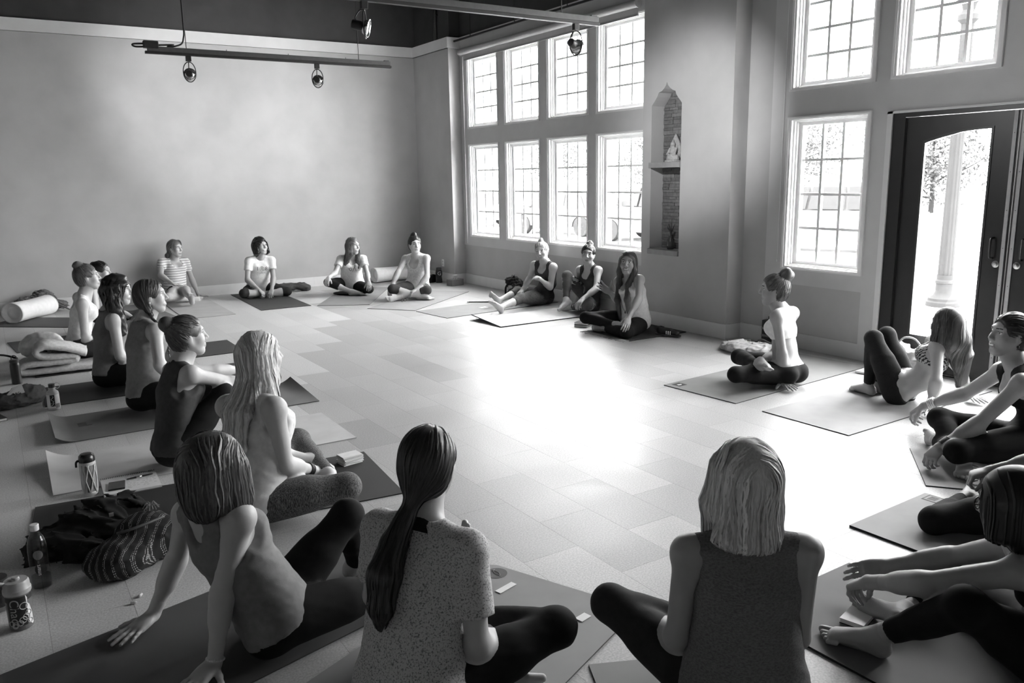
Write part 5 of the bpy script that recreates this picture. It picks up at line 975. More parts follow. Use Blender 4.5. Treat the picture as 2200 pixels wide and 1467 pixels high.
cast('p20', label='woman with low dark ponytail from behind in a speckled grey tee', skin=.42, head=(48, -2, 0), res='near', hair=dict(style='pony', col=.035, tie=('h', -.085, .02, -.085), path=[('c', -.105, .022, -.05), ('c', -.150, .012, -.13), ('c', -.150, .008, -.22), ('c', -.135, .012, -.29)], rad=[.018, .040, .048, .036, .008], seed=16, ns=700, sr=.0024, wave=.06), top=dict(col=.56, pat='heather', col2=.16, scale=190, st=(1, 1, 1), p0=.36, p1=.50, sleeve=.70, neck=.080, scoop=0, hem=-.06, loose=.020, wr=.005, name='speckled_tee'), legs=dict(col=.010, wr=.004), toes=True, hands=dict(r=('grip', (-.4, .2, -.6)), l=('grip', (.2, 0, -1))))
cast('p21', label='woman with dark bob in a grey racerback tank leaning back on both hands', skin=.48, head=(75, -4, 0), res='near', hair=dict(style='bob', col=.03, col2=.15, wave=.18, seed=18, puff=.004, ns=900, steps=18, step=.0175, zroot=-.01, sr=.0022, part=-.01, locks=[dict(p=[('h', -.035, 0, .01), ('h', -.045, 0, -.08), ('h', -.05, .0, -.125)], w=[.088, .094, .075], d=[.078, .065, .045]), dict(p=[('h', .02, .066, .02), ('h', .035, .085, -.105)], w=[.028, .024], d=[.06, .05]), dict(p=[('h', .02, -.066, .02), ('h', .04, -.085, -.115)], w=[.028, .022], d=[.06, .05])]), top=dict(col=.20, racer=.058, arm=.098, bscoop=.06, neck=.075, hem=-.02, loose=.012, wr=.005), legs=dict(col=.010), toes=True, hands=dict(r=('flat', (0, 0, -1)), l=('flat', (0, 0, -1))))
ONLY = None
for _k, _s in CAST.items():
    if ONLY and _k not in ONLY: continue
    _s.update(POSES[_k]); _s['extra'] = EXTRA.get(_k, ())
    build_person(_s)

# ------------------------------------------------------------------ outside the windows
S_(MB().box(.45, 6.4, -40, 45, -.30, -.15), 'ground', pm('pavement', .55, .9, .06, 3)); S_(MB().box(6.4, 60, -40, 70, -.40, -.27), 'ground', pm('asphalt', .34, .9, .1, 4)); S_(MB().box(6.25, 6.4, -40, 45, -.30, -.14), 'ground', pm('kerb', .6, .9))
def car(loc, rz, label, paint, suv=False):
    o = thing('parked_car', label, 'car', loc, rz, 'parked cars outside'); L, Wd = 2.2, .88; h = .14 if suv else 0.
    low = [(-L, .35), (-L, .62 + h), (-L + .12, .78 + h), (-1.35, .86 + h), (1.05, .88 + h), (L - .1, .74 + h), (L, .58), (L, .32)]
    prof = []
    for cx in (-1.32, 1.34):
        pass
    bot = [(L, .30)] + [(1.34 + .38 * math.cos(a), .30 + .36 * math.sin(a)) for a in np.linspace(0, math.pi, 9)] + [(-1.32 + .38 * math.cos(a), .30 + .36 * math.sin(a)) for a in np.linspace(0, math.pi, 9)] + [(-L, .30)]
    poly = low + bot[::1]
    b = MB(); b.prism(poly, -Wd, Wd, lambda u, v, w: (u, w, v)); b.build('body', paint, o)
    top = 1.42 + h * 1.6
    cab = [(-1.75, .84 + h), (-1.35, top - .06), (-.9, top), (.35, top - .01), (1.2, .86 + h)]
    c = MB(); n = len(cab); c.add([(u, -Wd + .03 if v < 1 else -Wd + .17, v) for u, v in cab] + [(u, Wd - .03 if v < 1 else Wd - .17, v) for u, v in cab], [tuple(range(n))[::-1], tuple(range(n, 2 * n))] + [(i, (i + 1) % n, n + (i + 1) % n, n + i) for i in range(n)]); c.build('cabin', paint, o)
    gm = pm('car_window', .03, .3, .1, spec=.05)
    for s in (-1, 1):
        for (u0, u1, t0, t1) in ((-1.48, -.62, -1.2, -.62), (-.55, .28, -.55, .20), (.34, 1.0, .27, .42)):
            y0, y1 = s * (Wd - .045), s * (Wd - .15); w = MB(); z0, z1 = .90 + h, top - .09
            w.add([(u0, y0 + s * .018, z0), (u1, y0 + s * .018, z0), (t1, y1 + s * .018, z1), (t0, y1 + s * .018, z1)], [(0, 1, 2, 3)]); w.add([(u0, y0, z0), (u1, y0, z0), (t1, y1, z1), (t0, y1, z1)], [(0, 1, 2, 3)]); w.build('side_window', gm, o)
        MB().box(.95, 1.08, s * Wd - .02 * s - .06, s * Wd + .12 * s if s > 0 else s * Wd + .06, .92 + h, 1.03 + h, .02).build('mirror', paint, o)
        MB().box(-.3, -.12, s * Wd - .01, s * Wd + .012, .78 + h, .80 + h).build('door_handle', M['steel'], o)
    for u0, v0, u1, v1 in ((1.16, .90 + h, .42, top - .06), (-1.73, .90 + h, -1.42, top - .12)):
        w = MB(); sg = 1 if u0 > 0 else -1; w.add([(u0 + sg * .012, -.72, v0), (u0 + sg * .012, .72, v0), (u1 + sg * .03, .62, v1), (u1 + sg * .03, -.62, v1)], [(0, 1, 2, 3)]); w.build('windscreen', gm, o)
    for s in (-1, 1):
        MB().box(L - .06, L + .012, s * .62 - .17, s * .62 + .17, .60 + h * .6, .72 + h * .6, .02).build('headlight', pm('lamp_glass', .7, .15), o); MB().box(-L - .012, -L + .06, s * .66 - .14, s * .66 + .14, .62 + h, .76 + h, .02).build('tail_light', pm('tail_lamp', .12, .2), o)
        for u in (1.34, -1.32):
            w = MB().lathe([(.20, -.1), (.31, -.1), (.33, -.06), (.33, .06), (.31, .1), (.20, .1)], 26, (u, s * (Wd - .10), .33), axis=(0, s, 0), side=(1, 0, 0)).build('wheel', pm('tyre', .03, .9, spec=.02), o, smooth=True, auto=40)
            r = MB().lathe([(.205, .085), (.19, .095), (.17, .08), (.05, .085), (0, .09)], 20, (u, s * (Wd - .10), .33), axis=(0, s, 0), side=(1, 0, 0))
            r.build('rim', pm('rim', .55, .3, metal=.4), w)
            for k in range(5):
                a = k * 1.2566; MB().box(-.028, .028, -.005, .005, .06, .165).build('spoke_gap', M['black'], w, loc=None).matrix_local = __import__('mathutils').Matrix.Translation((u, s * (Wd - .005), .33)) @ __import__('mathutils').Matrix.Rotation(a, 4, 'Y')
    MB().box(L - .02, L + .02, -.55, .55, .36, .50, .01).build('grille', M['black'], o); MB().box(L - .01, L + .025, -.26, .26, .40, .50).build('number_plate', M['white'], o)
    return o
pw, ps, pl = pm('car_paint_white', .22, .5, .02, spec=.15), pm('car_paint_silver', .075, .5, .02, spec=.1), pm('car_paint_grey', .05, .5, .02, spec=.1)
car((15.0, -3.3, -.27), math.radians(197), 'white car parked beyond the street lamp', pw)
car((11.2, .2, -.27), math.radians(112), 'silver pickup-tall car seen through the window left of the doors', ps, True)
car((10.3, 9.6, -.27), math.radians(100), 'pale car seen through the second bay window column', ps)
car((10.3, 5.0, -.27), math.radians(100), 'light grey car seen through the rightmost bay window column', pl, True)
car((11.2, 14.8, -.27), math.radians(100), 'white car seen through the leftmost bay window column', pw)
def lamp_post(loc):
    o = thing('street_lamp', 'fluted pale street lamp post standing outside the glass door', 'street lamp', loc)
    mt = pm('lamp_post_paint', .032, .9, .05, 6, spec=.04)
    MB().lathe([(.21, 0), (.21, .06), (.19, .08), (.19, .11), (.13, .15), (.105, .19), (.105, .30), (.115, .31), (.115, .34), (.10, .36), (.10, .42)], 28).build('base', mt, o, smooth=True, auto=35)
    v = []; f = []; n = 48; H = [.40, 1.2, 2.4, 3.6]
    for i, z in enumerate(H):
        for j in range(n):
            a = 2 * math.pi * j / n; r = (.094 - .006 * i) * (1 - (.07 if j % 4 in (1, 2) else 0)); v.append((r * math.cos(a), r * math.sin(a), z))
    for i in range(3):
        for j in range(n): f.append((i * n + j, i * n + (j + 1) % n, (i + 1) * n + (j + 1) % n, (i + 1) * n + j))
    MB().add(v, f).build('fluted_shaft', mt, o, smooth=True, auto=30)
    MB().lathe([(.08, 3.58), (.12, 3.62), (.12, 3.68), (.07, 3.74), (.09, 3.82), (.15, 3.86)], 24).build('collar', mt, o, smooth=True, auto=35)
    MB().lathe([(.13, 3.86), (.20, 4.02), (.21, 4.16), (.15, 4.34), (.05, 4.42), (0, 4.43)], 24).build('globe', pm('lamp_globe', .8, .3), o, smooth=True)
lamp_post((4.5, -6.52, -.15))
def tree(loc, h, r, label, seed, n, dense=1., trunk=.09):
    o = thing('tree', label, 'tree', loc, group='trees outside'); R = np.random.RandomState(seed); b = MB(); b.tube([(0, 0, 0), (.05, .03, h * .35), (.0, .08, h * .7), (.02, .0, h * .95)], [trunk, trunk * .8, trunk * .5, trunk * .15], 8)
    tips = []
    for k in range(14):
        z = h * R.uniform(.3, .85); a = R.rand() * 6.28; l = r * R.uniform(.5, 1.); e = V(math.cos(a) * l, math.sin(a) * l, z + R.uniform(.2, .8)); b.tube([(0, 0, z), (e * .5 + V(0, 0, z) * .5) + V(0, 0, -.1), e], [trunk * .4, trunk * .25, .01], 5); tips.append(e)
    b.build('trunk', pm('bark', .02, .9, .2, 12, spec=.02), o, smooth=True)
    P = np.array(tips)[R.randint(0, len(tips), n)] * (R.rand(n, 1) * .6 + .45) + R.randn(n, 3) * r * .22; P[:, 2] = np.maximum(P[:, 2] + h * .15, h * .25)
    d = R.randn(n, 3); d /= np.linalg.norm(d, axis=1, keepdims=True); e = np.cross(d, R.randn(n, 3)); e /= np.linalg.norm(e, axis=1, keepdims=True); s = (.035 + .035 * R.rand(n, 1)) * dense
    f = np.cross(d, e)
    vv = np.stack([P - d * s, P + e * s * .45 + f * s * .1, P + d * s, P - e * s * .45 + f * s * .1], 1).reshape(-1, 3); ff = np.arange(n * 4).reshape(n, 4)
    lo = link('foliage', new_mesh('foliage', vv, ff, [pm('leaf', .05, .9, .35, 5, spec=.05)], smooth=False), o, kind='stuff')
tree((20.5, -4.6, -.27), 4.4, 1.7, 'leafy tree right of the street lamp', 3, 6000, 1.3)
tree((17.5, 1.3, -.27), 3.6, 1.6, 'leafy tree above the silver car', 5, 4200, 1.3)
tree((5.2, -1.75, -.27), 3.6, .8, 'thin young tree outside the window left of the doors', 6, 420, .7, .04)
tree((19, 8.0, -.27), 4.6, 2.2, 'leafy tree behind the rightmost bay window column', 8, 4200, 1.4)
tree((20, 16.0, -.27), 4.8, 2.3, 'leafy tree behind the middle bay window columns', 9, 4200, 1.4)
tree((21, 25.0, -.27), 4.8, 2.4, 'leafy tree behind the leftmost bay window column', 10, 4200, 1.4)
o = thing('planter', 'low pale concrete planter below the window left of the doors', 'planter', (3.2, -3.55, -.15)); MB().box(-.3, .3, -.75, .75, 0, .55, .03).build('box', pm('concrete', .07, .8), o); MB().box(-.25, .25, -.7, .7, .50, .56).build('soil', pm('soil', .05, .95), o)
# ------------------------------------------------------------------ yoga mats
def yoga_mat(label, p0, p1, length, col, edge=None, curl=(), th=.006, name='yoga_mat', cat='yoga mat', group='yoga mats on the floor', rough=.7, corner=0., z0=.0):
    """p0,p1: the two corners of one short end; the mat runs from them to the right-hand side of p0->p1 rotated by -90 deg unless length < 0"""
    p0, p1 = V(*p0), V(*p1); e = p1 - p0; w = np.linalg.norm(e); e /= w; d = V(e[1], -e[0]) * (1 if length > 0 else -1); L = abs(length)
    nu, nv = 10, 36; v = []; f = []
    def zc(u, t):
        z = 0.
        for (end, amt, ln, du) in curl:                     # end 0/1, height, length of the curl, bias across
            s = t * L if end == 0 else (1 - t) * L; q = max(0, 1 - s / ln); z += amt * q * q * (1 if du == 0 else max(0, (u if du > 0 else 1 - u)))
        return z
    us = np.linspace(0, 1, nu + 1); ts = np.concatenate([np.linspace(0, .15, 13)[:-1], np.linspace(.15, .85, 13)[:-1], np.linspace(.85, 1, 13)]); nv = len(ts) - 1
    for lay in (1, 0):
        for t in ts:
            for u in us:
                uu = u; tt = t
                if corner:
                    s = min(t, 1 - t) * L; c = corner; ins = 0. if s > c else c - math.sqrt(max(0, c * c - (c - s) ** 2)); uu = (ins + u * (w - 2 * ins)) / w
                q = p0 + e * uu * w + d * tt * L; v.append((q[0], q[1], z0 + zc(u, t) + (th if lay else .0006)))
    n = (nu + 1) * (nv + 1); g = lambda i, j: i * (nu + 1) + j
    for i in range(nv):
        for j in range(nu): f.append((g(i, j), g(i, j + 1), g(i + 1, j + 1), g(i + 1, j))); f.append((n + g(i, j), n + g(i + 1, j), n + g(i + 1, j + 1), n + g(i, j + 1)))
    rim = []
    nb = len(f)
    for j in range(nu): f.append((g(0, j), n + g(0, j), n + g(0, j + 1), g(0, j + 1))); f.append((g(nv, j), g(nv, j + 1), n + g(nv, j + 1), n + g(nv, j)))
    for i in range(nv): f.append((g(i, 0), g(i + 1, 0), n + g(i + 1, 0), n + g(i, 0))); f.append((g(i, nu), n + g(i, nu), n + g(i + 1, nu), g(i + 1, nu)))
    c0 = (p0 + p1) / 2 + d * L / 2; base = V(c0[0], c0[1], 0)
    ms = [pm('mat_%03d' % round(col * 1000), col, rough, .07, 5, .10, 700, .35), pm('mat_edge_%03d' % round((edge or col * .35) * 1000), edge or col * .35, .8)]
    me = new_mesh(name, v, f, ms, [0] * nb + [1] * (len(f) - nb), smooth=True, loc=base)
    try: me.set_sharp_from_angle(angle=math.radians(40))
    except Exception: pass
    o = link(name, me, loc=base, label=label, category=cat, group=group); o['_e'] = tuple(e); return o, p0, e, d, w, L, base
def on_mat(m, u, t): o, p0, e, d, w, L, b = m; q = p0 + e * u * w + d * t; return V(q[0], q[1], .0066) - b
m14 = yoga_mat('grey mat under the woman leaning on her hand, small logo at its corner', (-1.72, -8.52), (-1.77, -7.82), 1.78, .22, .02)
m15 = yoga_mat('pale grey mat under the woman with raised knees by the door', (-1.71, -9.44), (-1.72, -8.76), 1.78, .31, .02)
m16 = yoga_mat('printed mat whose edge the reaching woman in black touches', (-2.12, -10.19), (-1.63, -9.80), 1.74, .40, .02)
m17 = yoga_mat('thick grey mat with a printed patch, beyond the bare-shouldered woman', (-2.89, -10.27), (-2.23, -10.25), 1.76, .30, .012, th=.010)
m18 = yoga_mat('ribbed dark grey mat under the bare foot at lower right', (-3.89, -10.51), (-3.22, -10.50), 1.80, .15, .010, th=.009)
yoga_mat('charcoal mat under the woman in the printed white tee', (-3.28, -1.92), (-2.62, -1.94), -1.80, .055, .02)
yoga_mat('very pale mat under the woman in the striped tee', (-4.235, -2.0), (-3.63, -2.01), -1.72, .48, .3)
yoga_mat('mid grey mat left of the very pale mat by the back wall', (-4.93, -2.06), (-4.255, -2.0), -1.75, .22, .015)
yoga_mat('light grey mat under the woman with long wavy brown hair', (-2.56, -2.0), (-1.97, -2.38), -1.76, .25, .10)
yoga_mat('light grey mat under the woman in the lace tank', (-2.12, -2.66), (-1.70, -3.21), -1.76, .27, .06)
yoga_mat('light mat under the reclining blond woman', (-1.65, -3.97), (-1.72, -3.27), 1.78, .23, .05)
yoga_mat('pale thick mat with lifted front edge, before the girl in star leggings', (-1.46, -4.88), (-1.45, -4.20), 1.64, .50, .03, curl=((0, .05, .16, 1),), th=.012)
yoga_mat('dark mat behind the folded quilt and the messy-bun woman', (-4.15, -4.40), (-4.15, -3.69), -1.80, .05, .012)
yoga_mat('charcoal mat under the woman with dark curly hair', (-4.16, -5.56), (-4.15, -4.88), -1.78, .055, .015)
m4 = yoga_mat('grey mat with curled ends under the braided woman', (-4.18, -6.62), (-4.18, -5.93), -1.76, .17, .05, curl=((0, .05, .13, 1), (1, .045, .12, 0)))
yoga_mat('whitish mat with curled rear end beside the notebook', (-4.29, -7.63), (-4.28, -6.94), -1.73, .56, .3, curl=((1, .06, .16, 1),))
yoga_mat('black mat under the very long-haired blond woman', (-4.44, -8.67), (-4.36, -7.92), -1.76, .035, .012)
yoga_mat('dark grey mat under the woman leaning back on both hands', (-4.78, -9.69), (-4.95, -9.02), -1.85, .085, .03)
m20 = yoga_mat('round-cornered light grey mat with a circular emblem', (-4.205, -10.27), (-4.49, -9.60), -1.80, .28, .10, corner=.06)
yoga_mat('grey mat under the blond woman seen from behind', (-4.59, -10.45), (-3.99, -10.73), 1.80, .25, .015)
yoga_mat('dark mat under the bolster and scarf at the far left', (-6.35, -.99), (-5.46, -1.74), -.66, .10, .015)
yoga_mat('dark mat left of the mid grey one, behind the half-hidden woman', (-4.95, -2.95), (-5.02, -2.25), -1.1, .07, .012)
# prints on mats
def flat_print(name, pts, mat, parent, z=.0008): MB().prism(pts, 0, z).build(name, mat, parent)
def mp(m, *uv): return [tuple((on_mat(m, u, t))[:2]) for u, t in uv]
def mat_print(m, name, uv, col, z=.0068):
    MB().prism(mp(m, *uv), z, z + .0006).build(name, pm('print_%03d' % round(col * 1000), col, .7), m[0])
mat_print(m14, 'logo_patch', ((.83, .05), (.83, .14), (.95, .14), (.95, .05)), .02); mat_print(m14, 'logo_mark', ((.87, .07), (.86, .10), (.89, .12), (.91, .08)), .6, .0075)
mat_print(m17, 'printed_patch', ((.86, .03), (.86, .11), (.99, .11), (.99, .03)), .06, .0105); mat_print(m17, 'patch_inner', ((.873, .037), (.873, .103), (.977, .103), (.977, .037)), .26, .0112)
for i in range(4): mat_print(m17, 'patch_line', ((.89 + i * .02, .05), (.89 + i * .02, .09), (.90 + i * .02, .09), (.90 + i * .02, .05)), .05, .0119)
_r = random.Random(2)
for i in range(5): mat_print(m4, 'printed_line', ((.50 + i * .03, 1.60 - .0), (.50 + i * .03, 1.545 - (.03 if i == 0 else 0)), (.512 + i * .03, 1.545 - (.03 if i == 0 else 0)), (.512 + i * .03, 1.60)), .06)
for k in range(26):       # the flower line drawing printed on the reaching woman's mat
    a = k / 26 * 2 * math.pi; c = (.42 + .26 * math.cos(a) * (.5 + .5 * (k % 3) / 2), .42 + .17 * math.sin(a) * (.5 + .5 * (k % 3) / 2)); b = (c[0] + .10 * math.cos(a), c[1] + .07 * math.sin(a)); n = (-.012 * math.sin(a), .008 * math.cos(a))
    mat_print(m16, 'printed_petal', ((c[0] - n[0], c[1] - n[1]), (b[0], b[1]), (c[0] + n[0], c[1] + n[1]), (c[0] - .03 * math.cos(a), c[1] - .02 * math.sin(a))), .06)
cc = on_mat(m20, .862, .062)
MB().lathe([(0, .0066), (.045, .0066), (.045, .0072), (0, .0072)], 30, (cc[0], cc[1], 0)).build('emblem_disc', pm('print_090', .09, .7), m20[0])
for sgn in (1, -1):
    pts = [(cc[0] + sgn * (.033 * math.cos(a) * .55 - .010), cc[1] + .033 * math.sin(a) * .95, .0074) for a in np.linspace(-1.2, 1.5, 10)]; MB().tube(pts, .0022, 5).build('emblem_line', pm('print_300', .30, .7), m20[0])
def slip(label, px0, ang, l, w, z=.008):
    o = thing('paper_slip', label, 'paper', (*px0, z), ang); MB().box(-l / 2, l / 2, -w / 2, w / 2, 0, .0012).build('sheet', pm('paper_white', .82, .8, .03, 30), o); return o
slip('white paper strip near the circular emblem on the mat', (-4.543, -9.846), math.radians(15), .098, .030); slip('small white paper piece near the mat edge beside a knee', (-4.4225, -10.203), math.radians(12), .055, .036)
# ------------------------------------------------------------------ fringed rug
o = thing('fringed_rug', 'dark fringed rug under the waving woman', 'rug', (-.42, -5.98, 0)); MB().box(-.42, .36, -.36, .34, .0, .012, .003).build('rug_body', pm('rug_dark', .03, .95, .3, 60, .4, 300), o)
for k in range(34):
    y = -.35 + k * .0205; q = _r.uniform(-.015, .015); MB().tube([(-.42, y, .007), (-.46, y + q, .008), (-.50 + _r.uniform(-.01, .01), y + 2 * q, .004)], .0032, 5).build('tassel', pm('fringe', .36, .95), o)
# ------------------------------------------------------------------ soft things from distance fields
def blob(name, prims, mat, h=.007, parent=None, wr=0., sd=3, iso=False, loc=(0, 0, 0), cuts=(), relax=2):
    g = grid_for(prims, h, .03); F = g.field(prims)
    if wr: F = F + wrinkle(g, wr, sd, iso)
    F = np.maximum(F, -g.plane(V(0, 0, .002), V(0, 0, 1)) if parent is None or True else F)
    v, f = nets(F, g, relax); me = new_mesh(name, v, f, [mat] if not isinstance(mat, list) else mat); return link(name, me, parent)
I3 = np.eye(3)
def bolster(label, a, b, r, col, group='white bolsters'):
    a, b = V(*a), V(*b); d = b - a; L = np.linalg.norm(d[:2]); o = thing('bolster', label, 'bolster', (*((a + b) / 2)[:2], .007), math.atan2(d[1], d[0]), group)
    m = pm('bolster_cloth', col, .8, .05, 20, .12, 300, .2); h = L / 2; n = 40; v = []; f = []
    prof = [(-h + .035, .62), (-h + .02, .80), (-h + .008, .93), (-h, 1.0), (-h + .02, 1.02)] + [(x, 1.0 - .03 * math.cos(math.pi * x / h / 1.2)) for x in np.linspace(-h + .07, h - .07, 9)] + [(h - .02, 1.02), (h, 1.0), (h - .008, .93), (h - .02, .80), (h - .035, .62)]
    for i, (x, k) in enumerate(prof):
        for j in range(n):
            t = 2 * math.pi * j / n; q = r * k * (1 + .012 * math.sin(3 * t + x * 9) + (.02 * math.sin(14 * t) if 0 < i < 3 or len(prof) - 4 < i < len(prof) - 1 else 0)); v.append((x, q * 1.06 * math.cos(t), max(.003, r * .96 + q * .95 * math.sin(t))))
    for i in range(len(prof) - 1):
        for j in range(n): f.append((i * n + j, i * n + (j + 1) % n, (i + 1) * n + (j + 1) % n, (i + 1) * n + j))
    MB().add(v, f).build('bolster_body', m, o, smooth=True)
    for s in (-1, 1):
        MB().lathe([(0, 0), (r * .3, .004), (r * .66, 0), (r * .66, -.01)], 30, (s * (h - .034), 0, r * .96), axis=(s, 0, 0), side=(0, 1, 0)).build('end_panel', m, o, smooth=True)
        MB().tube([(s * (h - .001), r * 1.065 * math.cos(t), max(.005, r * .96 + r * .955 * math.sin(t))) for t in np.linspace(0, 2 * math.pi, 41)], .005, 6, cap=False).build('piping', pm('bolster_piping', col * .8, .8), o, smooth=True)
    MB().box(h - .05, h + .015, -.012, .012, r * 1.85, r * 1.9, .004).build('carry_strap', pm('strap_dark', .08, .8), o)
    return o
bolster('white bolster on the dark mat at the far left', (-6.02, -.98), (-5.60, -.42), .128, .84)
bolster('white bolster lying along the back wall behind the lace-tank woman', (-.98, -.24), (-.34, -.20), .122, .86)
def heap(name, label, cat, loc, prims, mat, wr, sd, h=.0095, iso=False):
    g = grid_for(prims, h, .03); F = g.field(prims) + wrinkle(g, wr, sd, iso) + wrinkle(g, wr * .5, sd + 1, True); F = np.maximum(F, -g.plane(V(0, 0, .0015), V(0, 0, 1))); v, f = nets(F, g, 1)
    o = thing(name, label, cat, loc); link('fabric', new_mesh('fabric', v, f, [mat]), o); return o
def E3(x, y, z, a, b, c, rz=0., k=.03):
    R = np.array([[math.cos(rz), math.sin(rz), 0], [-math.sin(rz), math.cos(rz), 0], [0, 0, 1.]]); return ell(V(x, y, z), R, (a, b, c), k)
cl = lambda c, **k: cloth_mat(dict(col=c, **k))
o = heap('scarf', 'dark patterned scarf heaped behind the far-left bolster', 'scarf', (-5.74, -.22, 0), [E3(-.1, .0, .10, .16, .09, .12), E3(.10, .07, .16, .14, .08, .13), E3(.24, .1, .08, .14, .07, .06)], cl(.16, pat='heather', col2=.05, scale=40), .018, 5)
MB().tube([(.2, .05, .12), (.32, 0, .06), (.4, -.05, .01)], [.02, .014, .006], 6).build('tail', cl(.14), o, smooth=True)
# folded quilt: one thick ribbon folded over itself
def ribbon(path, th, y0, y1, n=7):
    P = [V(*q) for q in path]; sm = []
    for i in range(len(P) - 1):
        p0, p1, p2, p3 = P[max(i - 1, 0)], P[i], P[i + 1], P[min(i + 2, len(P) - 1)]
        for t in np.linspace(0, 1, n, endpoint=False): sm.append(.5 * (2 * p1 + (p2 - p0) * t + (2 * p0 - 5 * p1 + 4 * p2 - p3) * t * t + (3 * p1 - p0 - 3 * p2 + p3) * t ** 3))
    sm.append(P[-1]); return np.array(sm)
def quilt(label, loc, rz):
    o = thing('folded_quilt', label, 'quilt', loc, rz); path = ribbon([(.36, .032), (.10, .030), (-.20, .030), (-.27, .062), (-.20, .098), (.0, .100), (.16, .104), (.19, .122), (.15, .140), (-.02, .150), (-.10, .170), (-.12, .215), (-.04, .245), (.12, .212), (.27, .150)], .05, 0, 0); mb = MB(); T = np.gradient(path, axis=0); T /= np.linalg.norm(T, axis=1, keepdims=True); N = np.stack([-T[:, 1], T[:, 0]], 1); th = .026
    ys = np.linspace(-.18, .18, 11); n = len(path); v = []; f = []
    sec = [(math.cos(a), math.sin(a)) for a in np.linspace(0, 2 * math.pi, 14, endpoint=False)]
    for k, y in enumerate(ys):
        e = 1 - .55 * max(0, (abs(y) - .145) / .035)
        ring = [path[i] + N[i] * th * e * (1 + .10 * math.sin(i * 2.1 + k) ) for i in range(n)] + [path[i] - N[i] * th * e * (1 + .10 * math.sin(i * 1.7 + k * 1.3)) for i in range(n)][::-1]
        for q in ring: v.append((q[0], y, max(.002, q[1])))
    m = 2 * n
    for k in range(len(ys) - 1):
        for j in range(m): f.append((k * m + j, k * m + (j + 1) % m, (k + 1) * m + (j + 1) % m, (k + 1) * m + j))
    for k, s in ((0, 1), (len(ys) - 1, -1)):
        for i in range(n - 1): a, b, c, d = k * m + i, k * m + i + 1, k * m + m - 2 - i, k * m + m - 1 - i; f.append((a, b, c, d) if s > 0 else (d, c, b, a))
    MB().add(v, f).build('quilt_cloth', pm('quilt_cloth', .58, .85, .14, 45, .35, 90, .2), o, smooth=True); MB().box(-.03, .0, -.186, -.172, .205, .222).build('care_tag', M['black'], o)
    return o
quilt('pale quilt folded in layers behind the curly-haired woman', (-5.79, -4.20, .007), math.radians(-4))
o = heap('cushion', 'pale cushion standing behind the folded quilt', 'cushion', (-5.84, -3.50, 0), [E3(0, 0, .13, .20, .12, .13, .3)], cl(.6), .004, 6)
o = heap('tote_bag', 'black and grey bag at the left edge beside the dark bottle', 'bag', (-6.40, -4.16, 0), [E3(0, 0, .12, .13, .13, .14), E3(-.1, .1, .10, .15, .14, .11)], cl(.045), .012, 8)
MB().tube([(.05, -.08, .20), (.10, -.02, .30), (.02, .1, .33), (-.12, .14, .24)], .012, 8).build('strap', cl(.02), o, smooth=True); MB().tube([(.1, -.1, .05), (.14, -.08, .16), (.09, -.02, .25)], [.03, .035, .015], 8).build('side_panel', cl(.16), o, smooth=True); MB().tube([(.12, .05, .2), (.24, .12, .17), (.34, .16, .12)], .01, 6).build('loop_strap', cl(.02), o, smooth=True)
# ------------------------------------------------------------------ bottles
def lathe_part(nm, prof, mat, o, n=28, auto=35, c=(0, 0, 0)): return MB().lathe(prof, n, c).build(nm, mat, o, smooth=True, auto=auto)
def wrap_text(s, size, r, zc, ang, mat, o, vertical=False, name='lettering', flip=1):
    v, f = text_mesh(s, size); v = v.copy()
    if vertical: v[:, 0], v[:, 1] = -v[:, 1] * flip, v[:, 0] * flip
    a = ang + v[:, 0] / r; q = np.stack([(r + .0008) * np.cos(a), (r + .0008) * np.sin(a), zc + v[:, 1]], 1); return link(name, new_mesh(name, q, f, [mat], smooth=False), o)
camang = lambda x, y: math.atan2(CAMC[1] - y, CAMC[0] - x)
def arc_patch(nm, r, z0, z1, a0, a1, mat, o, n=14, t=.0006):
    v = []; f = []
    for i in range(n + 1):
        a = a0 + (a1 - a0) * i / n
        for z in (z0, z1): v.append(((r + t) * math.cos(a), (r + t) * math.sin(a), z))
    for i in range(n): f.append((2 * i, 2 * i + 2, 2 * i + 3, 2 * i + 1))
    return MB().add(v, f).build(nm, mat, o, smooth=True)
clear = glass_mat('clear_plastic', .90, 1.6); watr = glass_mat('water', .78, 1.2); frost = pm('frosted_plastic', .55, .35, .05, 10)
b = thing('steel_bottle', 'dark slim drink bottle with carry loop beside the black bag', 'bottle', (-6.09, -4.53, 0)); dk = pm('bottle_dark', .035, .35, .1)
lathe_part('bottle_body', [(.034, 0), (.038, .004), (.038, .155), (.036, .175), (.030, .185)], dk, b); lathe_part('bottle_cap', [(.034, .184), (.036, .188), (.036, .205), (.030, .212), (0, .213)], pm('cap_dark', .06, .4), b); MB().tube([(.018, 0, .21), (.018, 0, .232), (0, 0, .245), (-.018, 0, .232), (-.018, 0, .21)], .005, 6).build('carry_loop', pm('cap_dark', .06, .4), b, smooth=True)
lx, ly = -5.885, -5.63; a0 = camang(lx, ly)
b = thing('drink_bottle', 'small white drink bottle with black label and ring cap on the mat', 'bottle', (lx, ly, 0)); lathe_part('bottle_body', [(.040, 0), (.044, .004), (.043, .06), (.043, .118), (.040, .135), (.024, .150), (.022, .168)], frost, b); arc_patch('label', .0435, .018, .118, a0 - 1.3, a0 + 1.3, M['white'], b); arc_patch('label_band', .0442, .030, .118, a0 - .48, a0 + .22, M['black'], b); wrap_text('N', .034, .0448, .044, a0 - .14, M['white'], b, True); MB().tube([(.0452 * math.cos(a0 - .14 + .16 * math.sin(t * 9)), .0452 * math.sin(a0 - .14 + .16 * math.sin(t * 9)), .058 + .05 * t) for t in np.linspace(0, 1, 30)], .0016, 5).build('script_line', M['white'], b)
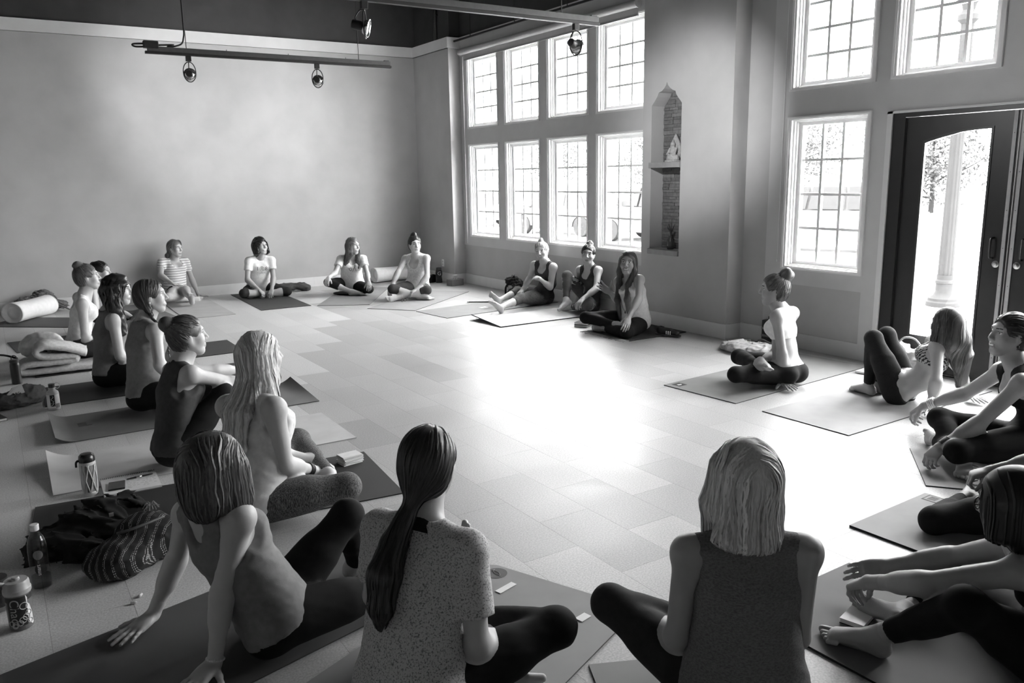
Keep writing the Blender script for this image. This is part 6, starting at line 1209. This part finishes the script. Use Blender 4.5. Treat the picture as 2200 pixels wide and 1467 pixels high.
for zz in (.026, .036, .046): arc_patch('label_line', .0442, zz, zz + .004, a0 + .3, a0 + 1.0, pm('label_grey', .18, .6), b)
arc_patch('label_foot', .0442, .018, .050, a0 + .30, a0 + 1.05, pm('label_grey2', .30, .6), b)
lathe_part('bottle_cap', [(.021, .164), (.0215, .168), (.0215, .196), (0, .197)], pm('cap_dark', .06, .4), b); MB().tube([(.036 + .018 * math.cos(t), 0, .178 + .022 * math.sin(t)) for t in np.linspace(0, 2 * math.pi, 21)], .0035, 6, cap=False).build('ring_tab', M['white'], b, smooth=True); bpy.data.objects[b.name].rotation_euler[2] = 0
sx, sy = -5.845, -7.69; a0 = camang(sx, sy)
b = thing('lattice_bottle', 'white bottle with lattice sleeve and black flip lid beside the notebook', 'bottle', (sx, sy, 0)); lathe_part('bottle_body', [(.031, 0), (.035, .004), (.036, .10), (.038, .175), (.037, .182)], pm('frosted_inner', .26, .35, .05, 10), b)
sl = pm('sleeve_white', .62, .45, .03)
lathe_part('sleeve_base', [(.0365, .0), (.0375, .004), (.0378, .022), (.0366, .024)], sl, b); lathe_part('sleeve_collar', [(.0395, .172), (.0405, .174), (.0405, .188), (.039, .190)], sl, b)
for k in range(7):
    for s in (1, -1): MB().tube([((.0375 + .002 * t) * math.cos(a0 + k * .9 + s * t * 1.0), (.0375 + .002 * t) * math.sin(a0 + k * .9 + s * t * 1.0), .018 + .158 * t) for t in np.linspace(0, 1, 9)], .0035, 6).build('lattice_bar', sl, b, smooth=True)
arc_patch('sleeve_panel', .0382, .02, .175, a0 - 1.7, a0 - .35, sl, b)
lathe_part('bottle_lid', [(.040, .190), (.041, .193), (.041, .205), (.038, .222), (.028, .232), (0, .234)], pm('lid_black', .02, .25), b); MB().tube([((.041) * math.cos(a0 - 1.5), .041 * math.sin(a0 - 1.5), .20), (.052 * math.cos(a0 - 1.5), .052 * math.sin(a0 - 1.5), .19), (.054 * math.cos(a0 - 1.5), .054 * math.sin(a0 - 1.5), .165)], .006, 6).build('lid_strap', pm('lid_black', .02, .25), b, smooth=True)
wx, wy = -6.13, -8.715; a0 = camang(wx, wy)
b = thing('water_bottle', 'tall clear water bottle with white cap and round dark label', 'bottle', (wx, wy, 0)); lathe_part('bottle_body', [(.028, 0), (.036, .004), (.037, .012), (.037, .165), (.035, .195), (.028, .222), (.018, .240), (.0145, .250), (.0145, .258)], clear, b); lathe_part('water', [(.0, .004), (.034, .006), (.0355, .014), (.0355, .052), (0, .052)], watr, b)
lathe_part('bottle_cap', [(.0165, .252), (.017, .254), (.017, .276), (.0155, .278), (0, .278)], M['white'], b); v, f = [], []
for i in range(31):
    t = 2 * math.pi * i / 30; v.append((.0378 * math.cos(a0 + .1 + .62 * math.cos(t)), .0378 * math.sin(a0 + .1 + .62 * math.cos(t)), .092 + .026 * math.sin(t)))
MB().add(v[:-1], [tuple(range(30))]).build('label_disc', M['black'], b); wrap_text('smart', .021, .0384, .090, a0 - .12, M['white'], b, True); wrap_text('water', .021, .0380, .142, a0 - .12, pm('letter_grey', .16, .5), b, True)
v = [(.0376 * math.cos(a0 - .05 + .5 * math.cos(t)), .0376 * math.sin(a0 - .05 + .5 * math.cos(t)), .155 + .020 * math.sin(t)) for t in np.linspace(0, 2 * math.pi, 24, endpoint=False)]; MB().add(v, [tuple(range(24))]).build('label_bubble', pm('bubble_grey', .22, .4), b)
cx_, cy_ = -6.215, -9.03; a0 = camang(cx_, cy_)
b = thing('patterned_tumbler', 'wide tumbler with swirl pattern and screw lid at lower left', 'tumbler', (cx_, cy_, 0)); lathe_part('bottle_body', [(.036, 0), (.041, .004), (.042, .02), (.044, .135), (.043, .148)], pm('tumbler_grey', .13, .35, .1), b, 32)
lathe_part('screw_lid', [(.047, .144), (.048, .147), (.048, .160), (.045, .164), (.044, .184), (.040, .192), (0, .193)], pm('lid_grey', .36, .4), b, 32); lathe_part('spout', [(.014, .192), (.014, .199), (.010, .203), (0, .203)], pm('lid_grey', .36, .4), b)
MB().tube([(.04 * math.cos(a0 - 1.4), .04 * math.sin(a0 - 1.4), .187), (.062 * math.cos(a0 - 1.4), .062 * math.sin(a0 - 1.4), .196), (.07 * math.cos(a0 - 1.5), .07 * math.sin(a0 - 1.5), .178), (.056 * math.cos(a0 - 1.5), .056 * math.sin(a0 - 1.5), .165)], .007, 8).build('carry_loop', pm('lid_grey', .36, .4), b, smooth=True)
arc_patch('dark_panel', .0437, .022, .118, a0 - 1.0, a0 + .45, M['black'], b, t=.0006); arc_patch('dark_band', .0445, .118, .138, a0 - 1.3, a0 + 1.3, M['black'], b); wrap_text('Chaco', .046, .0448, .072, a0 - .42, pm('swirl_pale', .42, .5), b, True, flip=-1)
sw = pm('swirl_pale', .42, .5)
for (ca, cz, rr) in ((.15, .045, .012), (-.1, .034, .010), (.42, .055, .012), (.62, .068, .011), (-.45, .030, .010), (.30, .100, .013), (-.75, .034, .010), (.7, .034, .009)):
    MB().tube([(.0452 * math.cos(a0 + ca + rr / .0445 * math.cos(t)), .0452 * math.sin(a0 + ca + rr / .0445 * math.cos(t)), cz + rr * math.sin(t)) for t in np.linspace(0, 2 * math.pi, 21)], .0018, 5, cap=False).build('swirl_ring', sw, b)
v = []
for (u, zz) in ((.52, .142), (.66, .128), (.62, .108), (.80, .098), (.98, .060), (1.0, .02), (.85, .016), (.62, .03), (.50, .062), (.60, .082), (.44, .094), (.55, .112)): v.append((.0454 * math.cos(a0 + u), .0454 * math.sin(a0 + u), zz))
MB().add(v, [tuple(range(len(v)))]).build('white_splash', M['white'], b)
ex, ey = -6.285, -8.83; b = thing('glass_jar', 'dark-lidded clear jar cut by the left edge of the frame', 'jar', (ex, ey, 0)); lathe_part('jar_body', [(.035, 0), (.042, .005), (.042, .10), (.036, .115)], clear, b); lathe_part('contents', [(0, .02), (.038, .021), (.038, .075), (0, .076)], pm('dark_contents', .02, .4), b); lathe_part('jar_lid', [(.039, .112), (.041, .114), (.041, .135), (0, .137)], M['black'], b)
# ------------------------------------------------------------------ clothes and bags on the floor
o = heap('grey_pouch', 'soft grey cloth bag with a white printed label on the floor', 'bag', (-6.10, -5.36, 0), [E3(-.05, 0, .05, .22, .12, .06, .2), E3(.06, .03, .08, .13, .09, .07, .3), E3(-.2, -.03, .03, .12, .09, .04)], cl(.11), .010, 12)
v, f = text_mesh('w', .07)
MB().add([(-.10, -.085, .086), (.045, -.065, .113), (.03, .0, .168), (-.03, -.01, .150)], [(0, 1, 2, 3)]).build('white_label', M['white'], o); q = np.stack([v[:, 0] * .9 - .015 + v[:, 1] * .3, -.062 + v[:, 1] * .55 - .022 + v[:, 0] * .15, .118 + v[:, 1] * .55 + v[:, 0] * .16], 1); link('label_mark', new_mesh('label_mark', q, f, [M['black']], smooth=False), o)
o = heap('jacket', 'black jacket crumpled on the black mat behind the clear bottle', 'jacket', (-5.93, -8.34, .005), [E3(-.12, -.06, .04, .13, .11, .06, .4), E3(.04, .06, .06, .17, .11, .075, .5), E3(.16, .16, .05, .12, .09, .06), E3(.12, -.07, .03, .16, .08, .045, -.4), E3(-.02, -.16, .02, .09, .10, .03)], cl(.022), .022, 14)
MB().box(-.012, .012, -.002, .002, 0, .028).build('brand_tag', M['white'], o, loc=(-.185, -.11, .07)); MB().box(-.010, .010, -.002, .002, 0, .018).build('size_tag', M['white'], o, loc=(.115, -.035, .105))
def woven(key, sc_=30.):
    if key in _mc: return _mc[key]
    m = bpy.data.materials.new(key); t, N, L, P = nodes(m); P.inputs['Roughness'].default_value = .9; tc = N.new('ShaderNodeTexCoord'); mpn = N.new('ShaderNodeMapping'); mpn.inputs['Rotation'].default_value = (0, .25, .55); L.new(tc.outputs['Object'], mpn.inputs[0])
    w1 = N.new('ShaderNodeTexWave'); w1.inputs['Scale'].default_value = sc_ * .32; w1.inputs['Distortion'].default_value = .5; w1.inputs['Detail'].default_value = 0; L.new(mpn.outputs[0], w1.inputs['Vector'])
    w2 = N.new('ShaderNodeTexWave'); w2.inputs['Scale'].default_value = sc_ * 1.9; w2.inputs['Detail'].default_value = 0; L.new(mpn.outputs[0], w2.inputs['Vector']); ck = N.new('ShaderNodeTexChecker'); ck.inputs['Scale'].default_value = 190; L.new(mpn.outputs[0], ck.inputs['Vector'])
    g1 = N.new('ShaderNodeMath'); g1.operation = 'GREATER_THAN'; g1.inputs[1].default_value = .62; L.new(w1.outputs['Fac'], g1.inputs[0]); g2 = N.new('ShaderNodeMath'); g2.operation = 'GREATER_THAN'; g2.inputs[1].default_value = .60; L.new(w2.outputs['Fac'], g2.inputs[0]); mu = N.new('ShaderNodeMath'); mu.operation = 'MULTIPLY'; L.new(g1.outputs[0], mu.inputs[0]); L.new(g2.outputs[0], mu.inputs[1]); m2 = N.new('ShaderNodeMath'); m2.operation = 'MULTIPLY'; L.new(mu.outputs[0], m2.inputs[0]); L.new(ck.outputs['Fac'], m2.inputs[1])
    rp = N.new('ShaderNodeValToRGB'); rp.color_ramp.elements[0].color = g4(.012); rp.color_ramp.elements[1].color = g4(.42); L.new(m2.outputs[0], rp.inputs[0]); L.new(rp.outputs[0], P.inputs['Base Color']); _mc[key] = m; return m
o = heap('woven_bag', 'black woven bag with white stripes and a tassel on the floor', 'bag', (-5.77, -8.72, 0), [E3(-.06, -.04, .06, .15, .13, .075, .3), E3(.08, .05, .07, .14, .13, .085, .3), E3(.05, .08, .14, .11, .08, .05, .3)], woven('woven_stripes'), .008, 17)
MB().tube([(-.06, .0, .158), (.0, -.02, .172), (.08, .0, .178), (.14, .05, .168)], .007, 8).build('zip_edge', pm('zip_grey', .08, .5), o, smooth=True)
for k in range(16):
    a = k * .4; MB().tube([(.10, .11, .205), (.10 + .018 * math.cos(a), .11 + .018 * math.sin(a), .216 + .005 * (k % 3)), (.10 + .036 * math.cos(a), .11 + .032 * math.sin(a), .204 - .006 * (k % 2))], .002, 5).build('tassel_thread', pm('tassel', .35, .9), o)
for i, (x, y, a) in enumerate(((-5.80, -9.045, .9), (-5.832, -9.095, -.4))):
    o = thing('earplug', ('pale foam earplug lying farther from the mat edge', 'pale foam earplug lying closer to the mat edge')[i], 'earplug', (x, y, .0), a, 'two foam earplugs'); MB().lathe([(0, -.012), (.0052, -.0115), (.006, -.009), (.0058, .004), (.0045, .010), (0, .0125)], 14, (0, 0, .006), axis=(1, 0, 0), side=(0, 1, 0)).build('foam', pm('foam', .55, .9), o, smooth=True); MB().lathe([(.0061, -.0095), (.0062, -.008), (.0061, -.0065)], 14, (0, 0, .006), axis=(1, 0, 0), side=(0, 1, 0)).build('rim', pm('foam_rim', .45, .9), o, smooth=True)
# notebook, phone, pen, book
nx, ny = -5.645, -7.675
o = thing('spiral_notebook', 'open spiral notebook with handwriting under the phone', 'notebook', (nx, ny, .0068), math.radians(-2)); MB().box(-.145, .145, -.145, .135, 0, .004).build('cover', pm('card_grey', .3, .8), o); MB().box(-.143, .143, -.143, .133, .004, .012).build('page_block', pm('paper_white', .82, .8, .03, 30), o); MB().box(-.141, .143, -.143, .131, .0125, .0135).build('top_page', pm('paper_white', .82, .8, .03, 30), o)
for k in range(30): x = -.138 + k * .0095; MB().tube([(x, .128 + .009 * math.cos(t), .010 + .009 * math.sin(t)) for t in np.linspace(0, 2 * math.pi, 9)], .0013, 5, cap=False).build('coil', M['black'], o)
ink = pm('pencil', .40, .8)
for r_ in range(9):
    x = -.02
    while x < .125:
        l = _r.uniform(.008, .022)
        if _r.random() < .75: MB().box(x, x + l, .10 - r_ * .024, .1012 - r_ * .024 + .003, .0136, .0138).build('pencil_mark', ink, o)
        x += l + _r.uniform(.004, .01)
o = thing('phone', 'black phone resting on the open notebook', 'phone', (nx - .072, ny - .03, .0205), math.radians(82)); MB().box(-.064, .064, -.042, .042, 0, .009, .004).build('phone_body', pm('phone_black', .01, .25), o); MB().box(-.060, .060, -.038, .038, .0088, .0094).build('screen', pm('phone_glass', .006, .06), o)
o = thing('pen', 'black and silver pen resting across the notebook', 'pen', (nx + .055, ny + .045, .0205), math.radians(5)); MB().tube([(-.07, 0, .006), (-.062, 0, .006), (-.02, 0, .006), (.02, 0, .006), (.058, 0, .006), (.07, 0, .006)], [.001, .0035, .0055, .0055, .005, .003], 10).build('barrel', M['black'], o, smooth=True); MB().tube([(-.018, 0, .006), (.012, 0, .006)], .0058, 10).build('grip_band', M['steel'], o, smooth=True); MB().box(.02, .06, -.001, .001, .011, .013).build('clip', M['steel'], o)
o = thing('small_book', 'dark small book cut by the left edge of the frame', 'book', (-6.30, -5.72, 0), .3); MB().box(-.10, .09, -.07, .07, .002, .018).build('page_block', M['white'], o); MB().box(-.105, .094, -.073, .073, .018, .021).build('cover', M['black'], o); MB().box(-.105, .094, -.073, .073, 0, .002).build('back_cover', M['black'], o)
# cards in a stack, each a part
o = thing('card_stack', 'stack of white cards on the front end of the black mat', 'cards', (-4.50, -8.05, .006), math.radians(8))
for k in range(11): MB().box(-.062, .062, -.045, .045, 0, .0042).build('card', pm('card_white_%d' % (k % 2), (.74, .60)[k % 2], .7, .04), o, loc=(_r.uniform(-.006, .006), _r.uniform(-.005, .005), k * .0044)).rotation_euler[2] = _r.uniform(-.06, .06)
MB().box(-.07, .07, -.006, .006, 0, .003).build('band', M['black'], o, loc=(.035, .06, .001)).rotation_euler[2] = .8
# things by the back corner
o = thing('foam_block', 'grey foam yoga block in the corner under the bay windows', 'foam block', (-.10, -1.36, 0), math.radians(8)); MB().box(-.115, .115, -.07, .07, 0, .10, .006).build('foam', pm('foam_grey', .17, .85, .06, 60), o)
o = thing('small_cup', 'small patterned cup standing on the foam block', 'cup', (-.10, -1.36, .10)); lathe_part('cup_body', [(.030, 0), (.034, .003), (.036, .06), (.033, .06), (.031, .006), (0, .005)], cl(.55, pat='heather', col2=.05, scale=35), o); lathe_part('rim', [(.0335, .058), (.0365, .059), (.0355, .062), (.033, .061)], M['white'], o)
o = thing('protein_tub', 'black bottle marked with a G beside the corner pier', 'bottle', (-.14, -.90, 0)); a0 = camang(-.14, -.90); lathe_part('bottle_body', [(.048, 0), (.052, .004), (.050, .06), (.046, .10), (.055, .13), (.055, .17), (.047, .20), (.040, .21)], pm('tub_black', .012, .4), o); lathe_part('bottle_cap', [(.041, .208), (.043, .211), (.043, .238), (.038, .242), (0, .242)], pm('cap_dark', .06, .4), o); wrap_text('G', .085, .0560, .150, a0 + .1, pm('letter_pale', .5, .5), o); MB().box(-.002, .002, -.02, .02, .02, .09).build('side_mark', pm('letter_grey', .16, .5), o, loc=(-.05, .0, 0))
o = thing('black_box_bag', 'small black bag behind the bottle marked with a G', 'bag', (-.24, -.80, 0), .2); MB().box(-.09, .07, -.06, .06, 0, .13, .02).build('bag_body', cl(.012), o); MB().box(-.06, .0, -.05, .05, .13, .165, .008).build('lid', cl(.3), o)
o = heap('dark_pouch', 'dark folded shawl behind the knee of the printed-tee woman', 'shawl', (-2.36, -.36, 0), [E3(-.1, 0, .07, .17, .10, .06, .1), E3(.10, .0, .07, .15, .10, .05, -.3), E3(.19, -.05, .04, .07, .07, .045)], cl(.08), .010, 21); slip('small white card beside the dark shawl by the back wall', (-2.36, -.60), .4, .10, .05, .001)
o = heap('seat_pad', 'flat black seat pad under the woman with long wavy hair', 'seat pad', (-1.80, -1.24, .006), [E3(0, 0, .02, .24, .14, .02, -.55)], cl(.02), .002, 22)
o = thing('eyeglasses', 'thin-framed glasses lying on the mat before the lace-tank woman', 'glasses', (-1.50, -2.45, .006), .5)
for s in (-1, 1):
    MB().tube([(s * .034 + .024 * math.cos(t), 0, .022 + .019 * math.sin(t)) for t in np.linspace(0, 2 * math.pi, 17)], .0022, 5, cap=False).build('rim', M['black'], o); MB().tube([(s * .058, 0, .03), (s * .062, .06, .026), (s * .055, .12, .008)], .002, 5).build('temple', M['black'], o)
MB().tube([(-.012, 0, .025), (.012, 0, .025)], .002, 5).build('bridge', M['black'], o)
o = heap('backpack', 'dark backpack with ruffled top against the window wall', 'backpack', (-.05, -3.04, .006), [E3(0, 0, .12, .10, .14, .13), E3(-.03, .05, .22, .08, .10, .06), E3(-.06, -.06, .08, .08, .09, .09)], cl(.05, pat='heather', col2=.02, scale=30), .020, 24)
MB().tube([(-.10, .02, .21), (-.15, .04, .14), (-.14, .06, .03)], .014, 8).build('shoulder_strap', cl(.02), o, smooth=True); MB().box(-.125, -.10, -.08, .03, .06, .17, .01).build('front_pocket', cl(.35), o)
slip('white card on the mat beside the reclining woman\'s feet', (-.90, -3.56), .1, .11, .075, .007)
o = thing('yoga_strap', 'thin dark bar lying beyond the reclining woman\'s feet', 'strap', (-.74, -3.16, .007), math.radians(-35)); MB().box(-.14, .14, -.012, .012, 0, .014, .003).build('webbing', cl(.06), o); MB().box(-.15, -.13, -.018, .018, 0, .018, .002).build('buckle', M['steel'], o)
o = thing('book_pile', 'two dark books under the knee of the waving woman', 'books', (-.66, -5.36, 0), .5)
for k in range(2): MB().box(-.10, .10, -.075, .075, k * .026 + .002, k * .026 + .022).build('page_block', M['white'], o); MB().box(-.104, .104, -.078, .078, k * .026 + .022, k * .026 + .025).build('cover', cl((.05, .12)[k]), o)
def shoe(label, loc, rz, c=.014):
    o = thing('shoe', label, 'shoe', loc, rz); ps_ = [ecap(V(-.08, 0, .045), V(.10, 0, .028), V(0, 1, 0), (.036, .040), (.040, .026), .02), E3(-.085, 0, .055, .045, .038, .045)]
    g = grid_for(ps_, .006, .02); F = np.maximum(g.field(ps_), -g.plane(V(0, 0, .012), V(0, 0, 1))); F = np.maximum(F, -g.field([E3(-.075, 0, .10, .045, .026, .04)], .05)); v, f = nets(F, g); link('upper', new_mesh('upper', v, f, [pm('shoe_upper_%d' % int(c * 1000), c, .6)]), o)
    MB().prism([(.145 * math.cos(t) * 1.02, .042 * math.sin(t)) for t in np.linspace(0, 2 * math.pi, 24, endpoint=False)], .0, .014).build('sole', pm('sole', .05, .7), o)
    for k in range(3): MB().box(-.004, .004, -.0415, .0415, .018, .052).build('stripe', M['white'], o, loc=(.0 + k * .022, 0, 0))
    for k in range(3): MB().tube([(.04 + k * .016, -.018, .062 - k * .006), (.045 + k * .016, .018, .062 - k * .006)], .003, 5).build('lace', pm('lace', .3, .8), o)
    return o
shoe('black striped sneaker on the floor behind the waving woman', (-.36, -6.38, .012), math.radians(-70)); shoe('dark shoe on the floor before the right door leaf', (.06, -9.60, 0), math.radians(80)); shoe('dark shoe beside the other shoe by the right door leaf', (.07, -9.76, 0), math.radians(80))
o = heap('canvas_bag', 'pale canvas bag flattened on the floor behind the leaning woman', 'bag', (-.38, -7.46, 0), [E3(0, .1, .05, .10, .14, .05), E3(.06, -.08, .05, .13, .16, .055), E3(.02, .25, .03, .07, .09, .035), E3(.12, -.2, .05, .09, .10, .05)], cl(.52, pat='heather', col2=.30, scale=18, p0=.3, p1=.6), .016, 31); MB().tube([(.04, .0, .09), (.1, -.06, .14), (.14, -.14, .10)], .010, 6).build('strap', cl(.05), o, smooth=True)
o = thing('banded_box', 'dark carton with pale bands against the wall behind the leaning woman', 'carton', (.10, -7.30, 0)); MB().box(-.05, .05, -.06, .06, 0, .25, .004).build('carton', cl(.05), o)
for zz in (.03, .09, .16): MB().box(-.0515, .0515, -.0615, .0615, zz, zz + .022).build('band', cl(.22), o)
MB().lathe([(.02, .25), (.02, .285), (.012, .29), (0, .29)], 14).build('spout', M['black'], o)
o = heap('handbag', 'pale open bag on the floor before the glass door', 'bag', (.09, -8.74, 0), [E3(0, 0, .10, .08, .13, .11), E3(0, .1, .15, .08, .09, .10)], cl(.46), .012, 33); MB().tube([(-.02, -.13, .20), (-.03, -.05, .30), (-.03, .05, .30), (-.02, .12, .22)], .008, 8).build('handle', cl(.5), o, smooth=True); MB().tube([(-.05 + .03 * math.cos(t), -.12 + .05 * math.sin(t), .225) for t in np.linspace(0, 2 * math.pi, 17)], .01, 6).build('open_rim', cl(.6), o, smooth=True)
o = thing('thin_book', 'thin pale notebook at the rear of the leaning woman\'s mat', 'notebook', (-.12, -8.52, .006), .1); MB().box(-.10, .10, -.07, .07, 0, .012).build('page_block', M['white'], o); MB().box(-.102, .102, -.072, .072, .012, .015).build('cover', cl(.5), o)
o = thing('white_block', 'white-topped book beside the bare foot at lower right', 'book', (-3.585, -10.795, .009), .25); MB().box(-.07, .07, -.042, .042, .003, .018).build('page_block', M['white'], o); MB().box(-.072, .072, -.044, .044, .018, .0205).build('cover', M['white'], o); MB().box(-.072, .072, -.044, .044, 0, .003).build('back_cover', M['black'], o)
slip('white sheet beyond the stretched arms on the ribbed mat', (-3.20, -10.62), .3, .20, .14, .010)
# niche ornaments
o = thing('seated_statue', 'small pale stone seated figure with pointed halo on the niche shelf', 'statue', (.085, -5.935, 1.772)); st_ = pm('stone_pale', .42, .8, .2, 60, .4, 150)
ps_ = [E3(0, 0, .03, .055, .085, .03, 0, .015), E3(0, 0, .055, .045, .075, .022, 0, .015), E3(.0, 0, .11, .03, .042, .055, 0, .02), sph(V(-.005, 0, .185), .026, .012), cap(V(-.005, 0, .205), V(0, 0, .235), .012, .004, .01)]
for s in (-1, 1): ps_ += [cap(V(0, s * .045, .14), V(-.03, s * .055, .085), .014, .012, .012), cap(V(-.03, s * .055, .085), V(-.045, s * .012, .075), .012, .010, .01), cap(V(-.005, s * .06, .055), V(-.045, s * .01, .05), .02, .015, .015)]
g = grid_for(ps_, .0045, .015); v, f = nets(g.field(ps_), g, 1); link('figure', new_mesh('figure', v, f, [st_]), o)
hal = [(.075 * math.sin(t) * (1 if abs(t) < 2.0 else 1), .145 - .115 * math.cos(t) * (1.0)) for t in np.linspace(-2.6, 2.6, 25)]; MB().prism([(.082 * math.sin(t) * (1 - .25 * max(0, (abs(t) - 1.6))), .13 - .13 * math.cos(t)) for t in np.linspace(-2.5, 2.5, 25)] + [(0, .295)], .028, .044, lambda u, v, w: (w, u, v)).build('halo', st_, o); lathe_part('plinth', [(.085, 0), (.088, .004), (.085, .018), (.07, .022)], st_, o)
o = thing('bud_vase', 'small dark glass vase with a plant sprig on the niche sill', 'vase', (.08, -5.93, .844)); lathe_part('vase_body', [(.03, 0), (.036, .006), (.044, .05), (.040, .095), (.020, .125), (.018, .15), (.022, .158)], pm('vase_glass', .07, .12), o)
for k in range(9):
    a = k * .7; MB().tube([(0, 0, .15), (.012 * math.cos(a), .012 * math.sin(a), .20), (.045 * math.cos(a), .045 * math.sin(a), .235 + .02 * (k % 3))], [.002, .006, .001], 5).build('leaf', pm('leaf_dark', .04, .7), o, smooth=True)
